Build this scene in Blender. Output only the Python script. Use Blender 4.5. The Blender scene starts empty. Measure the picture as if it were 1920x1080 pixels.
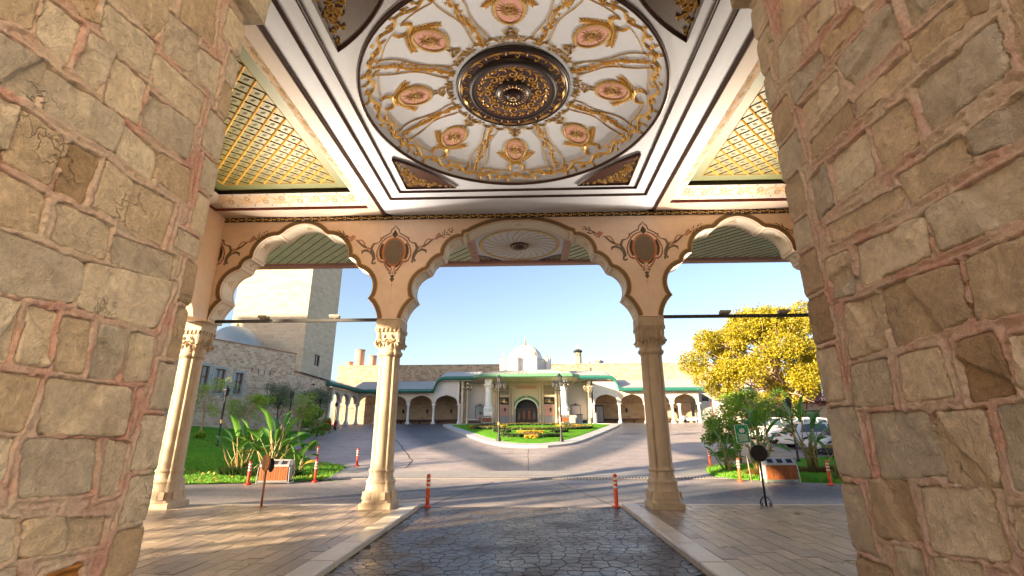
import bpy, math, random
import numpy as np
from mathutils import Vector, Matrix
random.seed(7); RNG = np.random.default_rng(11)
sc = bpy.context.scene
COL = sc.collection
PI = math.pi
R = math.radians
# ---------------------------------------------------------------- camera
F_PX, PITCH, YAW, ROLL = 891.0, math.atan2(272.0, 891.0), 0.0, R(0.22)
YAW = math.atan2(29.0, F_PX / math.cos(PITCH))
cam_d = bpy.data.cameras.new('camera'); cam = bpy.data.objects.new('camera', cam_d); COL.objects.link(cam)
cam_d.sensor_width = 36.0; cam_d.lens = F_PX / 1920.0 * 36.0; cam_d.clip_start = 0.05; cam_d.clip_end = 3000.0
_fh = Vector((-math.sin(YAW), math.cos(YAW), 0)); _rt = Vector((math.cos(YAW), math.sin(YAW), 0)); _u0 = Vector((0, 0, 1))
_fw = _fh * math.cos(PITCH) + _u0 * math.sin(PITCH); _up = _u0 * math.cos(PITCH) - _fh * math.sin(PITCH)
_r2 = _rt * math.cos(ROLL) - _up * math.sin(ROLL); _u2 = _rt * math.sin(ROLL) + _up * math.cos(ROLL)
_m = Matrix((_r2, _u2, -_fw)).transposed().to_4x4(); _m.translation = Vector((0.2, 0.0, 1.7))
cam.matrix_world = _m
sc.camera = cam
# ---------------------------------------------------------------- light
SUN_EL, SUN_AZ = R(14.0), math.atan2(-0.80, -0.60)      # azimuth of the sun measured from +Y towards +X
_ts = Vector((math.sin(SUN_AZ) * math.cos(SUN_EL), math.cos(SUN_AZ) * math.cos(SUN_EL), math.sin(SUN_EL)))
sun_d = bpy.data.lights.new('sun', 'SUN'); sun = bpy.data.objects.new('sun', sun_d); COL.objects.link(sun)
sun_d.energy = 2.9; sun_d.angle = R(0.8); sun_d.color = (1.0, 0.76, 0.48)
sun.rotation_euler = (-_ts).to_track_quat('-Z', 'Y').to_euler()
world = bpy.data.worlds.new('World'); sc.world = world; world.use_nodes = True
_nt = world.node_tree; _nt.nodes.clear()
_sky = _nt.nodes.new('ShaderNodeTexSky'); _sky.sky_type = 'NISHITA'; _sky.sun_disc = False
_sky.sun_elevation = R(20.0); _sky.sun_elevation = SUN_EL; _sky.sun_rotation = SUN_AZ
_sky.altitude = 50; _sky.air_density = 1.0; _sky.dust_density = 1.5; _sky.ozone_density = 2.0
_bg = _nt.nodes.new('ShaderNodeBackground'); _bg.inputs[1].default_value = 0.05
_wo = _nt.nodes.new('ShaderNodeOutputWorld')
_mx = _nt.nodes.new('ShaderNodeMix'); _mx.data_type = 'RGBA'; _mx.blend_type = 'MULTIPLY'; _mx.inputs[0].default_value = 1.0; _mx.inputs[7].default_value = (1.0, 0.88, 0.84, 1)
_nt.links.new(_sky.outputs[0], _mx.inputs[6]); _nt.links.new(_mx.outputs[2], _bg.inputs[0]); _nt.links.new(_bg.outputs[0], _wo.inputs[0])
vs = sc.view_settings
vs.view_transform = 'Standard'; vs.look = 'None'; vs.gamma = 1.0; vs.use_curve_mapping = False; vs.exposure = 2.95
sc.cycles.max_bounces = 7; sc.cycles.diffuse_bounces = 5; sc.cycles.glossy_bounces = 3; sc.cycles.transmission_bounces = 4
sc.cycles.transparent_max_bounces = 8; sc.cycles.caustics_reflective = False; sc.cycles.caustics_refractive = False
sc.cycles.sample_clamp_indirect = 6.0
sc.cycles.use_denoising = True

# ---------------------------------------------------------------- materials
MATS = {}
def lin(c):
    return tuple(((v / 255.0) / 12.92 if v / 255.0 <= 0.04045 else ((v / 255.0 + 0.055) / 1.055) ** 2.4) for v in c)
class NT:
    def __init__(s, m):
        s.t = m.node_tree; s.t.nodes.clear(); s.out = s.n('ShaderNodeOutputMaterial'); s.b = s.n('ShaderNodeBsdfPrincipled')
        s.l(s.b.outputs[0], s.out.inputs[0])
    def n(s, k, **kw):
        nd = s.t.nodes.new(k)
        for a, v in kw.items(): setattr(nd, a, v)
        return nd
    def l(s, a, b): s.t.links.new(a, b)
    def coord(s, kind='obj', scale=(1, 1, 1), rot=(0, 0, 0)):
        if kind == 'pos': o = s.n('ShaderNodeNewGeometry').outputs['Position']
        else: o = s.n('ShaderNodeTexCoord').outputs['Object']
        mp = s.n('ShaderNodeMapping'); mp.inputs['Scale'].default_value = scale; mp.inputs['Rotation'].default_value = rot
        s.l(o, mp.inputs[0]); return mp.outputs[0]
    def noise(s, v, scale, detail=4, rough=0.6, dist=0.0):
        nd = s.n('ShaderNodeTexNoise'); nd.inputs['Scale'].default_value = scale; nd.inputs['Detail'].default_value = detail
        nd.inputs['Roughness'].default_value = rough; nd.inputs['Distortion'].default_value = dist
        s.l(v, nd.inputs['Vector']); return nd.outputs[0]
    def ramp(s, f, stops):
        nd = s.n('ShaderNodeValToRGB'); e = nd.color_ramp.elements
        while len(e) < len(stops): e.new(0.5)
        for i, (p, c) in enumerate(stops):
            e[i].position = p; e[i].color = (c[0], c[1], c[2], 1) if hasattr(c, '__len__') else (c, c, c, 1)
        s.l(f, nd.inputs[0]); return nd.outputs[0]
    def mix(s, f, a, b, mode='MIX'):
        nd = s.n('ShaderNodeMix', data_type='RGBA', blend_type=mode)
        for i, v in ((0, f), (6, a), (7, b)):
            if hasattr(v, 'is_linked') or hasattr(v, 'node'): s.l(v, nd.inputs[i])
            elif i == 0: nd.inputs[0].default_value = v
            else: nd.inputs[i].default_value = (v[0], v[1], v[2], 1)
        return nd.outputs[2]
    def math(s, op, a, b=None):
        nd = s.n('ShaderNodeMath', operation=op)
        for i, v in enumerate((a, b)):
            if v is None: continue
            if hasattr(v, 'node'): s.l(v, nd.inputs[i])
            else: nd.inputs[i].default_value = v
        return nd.outputs[0]
    def bump(s, h, strength=0.3, dist=0.02):
        nd = s.n('ShaderNodeBump'); nd.inputs['Strength'].default_value = strength; nd.inputs['Distance'].default_value = dist
        s.l(h, nd.inputs['Height']); s.l(nd.outputs[0], s.b.inputs['Normal'])
    def color(s, v):
        if hasattr(v, 'node'): s.l(v, s.b.inputs['Base Color'])
        else: s.b.inputs['Base Color'].default_value = (v[0], v[1], v[2], 1)
    def rough(s, v):
        if hasattr(v, 'node'): s.l(v, s.b.inputs['Roughness'])
        else: s.b.inputs['Roughness'].default_value = v
    def rnd(s): return s.n('ShaderNodeObjectInfo').outputs['Random']
def newmat(name):
    m = bpy.data.materials.new(name); m.use_nodes = True; MATS[name] = m; return m, NT(m)
def plain(name, c, rough=0.6, var=0.12, scale=6.0, metal=0.0, bump=0.0, kind='obj', spec=0.5, rnd=0.0, detail=4):
    """painted / plain surface: a colour with soft blotches and fine grain"""
    m, t = newmat(name)
    v = t.coord(kind)
    n1 = t.noise(v, scale, detail); n2 = t.noise(v, scale * 9.0, 3)
    f = t.mix(0.35, n1, n2)
    a = tuple(x * (1 - var) for x in c); b = tuple(min(1, x * (1 + var)) for x in c)
    col = t.ramp(f, [(0.3, a), (0.7, b)])
    if rnd:
        k = t.ramp(t.rnd(), [(0, 1 - rnd), (1, 1 + rnd)]); col = t.mix(1.0, col, k, 'MULTIPLY')
    t.color(col); t.rough(rough); t.b.inputs['Metallic'].default_value = metal
    t.b.inputs['Specular IOR Level'].default_value = spec
    if bump: t.bump(f, bump, 0.02)
    return m

# ---------------------------------------------------------------- mesh helpers
def tag(o, label=None, cat=None, group=None, kind=None):
    if label: o['label'] = label
    if cat: o['category'] = cat
    if group: o['group'] = group
    if kind: o['kind'] = kind
    return o
def empty(name, loc=(0, 0, 0), rz=0.0, label=None, cat=None, group=None):
    o = bpy.data.objects.new(name, None); COL.objects.link(o); o.location = loc; o.rotation_euler = (0, 0, rz); o.empty_display_size = 0.2
    return tag(o, label, cat, group)
def link(name, me, mat=None, parent=None, loc=None, rz=None):
    o = bpy.data.objects.new(name, me); COL.objects.link(o)
    if mat is not None and not me.materials: me.materials.append(MATS[mat] if isinstance(mat, str) else mat)
    if parent is not None: o.parent = parent
    if loc is not None: o.location = loc
    if rz is not None: o.rotation_euler = (0, 0, rz)
    return o
def copy_tree(o, parent=None):
    c = o.copy(); COL.objects.link(c); c.parent = parent
    for ch in list(o.children): copy_tree(ch, c)
    return c
def mesh_np(name, V, Fc, smooth=False):
    me = bpy.data.meshes.new(name); V = np.asarray(V, dtype=np.float32)
    if isinstance(Fc, np.ndarray):
        n, k = Fc.shape
        me.vertices.add(len(V)); me.vertices.foreach_set('co', V.ravel())
        me.loops.add(n * k); me.loops.foreach_set('vertex_index', Fc.astype(np.int32).ravel())
        me.polygons.add(n); me.polygons.foreach_set('loop_start', np.arange(0, n * k, k, dtype=np.int32))
        me.polygons.foreach_set('loop_total', np.full(n, k, dtype=np.int32))
        me.update(calc_edges=True); me.validate()
    else:
        me.from_pydata([tuple(map(float, v)) for v in V], [], Fc); me.update()
    if smooth: me.polygons.foreach_set('use_smooth', np.ones(len(me.polygons), dtype=bool))
    return me
class MB:
    """collects shapes, builds ONE mesh object"""
    def __init__(s): s.v = []; s.f = []; s.mi = []; s.cur = 0
    def add(s, vs, fs):
        o = len(s.v); s.v += [tuple(v) for v in vs]
        for f in fs: s.f.append([i + o for i in f]); s.mi.append(s.cur)
    def box(s, x0, x1, y0, y1, z0, z1):
        s.add([(x0, y0, z0), (x1, y0, z0), (x1, y1, z0), (x0, y1, z0), (x0, y0, z1), (x1, y0, z1), (x1, y1, z1), (x0, y1, z1)],
              [(0, 3, 2, 1), (4, 5, 6, 7), (0, 1, 5, 4), (1, 2, 6, 5), (2, 3, 7, 6), (3, 0, 4, 7)])
        return s
    def bbox(s, x0, x1, y0, y1, z0, z1, b=0.01):
        """box with chamfered edges"""
        b = min(b, (x1 - x0) / 2.01, (y1 - y0) / 2.01, (z1 - z0) / 2.01)
        rings = []
        for z, i in ((z0, b), (z0 + b, 0), (z1 - b, 0), (z1, b)):
            rings.append([(x0 + i + (b if not i else 0), y0 + i, z), (x1 - i - (b if not i else 0), y0 + i, z), (x1 - i, y0 + i + (b if not i else 0), z), (x1 - i, y1 - i - (b if not i else 0), z),
                          (x1 - i - (b if not i else 0), y1 - i, z), (x0 + i + (b if not i else 0), y1 - i, z), (x0 + i, y1 - i - (b if not i else 0), z), (x0 + i, y0 + i + (b if not i else 0), z)])
        s.loft(rings); return s
    def loft(s, rings, cap=True, closed=True):
        n = len(rings[0]); vs = [p for r in rings for p in r]; fs = []
        for i in range(len(rings) - 1):
            for j in range(n if closed else n - 1):
                k = (j + 1) % n; fs.append((i * n + j, i * n + k, (i + 1) * n + k, (i + 1) * n + j))
        if cap and closed: fs.append(tuple(reversed(range(n)))); fs.append(tuple(range((len(rings) - 1) * n, len(rings) * n)))
        s.add(vs, fs); return s
    def lathe(s, prof, n=16, c=(0, 0, 0), cap=True, ph=0.0, sx=1, sy=1):
        s.loft([[(c[0] + sx * r * math.cos(2 * PI * j / n + ph), c[1] + sy * r * math.sin(2 * PI * j / n + ph), c[2] + z) for j in range(n)] for r, z in prof], cap); return s
    def tube(s, pts, r, n=6, cap=True):
        pts = [Vector(p) for p in pts]; rs = r if hasattr(r, '__len__') else [r] * len(pts); rings = []
        prev = None
        for i, p in enumerate(pts):
            d = (pts[min(i + 1, len(pts) - 1)] - pts[max(i - 1, 0)]).normalized()
            if prev is None:
                a = Vector((0, 0, 1)) if abs(d.z) < 0.9 else Vector((1, 0, 0)); u = d.cross(a).normalized()
            else: u = (prev - d * prev.dot(d)).normalized()
            prev = u; w = d.cross(u)
            rings.append([p + (u * math.cos(2 * PI * j / n) + w * math.sin(2 * PI * j / n)) * rs[i] for j in range(n)])
        s.loft(rings, cap); return s
    def prism(s, poly, fn, h0, h1):
        """polygon (a,b) extruded from h0 to h1; fn(a,b,h) -> xyz"""
        n = len(poly); s.add([fn(a, b, h0) for a, b in poly] + [fn(a, b, h1) for a, b in poly],
              [tuple(reversed(range(n))), tuple(range(n, 2 * n))] + [(j, (j + 1) % n, n + (j + 1) % n, n + j) for j in range(n)]); return s
    def ribbon(s, pts, w, fn, h=0.02, taper=True, base=0.0, ridge=True):
        """strip with a ridge along 2-D pts; fn(a,b,h)->xyz"""
        n = len(pts); vs = []; fs = []
        for i, (x, y) in enumerate(pts):
            x0, y0 = pts[max(i - 1, 0)]; x1, y1 = pts[min(i + 1, n - 1)]
            dx, dy = x1 - x0, y1 - y0; L = math.hypot(dx, dy) or 1.0; nx, ny = -dy / L, dx / L
            ww = (w[i] if hasattr(w, '__len__') else w) / 2
            if taper and i in (0, n - 1): ww *= 0.35
            vs += [fn(x + nx * ww, y + ny * ww, base), fn(x, y, base + h), fn(x - nx * ww, y - ny * ww, base)]
        for i in range(n - 1):
            a = i * 3; fs += [(a, a + 1, a + 4, a + 3), (a + 1, a + 2, a + 5, a + 4)]
        s.add(vs, fs); return s
    def leaf(s, x, y, ang, L, w, fn, h=0.015, base=0.0):
        c, q = math.cos(ang), math.sin(ang)
        P = lambda a, b: (x + a * c - b * q, y + a * q + b * c)
        pts = [P(0, 0), P(L * 0.45, w / 2), P(L, 0), P(L * 0.45, -w / 2), P(L * 0.45, 0)]
        vs = [fn(*pts[0], base), fn(*pts[1], base), fn(*pts[2], base), fn(*pts[3], base), fn(*pts[4], base + h)]
        s.add(vs, [(0, 4, 1), (1, 4, 2), (2, 4, 3), (3, 4, 0)]); return s
    def flat(s, poly, fn, h=0.0):
        s.add([fn(a, b, h) for a, b in poly], [tuple(range(len(poly)))]); return s
    def disc(s, cx, cy, rx, ry, fn, h0, h1, n=20, rim=None):
        """low cushion: rings from the rim up to h1"""
        rr = [(1.0, h0), (1.0, (h0 + h1) / 2), (0.8, h1)] if rim is None else rim
        rings = [[fn(cx + rx * k * math.cos(2 * PI * j / n), cy + ry * k * math.sin(2 * PI * j / n), h) for j in range(n)] for k, h in rr]
        s.loft(rings, cap=True); return s
    def ringband(s, cx, cy, rx, ry, prof, fn, n=64):
        """ring moulding: prof = [(dr,h)...] across"""
        m = len(prof); vs = []; fs = []
        for j in range(n):
            a = 2 * PI * j / n
            for dr, h in prof: vs.append(fn(cx + (rx + dr) * math.cos(a), cy + (ry + dr) * math.sin(a), h))
        for j in range(n):
            k = (j + 1) % n
            for i in range(m - 1): fs.append((j * m + i, j * m + i + 1, k * m + i + 1, k * m + i))
        s.add(vs, fs); return s
    def mesh(s, name, smooth=False, mats=None, angle=None):
        me = bpy.data.meshes.new(name); me.from_pydata([tuple(map(float, v)) for v in s.v], [], s.f); me.update()
        if mats:
            for m in mats: me.materials.append(MATS[m])
            me.polygons.foreach_set('material_index', np.array(s.mi, dtype=np.int32))
        if smooth or angle: me.polygons.foreach_set('use_smooth', np.ones(len(me.polygons), dtype=bool))
        if angle: me.set_sharp_from_angle(angle=R(angle))
        return me
    def build(s, name, mat=None, parent=None, smooth=False, mats=None, loc=None, rz=None, angle=None):
        return link(name, s.mesh(name, smooth, mats, angle), mat, parent, loc, rz)
def arc(p0, p1, bulge, n=8):
    """2-D arc from p0 to p1, bulge = sagitta to the left of travel"""
    x0, y0 = p0; x1, y1 = p1; dx, dy = x1 - x0, y1 - y0; L = math.hypot(dx, dy)
    if abs(bulge) < 1e-5: return [p0, p1]
    r = (L * L / 4 + bulge * bulge) / (2 * abs(bulge)); sg = 1 if bulge > 0 else -1
    nx, ny = -dy / L * sg, dx / L * sg; cx, cy = (x0 + x1) / 2 - nx * (r - abs(bulge)), (y0 + y1) / 2 - ny * (r - abs(bulge))
    a0 = math.atan2(y0 - cy, x0 - cx); a1 = math.atan2(y1 - cy, x1 - cx); da = a1 - a0
    while da > PI: da -= 2 * PI
    while da < -PI: da += 2 * PI
    return [(cx + r * math.cos(a0 + da * i / n), cy + r * math.sin(a0 + da * i / n)) for i in range(n + 1)]
def spiral(cx, cy, r0, r1, a0, a1, n=14):
    return [(cx + (r0 + (r1 - r0) * i / n) * math.cos(a0 + (a1 - a0) * i / n), cy + (r0 + (r1 - r0) * i / n) * math.sin(a0 + (a1 - a0) * i / n)) for i in range(n + 1)]
def _hash(ix, iy, iz, seed):
    h = (ix.astype(np.int64) * 374761393 + iy.astype(np.int64) * 668265263 + iz.astype(np.int64) * 2147483647 + seed * 1274126177) & 0xffffffff
    h = ((h ^ (h >> 13)) * 1274126177) & 0xffffffff
    return ((h ^ (h >> 16)) & 0xffff) / 65535.0
def vnoise(x, y, z, seed=0):
    xi, yi, zi = np.floor(x), np.floor(y), np.floor(z); fx, fy, fz = x - xi, y - yi, z - zi
    fx, fy, fz = fx * fx * (3 - 2 * fx), fy * fy * (3 - 2 * fy), fz * fz * (3 - 2 * fz); r = 0
    for a in (0, 1):
        for b in (0, 1):
            for c in (0, 1):
                r = r + _hash(xi + a, yi + b, zi + c, seed) * (fx if a else 1 - fx) * (fy if b else 1 - fy) * (fz if c else 1 - fz)
    return r
def fbm(x, y, z, seed=0, o=4):
    s = 0; a = 0.5
    for i in range(o): s = s + a * (vnoise(x, y, z, seed + i) - 0.5) * 2; x, y, z, a = x * 2.03, y * 2.03, z * 2.03, a * 0.5
    return s
SLOPE = 0.0704
def gz(y):
    """height of the road: level up to the drain, then a steady ramp to the far building"""
    t = np.clip(np.asarray(y, float) - 19.5, -4, None); w = 1.5
    r = SLOPE * w * np.log1p(np.exp(np.clip(t / w, -30, 30)))
    r = np.where(t > 30, SLOPE * t, r)
    return np.minimum(r, 2.80)
def g(y): return float(gz(y))
def gz(y):
    """height of the road: a kerb's depth below the paving, level up to the drain, then a steady ramp"""
    y = np.asarray(y, float); t = np.clip(y - 19.5, -40, None); w = 1.5
    r = np.where(t > 30, SLOPE * t, SLOPE * w * np.log1p(np.exp(np.clip(t / w, -30, 30))))
    return np.minimum(r, 2.80) - 0.07 * np.clip((30 - y) / 10, 0, 1)
def g(y): return float(gz(y))
def interp(x, xs, ys): return float(np.interp(x, xs, ys))
# ================================================================ SETTING
def mat_road():
    m, t = newmat('road'); v = t.coord('pos')
    at = t.n('ShaderNodeAttribute', attribute_name='wear')
    n1 = t.noise(v, 0.35, 5, 0.6); n2 = t.noise(v, 9.0, 4, 0.7); n3 = t.noise(v, 90.0, 2)
    vs_ = t.coord('pos', (0.12, 1.4, 1)); n4 = t.noise(vs_, 1.0, 4, 0.6)
    pale = t.ramp(n1, [(0.3, (0.27, 0.235, 0.225)), (0.7, (0.41, 0.35, 0.33))])
    pale = t.mix(0.5, pale, t.ramp(n4, [(0.35, (0.24, 0.215, 0.215)), (0.65, (0.45, 0.385, 0.36))]))
    dark = t.ramp(n1, [(0.3, (0.06, 0.062, 0.075)), (0.7, (0.115, 0.115, 0.13))])
    f = t.math('ADD', at.outputs['Fac'], t.math('MULTIPLY', t.math('SUBTRACT', n2, 0.5), 0.35))
    col = t.mix(t.ramp(f, [(0.25, 0.0), (0.8, 1.0)]), pale, dark)
    st = t.ramp(t.noise(v, 0.9, 6, 0.75, 1.0), [(0.35, 0.62), (0.5, 1.0), (0.7, 1.18)]); col = t.mix(0.8, col, st, 'MULTIPLY')
    oil = t.ramp(t.noise(v, 1.7, 3, 0.5), [(0.66, 0.0), (0.72, 1.0)]); col = t.mix(t.math('MULTIPLY', oil, 0.5), col, (0.05, 0.048, 0.05))
    col = t.mix(0.45, col, t.ramp(n3, [(0.3, 0.6), (0.7, 1.25)]), 'MULTIPLY')
    t.color(col); t.rough(t.ramp(n2, [(0.3, 0.42), (0.7, 0.62)])); t.bump(n3, 0.25, 0.01)
mat_road()
def mat_flag():
    m, t = newmat('flagstone'); v = t.coord('pos')
    n1 = t.noise(v, 1.1, 5, 0.65); n2 = t.noise(v, 22.0, 4, 0.7); r = t.rnd()
    col = t.ramp(t.mix(0.45, n1, n2), [(0.28, (0.022, 0.02, 0.022)), (0.5, (0.055, 0.048, 0.047)), (0.74, (0.13, 0.108, 0.096))])
    col = t.mix(1.0, col, t.ramp(r, [(0, (0.75, 0.76, 0.8)), (0.5, (1, 0.98, 0.96)), (1, (1.25, 1.15, 1.05))]), 'MULTIPLY')
    dirt = t.ramp(t.noise(v, 0.7, 4, 0.7), [(0.45, 0.0), (0.65, 1.0)]); col = t.mix(t.math('MULTIPLY', dirt, 0.35), col, (0.16, 0.125, 0.10))
    t.color(col); t.rough(t.ramp(t.mix(0.4, n1, n2), [(0.32, 0.17), (0.5, 0.36), (0.66, 0.72)])); t.bump(t.mix(0.5, n1, n2), 0.5, 0.014)
mat_flag()
def mat_plank():
    m, t = newmat('paving_plank'); v = t.coord('pos', (1, 1, 1)); vl = t.coord('pos', (14, 1.2, 1))
    n1 = t.noise(v, 1.6, 5, 0.65); n2 = t.noise(vl, 1.6, 4, 0.65); n3 = t.noise(v, 30, 3); r = t.rnd()
    f = t.mix(0.5, n1, n2)
    col = t.ramp(f, [(0.28, (0.15, 0.115, 0.09)), (0.5, (0.34, 0.27, 0.21)), (0.72, (0.52, 0.43, 0.34))])
    col = t.mix(1.0, col, t.ramp(r, [(0, 0.68), (1, 1.2)]), 'MULTIPLY')
    spots = t.ramp(t.noise(v, 11.0, 3, 0.5), [(0.66, 0.0), (0.72, 1.0)])
    col = t.mix(t.math('MULTIPLY', spots, 0.7), col, (0.09, 0.075, 0.065))
    t.color(col); t.rough(t.ramp(n1, [(0.3, 0.24), (0.7, 0.45)])); t.bump(t.mix(0.4, n2, n3), 0.3, 0.008)
mat_plank()
plain('joint_dirt', (0.045, 0.04, 0.035), 0.9, 0.3, 12, kind='pos')
plain('ground_earth', (0.30, 0.27, 0.24), 0.9, 0.2, 0.4, kind='pos')
plain('kerb_stone', (0.56, 0.52, 0.46), 0.34, 0.16, 3.0, bump=0.1, kind='pos', rnd=0.06)
plain('pale_concrete', (0.30, 0.29, 0.28), 0.55, 0.18, 1.2, bump=0.1, kind='pos')
plain('kerb_grey', (0.42, 0.44, 0.44), 0.6, 0.12, 2.0, bump=0.1, kind='pos', rnd=0.05)
def mat_lawn():
    m, t = newmat('lawn'); v = t.coord('pos'); n1 = t.noise(v, 0.6, 6, 0.75); n2 = t.noise(v, 9, 5, 0.8); n3 = t.noise(v, 70, 2)
    f = t.mix(0.45, n1, n2)
    t.color(t.ramp(f, [(0.3, (0.06, 0.19, 0.012)), (0.5, (0.105, 0.30, 0.02)), (0.7, (0.17, 0.38, 0.03))])); t.rough(0.95); t.b.inputs['Specular IOR Level'].default_value = 0.08; t.bump(t.mix(0.5, n2, n3), 0.9, 0.06)
mat_lawn()
m, t = newmat('grass_blade'); r_ = t.noise(t.coord('pos'), 3.0, 3); t.color(t.ramp(r_, [(0.3, (0.07, 0.22, 0.012)), (0.7, (0.18, 0.38, 0.03))])); t.rough(0.7)

# ---- ground sheet to the horizon
ys = np.concatenate([[-400, -60, -10], np.arange(10, 62, 2.0), [70, 120, 300, 900]]); xs = np.array([-900, -200, -60, -30, 0, 30, 60, 200, 900.0])
V = np.array([(x, y, g(y) - 0.06) for y in ys for x in xs]); nx = len(xs)
Fq = np.array([(j * nx + i, j * nx + i + 1, (j + 1) * nx + i + 1, (j + 1) * nx + i) for j in range(len(ys) - 1) for i in range(nx - 1)])
tag(link('ground', mesh_np('ground', V, Fq), 'ground_earth'), kind='structure')
# ---- road apron with its worn asphalt lanes
def seg_d(px, py, pts):
    d = np.full(px.shape, 1e9)
    for (x0, y0), (x1, y1) in zip(pts[:-1], pts[1:]):
        dx, dy = x1 - x0, y1 - y0; tt = np.clip(((px - x0) * dx + (py - y0) * dy) / (dx * dx + dy * dy), 0, 1)
        d = np.minimum(d, np.hypot(px - x0 - tt * dx, py - y0 - tt * dy))
    return d
xs = np.arange(-26, 34.01, 0.4); ys = np.concatenate([np.arange(12.9, 24, 0.2), np.arange(24, 59.6, 0.4)])
GX, GY = np.meshgrid(xs, ys); V = np.stack([GX, GY, gz(GY)], -1).reshape(-1, 3); nx, ny = len(xs), len(ys)
I = np.arange(nx * ny).reshape(ny, nx); Fq = np.stack([I[:-1, :-1], I[:-1, 1:], I[1:, 1:], I[1:, :-1]], -1).reshape(-1, 4)
me = mesh_np('road', V, Fq, True)
dl = seg_d(GX, GY, [(0, 21), (-2.0, 26), (-4.6, 31.5), (-7.6, 40), (-10.6, 50), (-12.5, 60)]); dr = seg_d(GX, GY, [(0, 21), (2.4, 26), (5.0, 31.5), (8.2, 40), (11.4, 50), (13, 60)])
wear = np.clip(1.25 - np.minimum(dl, dr) / (1.0 + 0.075 * (GY - 16)), 0, 1) * np.clip((GY - 19.5) / 2, 0, 1)
wear = np.maximum(wear, 0.85 * np.exp(-((GY - 16.0) / 2.6) ** 2))
a_ = me.attributes.new('wear', 'FLOAT', 'POINT'); a_.data.foreach_set('value', wear.ravel().astype(np.float32))
road = tag(link('road', me, 'road'), kind='structure')
def strip(poly, name, mat, dz, parent=None, ystep=1.0):
    """polygon draped on the ramp, cut along Y so that it follows the slope"""
    ymin = min(p[1] for p in poly); ymax = max(p[1] for p in poly); mb = MB(); n = max(1, int((ymax - ymin) / ystep))
    def clip(pl, y, keep_above):
        out = []
        for i in range(len(pl)):
            a, b = pl[i], pl[(i + 1) % len(pl)]; ia = (a[1] >= y) == keep_above; ib = (b[1] >= y) == keep_above
            if ia: out.append(a)
            if ia != ib: k = (y - a[1]) / (b[1] - a[1]); out.append((a[0] + k * (b[0] - a[0]), y))
        return out
    for i in range(n):
        y0 = ymin + (ymax - ymin) * i / n; y1 = ymin + (ymax - ymin) * (i + 1) / n
        p = clip(clip(poly, y0, True), y1 + 1e-9, False)
        if len(p) > 2: mb.add([(x, y, g(y) + dz) for x, y in p], [tuple(range(len(p)))])
    return mb.build(name, mat, parent)
tag(strip([(-9, 20.6), (9, 20.6), (8.2, 22.6), (5.5, 21.9), (-5.3, 21.9), (-8.0, 23.0)], 'concrete_apron', 'pale_concrete', 0.006), kind='structure')
tag(strip([(-18.0, 42.0), (-22.2, 57.4), (-20.2, 57.4), (-14.9, 39.8)], 'concrete_ramp', 'pale_concrete', 0.01), kind='structure')
# saw-cut joints in the concrete
def crack(pts, w, name='road_joint'):
    mb = MB()
    mb.ribbon(pts, w, lambda a, b, h: (a, b, g(b) + 0.004 + h), h=0.0, taper=False)
    tag(mb.build(name, 'joint_dirt'), kind='structure')
def wob(a, b, n, s=0.05):
    return [(a[0] + (b[0] - a[0]) * i / n + random.uniform(-s, s), a[1] + (b[1] - a[1]) * i / n + random.uniform(-s, s)) for i in range(n + 1)]
crack(wob((-11.5, 42.3), (-5.7, 25.5), 18) + wob((-5.6, 25.0), (-5.4, 23.0), 3), 0.07)
crack(wob((0.2, 30.6), (0.18, 21.2), 12, 0.02), 0.022)
crack(wob((-2.4, 12.95), (-1.1, 18.9), 14, 0.03), 0.035); crack(wob((2.4, 12.95), (1.3, 18.6), 14, 0.03), 0.035)
crack(wob((-16, 34), (-6.4, 29.5), 12, 0.04), 0.05); crack(wob((7.5, 34), (18, 35), 12, 0.04), 0.05); crack(wob((8, 28), (16, 28.5), 12, 0.04), 0.04)
# ---- drain channel across the road: frame + angled bars
drain = empty('drain_channel', (0, 19.75, g(19.75)), label='long slotted drain channel running across the road before the ramp', cat='drain')
plain('galvanised', (0.58, 0.57, 0.55), 0.4, 0.12, 8, metal=0.6)
mb = MB(); zd = 0.0
for y0 in (-0.24, 0.18): mb.box(-7.6, 7.9, y0, y0 + 0.06, zd + 0.002, zd + 0.022 + 0.02 * (y0 > 0))
mb.build('frame', 'pale_concrete', drain)
mb = MB(); mb.box(-7.6, 7.9, -0.18, 0.18, 0.001, 0.006); mb.build('channel_bed', 'joint_dirt', drain)
mb = MB(); x = -7.55
while x < 7.8:
    mb.add([(x, -0.178, 0.03), (x + 0.05, -0.178, 0.03), (x + 0.13, 0.178, 0.045), (x + 0.08, 0.178, 0.045), (x, -0.178, 0.01), (x + 0.05, -0.178, 0.01), (x + 0.13, 0.178, 0.01), (x + 0.08, 0.178, 0.01)],
           [(0, 1, 2, 3), (0, 4, 5, 1), (1, 5, 6, 2), (3, 2, 6, 7), (0, 3, 7, 4)]); x += 0.125
tag(mb.build('bars', 'galvanised', drain), kind='stuff')

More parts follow.
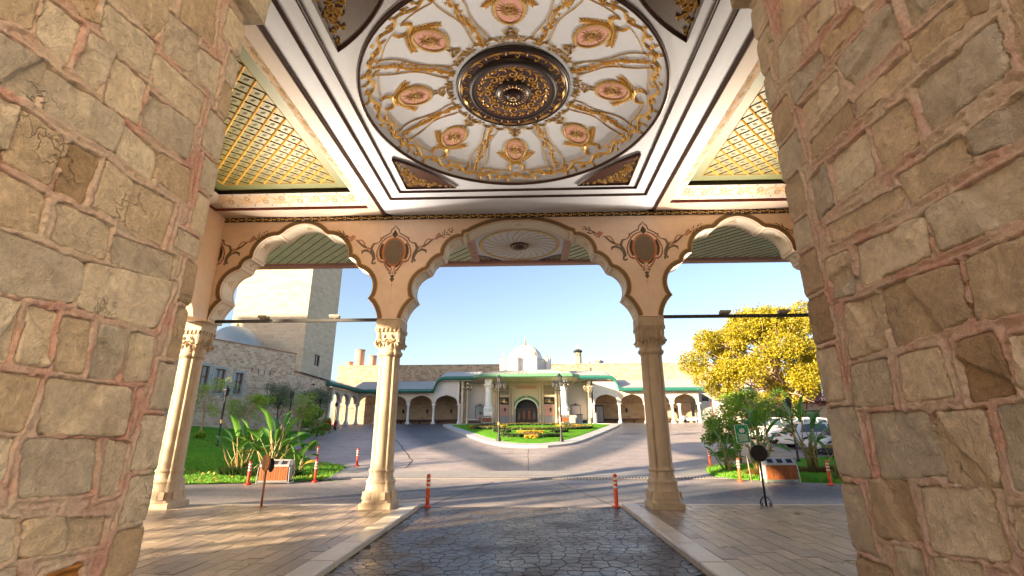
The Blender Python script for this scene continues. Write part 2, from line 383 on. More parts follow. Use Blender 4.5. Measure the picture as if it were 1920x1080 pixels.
# ---- driveway: stamped crazy paving, every near flag its own piece
def voronoi(x0, x1, y0, y1, s, seed, gap=0.005):
    rg = random.Random(seed); nx, ny = int((x1 - x0) / s), int((y1 - y0) / s); sx, sy = (x1 - x0) / nx, (y1 - y0) / ny; P = {}
    for j in range(-1, ny + 1):
        for i in range(-1, nx + 1): P[i, j] = (x0 + (i + 0.5 + rg.uniform(-0.42, 0.42) + 0.25 * (j % 2)) * sx, y0 + (j + 0.5 + rg.uniform(-0.42, 0.42)) * sy)
    cells = []
    for j in range(ny):
        for i in range(nx):
            c = P[i, j]; poly = [(x0, y0), (x1, y0), (x1, y1), (x0, y1)]
            for dj in (-2, -1, 0, 1, 2):
                for di in (-2, -1, 0, 1, 2):
                    q = P.get((i + di, j + dj))
                    if q is None or (di == 0 and dj == 0): continue
                    nxv, nyv = q[0] - c[0], q[1] - c[1]; L = math.hypot(nxv, nyv); nxv /= L; nyv /= L; lim = L / 2 - gap
                    out = []
                    for k in range(len(poly)):
                        a, b = poly[k], poly[(k + 1) % len(poly)]
                        da = (a[0] - c[0]) * nxv + (a[1] - c[1]) * nyv - lim; db = (b[0] - c[0]) * nxv + (b[1] - c[1]) * nyv - lim
                        if da <= 0: out.append(a)
                        if (da <= 0) != (db <= 0): k2 = da / (da - db); out.append((a[0] + k2 * (b[0] - a[0]), a[1] + k2 * (b[1] - a[1])))
                    poly = out
                    if len(poly) < 3: break
                if len(poly) < 3: break
            if len(poly) > 2: cells.append((c, poly))
    return cells
mb = MB(); mb.box(-2.52, 2.52, -6.0, 12.95, -0.2, -0.082)
drive = tag(mb.build('driveway', 'joint_dirt'), kind='structure')
plain('flag_wet', (0.1, 0.09, 0.085), 0.25, 0.3, 2.0)
cells = voronoi(-2.5, 2.5, -2.0, 12.92, 0.195, 5)
cells.sort(key=lambda c: abs(c[0][1] - 7.6) if c[0][1] > 6.1 else 100 + abs(c[0][1]))
rest = MB()
def flag(mb, c, poly, org=None):
    rr = random.random; z = -0.075 + 0.003 * rr(); tx, ty = (rr() - 0.5) * 0.014, (rr() - 0.5) * 0.014; o = org or (0, 0, 0)
    def ring(k, dz): return [((c[0] + (x - c[0]) * k) - o[0], (c[1] + (y - c[1]) * k) - o[1], z + dz + (x - c[0]) * tx + (y - c[1]) * ty - o[2]) for x, y in poly]
    mb.loft([ring(1.0, -0.02), ring(0.99, -0.003), ring(0.95, 0.0)], cap=False)
    mb.add(ring(0.95, 0.0), [tuple(range(len(poly)))])
for i, (c, poly) in enumerate(cells):
    if i < 300:
        mb = MB(); flag(mb, c, poly); mb.build('flagstone', 'flagstone', drive)
    else: flag(rest, c, poly)
tag(rest.build('flagstones', 'flagstone', drive), kind='stuff')
# ---- raised plank paving either side, kerb stones along the drive
for sgn, nm in ((-1, 'left'), (1, 'right')):
    mb = MB(); a, b = sorted((sgn * 2.88, sgn * 13.0)); mb.box(a, b, -3.0, 12.74, -0.3, -0.016)
    pave = tag(mb.build('pavement_' + nm, 'joint_dirt'), kind='structure')
    k = 0; x = 2.895; pl_ = []; far_ = MB()
    while x < 11.4:
        y = 3.0 - random.uniform(0, 0.6); w = 0.235
        while y < 12.7:
            L = random.choice((0.47, 0.58, 0.70)); y1 = min(y + L, 12.73)
            if y1 - y > 0.1:
                pl_.append((x if sgn > 0 else -x - w, y, y1))
            y = y1
        x += w
    # the 300 that show largest are single pieces, the rest one part
    pl_.sort(key=lambda p: abs(math.hypot(p[0], p[1] - 6.2) - 3.0) if p[1] > 5.2 - 0.1 * abs(p[0]) else 50 + abs(p[0]))
    for i_, (xx, y, y1) in enumerate(pl_):
        mb = MB() if i_ < 300 else far_; dz = random.uniform(-0.004, 0.003); ox, oy = (0, 0) if i_ < 300 else (xx, y)
        mb.bbox(ox + 0.005, ox + w - 0.005, oy + 0.005, oy + y1 - y - 0.005, -0.03, dz, 0.004)
        if i_ < 300: mb.build('paver', 'paving_plank', pave, loc=(xx, y, 0))
    tag(far_.build('pavers', 'paving_plank', pave), kind='stuff')
    kerb = tag(empty('kerb_' + nm), kind='structure')
    y = 2.6
    while y < 12.7:
        y1 = min(y + 1.18, 12.95); mb = MB(); a, b = sorted((sgn * 2.5, sgn * 2.87)); dz = random.uniform(-0.002, 0.003)
        mb.bbox(a, b, y + 0.003, y1 - 0.003, -0.2, 0.02 + dz, 0.018); mb.build('kerb_stone', 'kerb_stone', kerb); y = y1
    x = 2.875
    while x < 12:
        a, b = sorted((sgn * (x + 0.003), sgn * (x + 1.2))); mb = MB(); mb.bbox(a, b, 12.745, 12.95, -0.2, 0.004 + random.uniform(-0.002, 0.002), 0.01)
        mb.build('kerb_stone', 'kerb_stone', kerb); x += 1.2
# unseen pale ground behind the gate, added to bounce sun into the passage
plain('pale_bounce', (0.62, 0.55, 0.45), 0.6, 0.1, 1.0, kind='pos')
mb = MB(); mb.box(-40, 40, -60, -3.3, -0.2, -0.02); tag(mb.build('bounce_ground', 'pale_bounce'), kind='structure')
# ---- lawns
LE_Y = [17, 19.1, 23.3, 24.2, 32.1, 42.0, 58.0]; LE_X = [-6.8, -7.5, -8.1, -10.0, -15.2, -18.1, -22.5]
def bank(x, y):
    xe = interp(y, LE_Y, LE_X); s = min(1, max(0, (y - 17.9) / 8)); s = s * s * (3 - 2 * s)
    return 0.17 * max(0.0, xe - x) * s * min(1.0, 9.0 / max(9.0, xe - x)) + 0.03
def lz(x, y): return g(y) + bank(x, y)
def front_y(x): return interp(x, [-30, -13, -10, -7.5], [15.8, 17.9, 18.36, 19.14])
mbV = []; rows = 60; cols = 40
for j in range(rows + 1):
    for i in range(cols + 1):
        v = j / rows
        x_w = interp(v, [0, 0.1, 0.45, 0.75, 1], [-34, -34, -22.4, -20.2, -22.5]); 
        yl = 17 + v * 41
        u = (i / cols) ** 0.8
        xe = interp(yl, LE_Y, LE_X); x = x_w + (xe - x_w) * u; y = max(yl, front_y(x))
        zz = lz(x, y) + 0.05 * float(fbm(np.array(x * 0.7), np.array(y * 0.7), np.array(0.0), 3, 3)) * min(1, (xe - x))
        if i == cols: zz = g(y) - 0.02
        mbV.append((x, y, zz))
I = np.arange((rows + 1) * (cols + 1)).reshape(rows + 1, cols + 1); Fq = np.stack([I[:-1, :-1], I[:-1, 1:], I[1:, 1:], I[1:, :-1]], -1).reshape(-1, 4)
tag(link('lawn', mesh_np('lawn', mbV, Fq, True), 'lawn'), kind='structure')
def poly_in(x, y, poly):
    c = False; n = len(poly)
    for i in range(n):
        x0, y0 = poly[i]; x1, y1 = poly[(i + 1) % n]
        if (y0 > y) != (y1 > y) and x < (x1 - x0) * (y - y0) / (y1 - y0) + x0: c = not c
    return c
def smooth_poly(poly, it=2):
    for _ in range(it):
        q = []
        for i in range(len(poly)):
            a, b = poly[i], poly[(i + 1) % len(poly)]; q += [(a[0] * 0.75 + b[0] * 0.25, a[1] * 0.75 + b[1] * 0.25), (a[0] * 0.25 + b[0] * 0.75, a[1] * 0.25 + b[1] * 0.75)]
        poly = q
    return poly
ISLAND = smooth_poly([(7.5, 19.85), (9.05, 19.0), (11.2, 18.1), (14, 17.4), (19, 17.2), (22, 22), (19, 27.5), (15.9, 26.6), (12.5, 25), (9.9, 23.5), (8.1, 22.9), (7.6, 21.5)], 1)
def lawn_patch(poly, name, dz, mat='lawn', lip=0.12):
    cx = sum(p[0] for p in poly) / len(poly); cy = sum(p[1] for p in poly) / len(poly); rings = []
    for k, h in ((1.0, -0.05), (0.995, dz * 0.7), (0.96, dz), (0.8, dz + lip * 0.5), (0.5, dz + lip), (0.2, dz + lip * 1.1)):
        rings.append([(cx + (x - cx) * k, cy + (y - cy) * k, g(cy + (y - cy) * k) + h) for x, y in poly])
    mb = MB(); mb.loft(rings, cap=False); mb.add(rings[-1], [tuple(range(len(poly)))])
    return tag(mb.build(name, mat, smooth=True), kind='structure')
lawn_patch(ISLAND, 'island_lawn', 0.05)
ROUND_O = smooth_poly([(-9.6, 56.6), (-8.9, 53.0), (-7.4, 48.2), (-4.4, 39.1), (-2.4, 33.4), (-0.8, 31.3), (0.45, 31.0), (1.75, 31.3), (3.36, 33.2), (5.4, 39.0), (8.4, 48.2), (9.9, 53.0), (10.6, 56.6), (0.5, 57.6)], 1)
ROUND_I = smooth_poly([(-8.5, 56.1), (-7.9, 52.8), (-6.3, 48.0), (-3.5, 39.4), (-1.75, 34.6), (-0.6, 32.9), (0.4, 32.6), (1.4, 32.9), (2.7, 34.6), (4.5, 39.4), (7.3, 48.0), (8.9, 52.8), (9.5, 56.1), (0.5, 57.1)], 1)
rb = tag(empty('roundabout_kerb'), kind='structure')
n = len(ROUND_O)
for i in range(n):
    o0, o1, i0, i1 = ROUND_O[i], ROUND_O[(i + 1) % n], ROUND_I[i], ROUND_I[(i + 1) % n]
    L = math.dist(o0, o1); m_ = max(1, round(L / 1.1))
    for k in range(m_):
        def P(a, b, q): return (a[0] + (b[0] - a[0]) * q, a[1] + (b[1] - a[1]) * q)
        e = 0.006 / max(L / m_, 0.05)
        q0, q1 = k / m_ + e / m_, (k + 1) / m_ - e / m_
        quad = [P(o0, o1, q0), P(o0, o1, q1), P(i0, i1, q1), P(i0, i1, q0)]
        mb = MB(); mb.loft([[(x, y, g(y) - 0.03) for x, y in quad], [(x, y, g(y) + 0.13) for x, y in quad]]); mb.build('kerb_stone', 'kerb_grey', rb)
lawn_patch(ROUND_I, 'roundabout_lawn', 0.12, lip=0.14)
RCX, RCY = sum(p[0] for p in ROUND_I) / len(ROUND_I), sum(p[1] for p in ROUND_I) / len(ROUND_I)
def rz_(x, y): return g(y) + 0.20
# short grass blades, far too many to count
def blades(name, n, sampler, hgt, seed):
    rg = np.random.default_rng(seed); V = []; k = 0
    for _ in range(n):
        p = sampler(rg)
        if p is None: continue
        x, y, z = p; a = rg.uniform(0, 2 * PI); w = 0.012; h = hgt * rg.uniform(0.5, 1.3); lx, ly = rg.normal(0, 0.02, 2)
        V += [(x - w * math.cos(a), y - w * math.sin(a), z - 0.01), (x + w * math.cos(a), y + w * math.sin(a), z - 0.01), (x + lx, y + ly, z + h)]
    Fq = np.arange(len(V)).reshape(-1, 3)
    return tag(link(name, mesh_np(name, V, Fq), 'grass_blade'), kind='stuff')
def s_left(rg):
    y = 17.9 + 12 * rg.random() ** 1.8; x = rg.uniform(-19, -6.9)
    if y < front_y(x) + 0.02 or x > interp(y, LE_Y, LE_X) - 0.05: return None
    return x, y, lz(x, y)
tag(blades('lawn_grass', 42000, s_left, 0.07, 1), label='short green grass blades on the lawn bank')
def s_isl(rg):
    x, y = rg.uniform(7.4, 15), 17.3 + 8 * rg.random() ** 1.5
    if not poly_in(x, y, ISLAND): return None
    return x, y, g(y) + 0.08
tag(blades('island_grass', 16000, s_isl, 0.07, 2), label='short green grass blades on the traffic island')
# ================================================================ GATE: rubble-stone passage walls the camera stands between
def mat_stone():
    m, t = newmat('rubble_stone'); v = t.coord('pos'); r = t.rnd()
    n1 = t.noise(v, 4.0, 7, 0.7, 0.8); n2 = t.noise(v, 24.0, 6, 0.75, 0.4); n3 = t.noise(v, 110.0, 3, 0.7)
    base = t.ramp(r, [(0.0, (0.42, 0.30, 0.185)), (0.2, (0.74, 0.63, 0.47)), (0.4, (0.50, 0.455, 0.38)), (0.6, (0.80, 0.71, 0.56)), (0.75, (0.58, 0.44, 0.285)), (0.88, (0.60, 0.54, 0.44)), (1.0, (0.76, 0.66, 0.50))])
    col = t.mix(1.0, base, t.ramp(n1, [(0.28, (0.76, 0.75, 0.75)), (0.5, (1.04, 1.05, 1.06)), (0.75, (1.3, 1.32, 1.34))]), 'MULTIPLY')
    col = t.mix(0.6, col, t.ramp(n2, [(0.3, 0.66), (0.7, 1.36)]), 'MULTIPLY')
    pale = t.ramp(t.noise(v, 7.0, 5, 0.6), [(0.60, 0.0), (0.68, 1.0)]); col = t.mix(t.math('MULTIPLY', pale, 0.45), col, (0.52, 0.46, 0.37))
    ol = t.ramp(t.noise(v, 2.2, 3, 0.5), [(0.6, 0.0), (0.75, 1.0)]); col = t.mix(t.math('MULTIPLY', ol, 0.2), col, (0.20, 0.115, 0.05))
    pit = t.ramp(t.noise(v, 52.0, 3, 0.6), [(0.66, 1.0), (0.74, 0.55)]); col = t.mix(1.0, col, pit, 'MULTIPLY')
    vr = t.n('ShaderNodeTexVoronoi', feature='DISTANCE_TO_EDGE'); vr.inputs['Scale'].default_value = 5.0; dv = t.n('ShaderNodeVectorMath', operation='ADD'); nn = t.n('ShaderNodeTexNoise'); nn.inputs['Scale'].default_value = 7.0; nn.inputs['Detail'].default_value = 5; t.l(v, nn.inputs['Vector']); sc2 = t.n('ShaderNodeVectorMath', operation='SCALE'); sc2.inputs['Scale'].default_value = 0.25; t.l(nn.outputs['Color'], sc2.inputs[0]); t.l(v, dv.inputs[0]); t.l(sc2.outputs[0], dv.inputs[1]); t.l(dv.outputs[0], vr.inputs['Vector'])
    ck = t.math('MULTIPLY', t.ramp(vr.outputs['Distance'], [(0.0, 1.0), (0.018, 0.0)]), t.ramp(t.noise(v, 1.8, 2), [(0.58, 0.0), (0.66, 1.0)])); col = t.mix(t.math('MULTIPLY', ck, 0.4), col, (0.14, 0.09, 0.055))
    t.color(col); t.rough(0.86); t.bump(t.math('SUBTRACT', t.math('ADD', t.mix(0.4, n2, n3), t.math('MULTIPLY', n1, 1.2)), t.math('MULTIPLY', ck, 0.6)), 1.0, 0.028)
    m, t = newmat('mortar'); v = t.coord('pos')
    n1 = t.noise(v, 3.0, 4, 0.6); n2 = t.noise(v, 38.0, 5, 0.75); n3 = t.noise(v, 160, 2)
    col = t.ramp(n1, [(0.40, (0.62, 0.52, 0.42)), (0.52, (0.63, 0.48, 0.40)), (0.64, (0.60, 0.36, 0.30))])
    col = t.mix(0.7, col, t.ramp(n2, [(0.28, 0.55), (0.7, 1.25)]), 'MULTIPLY')
    t.color(col); t.rough(0.92); t.bump(t.mix(0.5, n2, n3), 0.8, 0.014)
    m, t = newmat('orange_stone'); v = t.coord('pos'); n1 = t.noise(v, 12, 5); t.color(t.ramp(n1, [(0.3, (0.25, 0.10, 0.02)), (0.7, (0.5, 0.24, 0.05))])); t.rough(0.35); t.bump(n1, 0.3, 0.01)
mat_stone()
XL, XR, YE = -2.2, 2.11, 3.2
CAMP = np.array([0.2, 0.0, 1.7])
RB = np.array([list(_r2), list(_u2), list(_fw)])
def wall_uv(px, py, X):
    """where a line of sight through photo point (px,py) meets the passage wall x = X: (distance along the passage, height)"""
    d = RB.T @ np.array([(px - 960) / F_PX, (540 - py) / F_PX, 1.0]); k = (X - CAMP[0]) / d[0]; p = CAMP + d * k
    return float(p[1]), float(p[2])
def half(l, ox, oy): return [[((x / 2 + ox), (y / 2 + oy)) for x, y in q] for q in l]
L1 = [[(-80,-60),(140,-20),(108,108),(-60,40)],[(175,0),(300,100),(255,240),(135,130)],[(235,-40),(375,-20),(360,90),(300,60)],[(335,130),(425,190),(365,340),(285,260)],
[(405,25),(580,165),(550,290),(385,130)],[(440,-20),(625,-10),(625,70),(575,135)],[(690,-30),(815,-20),(795,165),(680,60)],[(630,50),(740,140),(735,275),(615,190)],
[(750,185),(828,245),(805,355),(742,290)],[(590,210),(760,360),(730,465),(580,320)],[(430,220),(545,320),(515,465),(395,375)],[(570,365),(720,470),(690,590),(540,470)],
[(0,130),(185,250),(135,385),(-60,280)],[(200,270),(455,450),(415,565),(175,415)],[(465,470),(580,570),(565,680),(435,570)],[(75,410),(240,530),(185,690),(15,600)],
[(-60,340),(65,400),(10,560),(-80,500)],[(260,540),(370,600),(310,760),(210,700)],[(400,610),(495,690),(460,825),(345,770)],[(600,580),(710,640),(700,760),(585,670)],
[(510,695),(650,770),(605,920),(475,840)],[(-40,620),(165,740),(140,870),(-60,820)],[(225,765),(410,850),(385,970),(205,900)],[(440,890),(645,960),(630,1050),(430,990)],
[(-60,850),(310,990),(275,1130),(-60,1080)],[(340,995),(640,1060),(575,1225),(315,1150)]]
L2 = [[(-40,40),(70,60),(30,270),(-40,250)],[(110,75),(210,100),(175,290),(55,270)],[(230,115),(340,130),(310,315),(205,300)],[(375,145),(465,165),(435,340),(335,325)],[(490,175),(570,190),(550,345),(460,340)],
[(-40,320),(150,345),(80,530),(-40,520)],[(200,345),(480,385),(450,550),(160,540)],[(-40,570),(50,570),(10,720),(-40,720)],[(100,575),(350,575),(335,760),(80,775)],[(400,575),(475,590),(440,760),(365,780)],
[(100,870),(390,860),(370,960),(90,1010)],[(-40,870),(60,870),(40,1010),(-40,1050)],[(-40,1065),(60,1045),(50,1130),(-40,1130)]]
ORANGE = [[(170,1075),(305,1030),(300,1120),(150,1120)]]
R1 = [[(200,-30),(300,-40),(285,60),(205,150)],[(205,180),(270,90),(290,200),(205,310)],[(300,60),(400,-30),(410,60),(310,165)],[(250,300),(350,195),(370,240),(270,390)],[(365,170),(500,10),(510,80),(385,235)],
[(285,400),(415,275),(425,350),(310,500)],[(430,230),(610,20),(650,150),(480,320)],[(480,-50),(590,-50),(520,45),(490,20)],[(650,-20),(780,-50),(800,0),(690,100)],[(330,530),(460,390),(485,460),(330,600)],
[(500,380),(680,200),(690,280),(510,440)],[(690,150),(880,0),(910,80),(720,240)],[(320,680),(375,620),(410,760),(345,830)],[(395,610),(525,500),(560,650),(430,750)],[(550,480),(680,380),(725,530),(595,640)],
[(720,320),(1000,100),(1055,270),(770,490)],[(900,-20),(1010,-50),(990,40),(935,60)],[(1060,0),(1140,-40),(1140,230),(1110,250)],[(400,840),(640,710),(655,780),(410,905)],[(660,660),(870,520),(920,620),(700,760)],
[(920,500),(1160,320),(1160,500),(945,580)],[(500,920),(740,820),(755,960),(520,1070)],[(770,790),(1100,600),(1150,790),(830,930)],[(385,980),(460,945),(490,1060),(410,1120)],[(590,1090),(860,1000),(905,1190),(640,1290)],[(910,980),(1160,880),(1160,1150),(950,1190)]]
R2_ = [[(410,-20),(480,-40),(490,20),(420,40)],[(455,70),(575,30),(600,210),(480,260)],[(480,300),(600,270),(630,430),(490,440)],[(660,260),(800,225),(855,400),(680,420)],[(870,215),(1010,170),(1090,380),(920,420)],
[(1080,190),(1160,170),(1160,380),(1115,370)],[(550,480),(750,475),(805,690),(590,710)],[(790,480),(975,465),(1035,735),(830,720)],[(1030,455),(1160,440),(1160,740),(1090,740)],[(545,725),(680,735),(735,940),(590,930)],
[(740,755),(990,770),(1060,1020),(790,980)],[(650,970),(740,990),(770,1110),(680,1110)],[(790,1010),(950,1040),(980,1120),(800,1120)],[(1080,830),(1160,810),(1160,990),(1115,980)]]
# corner quoins: (height bottom, height top, length along the wall)
QL = [(0.0,0.42,.30),(0.43,0.88,.22),(0.89,1.17,.26),(1.18,1.47,.20),(1.48,1.83,.17),(1.84,2.17,.25),(2.18,2.56,.13),(2.57,2.9,.15),(2.91,3.08,.13),(3.09,3.42,.17),(3.43,3.72,.12),(3.73,4.1,.18),(4.11,4.42,.14),(4.43,4.72,.2),(4.73,5.07,.16)]
QR = [(0.0,0.5,.3),(0.51,1.02,.28),(1.03,1.42,.16),(1.43,1.86,.24),(1.87,2.23,.15),(2.24,2.56,.14),(2.57,2.88,.13),(2.89,3.12,.2),(3.13,3.45,.13),(3.46,3.74,.16),(3.75,4.06,.14),(4.07,4.4,.17),(4.41,4.75,.14),(4.76,5.06,.2),(5.07,5.34,.16)]
gate = empty('stone_gate', (0, 0, 0), label='rough sandstone gate passage with pink mortar joints framing the view', cat='gate')
def stone_mesh(quad, X, sgn, seed, n=18, proud=0.0, smooth_face=False):
    """irregular stone in the wall x = X; quad = 4 corners (along, height); sgn = +1 when the passage lies towards +x"""
    rg = np.random.default_rng(seed); q = np.array(quad); u = np.linspace(0, 1, n); U, W = np.meshgrid(u, u)
    a = 1 - np.abs(2 * U - 1); b = 1 - np.abs(2 * W - 1)
    def bl(U, W): return ((1 - U) * (1 - W))[..., None] * q[0] + (U * (1 - W))[..., None] * q[1] + (U * W)[..., None] * q[2] + ((1 - U) * W)[..., None] * q[3]
    P = bl(U, W); cen = q.mean(0)
    size = np.linalg.norm(q.max(0) - q.min(0)) / 1.4
    e = np.minimum(a, b); corner = np.clip(1 - (a + b) / 0.35, 0, 1)
    P = P + (cen - P) * (corner * 0.10)[..., None]
    wob_ = fbm(P[..., 0] * 14 + seed, P[..., 1] * 14, np.zeros_like(U), seed, 4)
    P = P + (cen - P) * (np.clip(1 - e / 0.25, 0, 1) * (wob_ * 0.10))[..., None]
    z = np.zeros_like(U)
    edge = np.clip(e / (0.014 / size * 2 + 0.02), 0, 1); edge = np.sqrt(edge)
    big = fbm(P[..., 0] * 6 + seed * 3.1, P[..., 1] * 6, np.full_like(U, 1.7), seed + 5, 3)
    fine = fbm(P[..., 0] * 26, P[..., 1] * 26, np.full_like(U, 2.7), seed + 9, 3)
    # a broken ledge across some stones
    lev = 0
    if not smooth_face and rg.random() < 0.5:
        th = rg.uniform(0, PI); dd = (P[..., 0] - cen[0]) * math.cos(th) + (P[..., 1] - cen[1]) * math.sin(th) + 0.05 * big
        lev = 0.014 * np.clip(dd / 0.012, -1, 1) * rg.choice((-1, 1))
    k = 0.35 if smooth_face else 1.0
    rid = np.abs(fbm(P[..., 0] * 11 + seed, P[..., 1] * 9, np.full_like(U, 4.1), seed + 13, 4))
    hgt = proud + k * (0.009 * big + 0.008 * fine - 0.016 * rid + lev) + rg.uniform(-0.004, 0.008)
    hgt = hgt * edge - 0.022 * (1 - edge)
    Vx = X + sgn * hgt; V = np.stack([Vx, P[..., 0], P[..., 1]], -1).reshape(-1, 3)
    I = np.arange(n * n).reshape(n, n); Fq = np.stack([I[:-1, :-1], I[:-1, 1:], I[1:, 1:], I[1:, :-1]], -1).reshape(-1, 4)
    return mesh_np('stone', V, Fq, True)
def quad_sdf(Y, Z, q):
    """signed distance (inside > 0) to a convex quad"""
    q = np.array(q); c = q.mean(0); d = np.full(Y.shape, 1e9)
    for i in range(4):
        p0, p1 = q[i], q[(i + 1) % 4]; e = p1 - p0; nrm = np.array([-e[1], e[0]]) / (np.hypot(*e) + 1e-9)
        if np.dot(c - p0, nrm) < 0: nrm = -nrm
        d = np.minimum(d, (Y - p0[0]) * nrm[0] + (Z - p0[1]) * nrm[1])
    return d
def build_jamb(X, sgn, quads, orange, quoins, seed):
    st = []; quoins = list(quoins)
    for i, q in enumerate(quads + orange):
        uv = [wall_uv(x, y, X) for x, y in q]
        c0 = (sum(u for u, _ in uv) / 4, sum(w for _, w in uv) / 4); uv = [(min(c0[0] + (u - c0[0]) * 1.18, YE - 0.02), c0[1] + (w - c0[1]) * 1.18) for u, w in uv]
        st.append(uv)
        o = link('stone', stone_mesh(uv, X, sgn, seed + i, 30, 0.004), 'orange_stone' if i >= len(quads) else 'rubble_stone', gate)
    qq = []
    for i, (z0, z1, L) in enumerate(quoins):
        near = [max(p[0] for p in q) for q in st if min(p[1] for p in q) < z1 - 0.05 and max(p[1] for p in q) > z0 + 0.05]
        if near: L = min(0.62, max(0.10, YE - max(near) - 0.028))
        j = random.uniform(-0.012, 0.012); uv = [(YE - L, z0 + 0.004), (YE + 0.012 + j, z0 + 0.004), (YE + 0.012 + j, z1 - 0.006), (YE - L * random.uniform(0.9, 1.0), z1 - 0.006)]; qq.append(uv)
        me = stone_mesh(uv, X, sgn, seed + 300 + i, 24, 0.006, True)
        o = link('quoin', me, 'rubble_stone', gate)
        # return face of the corner stone, looking out of the passage
        mb = MB(); y1 = YE + 0.006 + j; xa, xb = sorted((X - sgn * 0.5, X - sgn * 0.004)); mb.bbox(xa, xb, y1 - 0.03, y1, z0 + 0.006, z1 - 0.008, 0.01); mb.build('quoin_return', 'rubble_stone', gate)
    # the wall goes on behind the camera's side of the view: plain coursed stones fill what the photo does not show
    zz = 0.02; k = 0; rg = random.Random(seed); ex = []
    while zz < 5.3:
        hh = rg.uniform(0.24, 0.34); yy = -0.58 + rg.uniform(0, 0.1)
        while yy < YE - 0.15:
            wd = rg.uniform(0.24, 0.46); q = [(yy + 0.012, zz + 0.012), (yy + wd - 0.012, zz + 0.012), (yy + wd - 0.012, zz + hh - 0.012), (yy + 0.012, zz + hh - 0.012)]
            if yy + wd > YE - 0.05: break
            A_y, A_z = np.meshgrid(np.linspace(q[0][0], q[1][0], 6), np.linspace(q[0][1], q[2][1], 6))
            if all(quad_sdf(A_y, A_z, s_).max() < -0.008 for s_ in st + qq if min(p[0] for p in s_) < yy + wd and max(p[0] for p in s_) > yy and min(p[1] for p in s_) < zz + hh and max(p[1] for p in s_) > zz):
                st.append(q); ex.append(stone_mesh(q, X, sgn, seed + 500 + k, 14, 0.004)); k += 1; yy += wd
            else: yy += 0.06
        zz += hh
    VV, FF, off = [], [], 0
    for me in ex:
        a = np.empty(len(me.vertices) * 3, np.float32); me.vertices.foreach_get('co', a); b = np.empty(len(me.loops), np.int32); me.loops.foreach_get('vertex_index', b); VV.append(a.reshape(-1, 3)); FF.append(b.reshape(-1, 4) + off); off += len(me.vertices); bpy.data.meshes.remove(me)
    tag(link('stones', mesh_np('stones', np.concatenate(VV), np.concatenate(FF), True), 'rubble_stone', gate), kind='stuff')
    # mortar: raised, ragged pointing between the stones
    ya, za = -0.6, 0.0; Yg, Zg = np.meshgrid(np.arange(ya, YE + 0.004, 0.011), np.arange(za, 5.45, 0.011))
    best = np.full(Yg.shape, -1.0)
    wy = Yg + 0.012 * fbm(Yg * 18, Zg * 18, np.zeros_like(Yg), 21, 3); wz = Zg + 0.012 * fbm(Yg * 18, Zg * 18, np.full_like(Yg, 5.0), 22, 3)
    for q in st + qq: best = np.maximum(best, quad_sdf(wy, wz, q))
    ins = np.clip((best - 0.006 + 0.010 * fbm(Yg * 30, Zg * 30, np.full_like(Yg, 9.0), 41, 2)) / 0.008, 0, 1)
    rough = fbm(Yg * 40, Zg * 40, np.zeros_like(Yg), 31, 3); lump = fbm(Yg * 9, Zg * 9, np.zeros_like(Yg), 33, 3)
    gapd = np.clip(-best / 0.03, 0, 1)
    h = 0.006 + 0.008 * lump + 0.007 * rough + 0.006 * (1 - gapd) - 0.016 * np.exp(-((-best - 0.024) / 0.006) ** 2) * (lump > -0.1)
    h = h * (1 - ins) - 0.06 * ins
    h = h - 0.03 * np.clip((Yg - (YE - 0.05)) / 0.05, 0, 1)
    V = np.stack([X + sgn * h, Yg, Zg], -1).reshape(-1, 3); ny, nx = Yg.shape
    I = np.arange(nx * ny).reshape(ny, nx); Fq = np.stack([I[:-1, :-1], I[:-1, 1:], I[1:, 1:], I[1:, :-1]], -1).reshape(-1, 4)
    link('mortar', mesh_np('mortar', V, Fq, True), 'mortar', gate)
build_jamb(XL, 1, half(L1, 0, 0) + half(L2, 0, 540), half(ORANGE, 0, 540), QL, 100)
build_jamb(XR, -1, half(R1, 1360, 0) + half(R2_, 1360, 540), [], QR, 700)
# body of the gate behind the facing, and the vault over the passage
plain('bounce_plaster', (0.78, 0.70, 0.58), 0.7, 0.08, 1.5, kind='pos')  # pale so the unseen facing and vault bounce light onto the walls
plain('rubble_body', (0.36, 0.29, 0.2), 0.9, 0.2, 3.0, bump=0.3, kind='pos')
mb = MB()
GY0 = -0.6
mb.box(-11.0, XL - 0.075, -4.5, YE - 0.02, -0.3, 7.5); mb.build('wall_body', 'rubble_body', gate); mb = MB(); mb.box(XR + 0.075, 11.0, -0.6, YE - 0.02, -0.3, 7.5); mb.build('wall_body', 'rubble_body', gate)  # left body runs on behind the camera, added to block the sun
for xa, xb in ((XL - 0.07, XL - 0.001), (XR + 0.001, XR + 0.07)):
    if xa < 0: mb = MB(); mb.box(xa, xb, -4.5, -0.61, -0.2, 5.4); mb.build('bounce_facing', 'bounce_plaster', gate)  # unseen facing added behind the camera to bounce light
# voussoirs: the arch springs from a ledge that juts into the passage
def voussoir(cx, cz, r0, r1, a0, a1, seed, y0=2.55, y1=3.24):
    rg = random.Random(seed); mb = MB(); n = 5; e = 0.006
    ring = [(cx + r0 * math.cos(a0 + e + (a1 - a0 - 2 * e) * k / n), cz + r0 * math.sin(a0 + e + (a1 - a0 - 2 * e) * k / n)) for k in range(n + 1)]
    ring += [(cx + r1 * math.cos(a1 - e - (a1 - a0 - 2 * e) * k / n), cz + r1 * math.sin(a1 - e - (a1 - a0 - 2 * e) * k / n)) for k in range(n + 1)]
    ca, cb = sum(p[0] for p in ring) / len(ring), sum(p[1] for p in ring) / len(ring)
    d = rg.uniform(-0.015, 0.015)
    R_ = lambda k, y: [(ca + (a - ca) * k, y, cb + (b - cb) * k) for a, b in ring]
    mb.loft([R_(0.97, y0), R_(1, y0 + 0.02), R_(1, y1 + d - 0.025), R_(0.96, y1 + d)]); return mb.build('voussoir', 'rubble_stone', gate, angle=30)
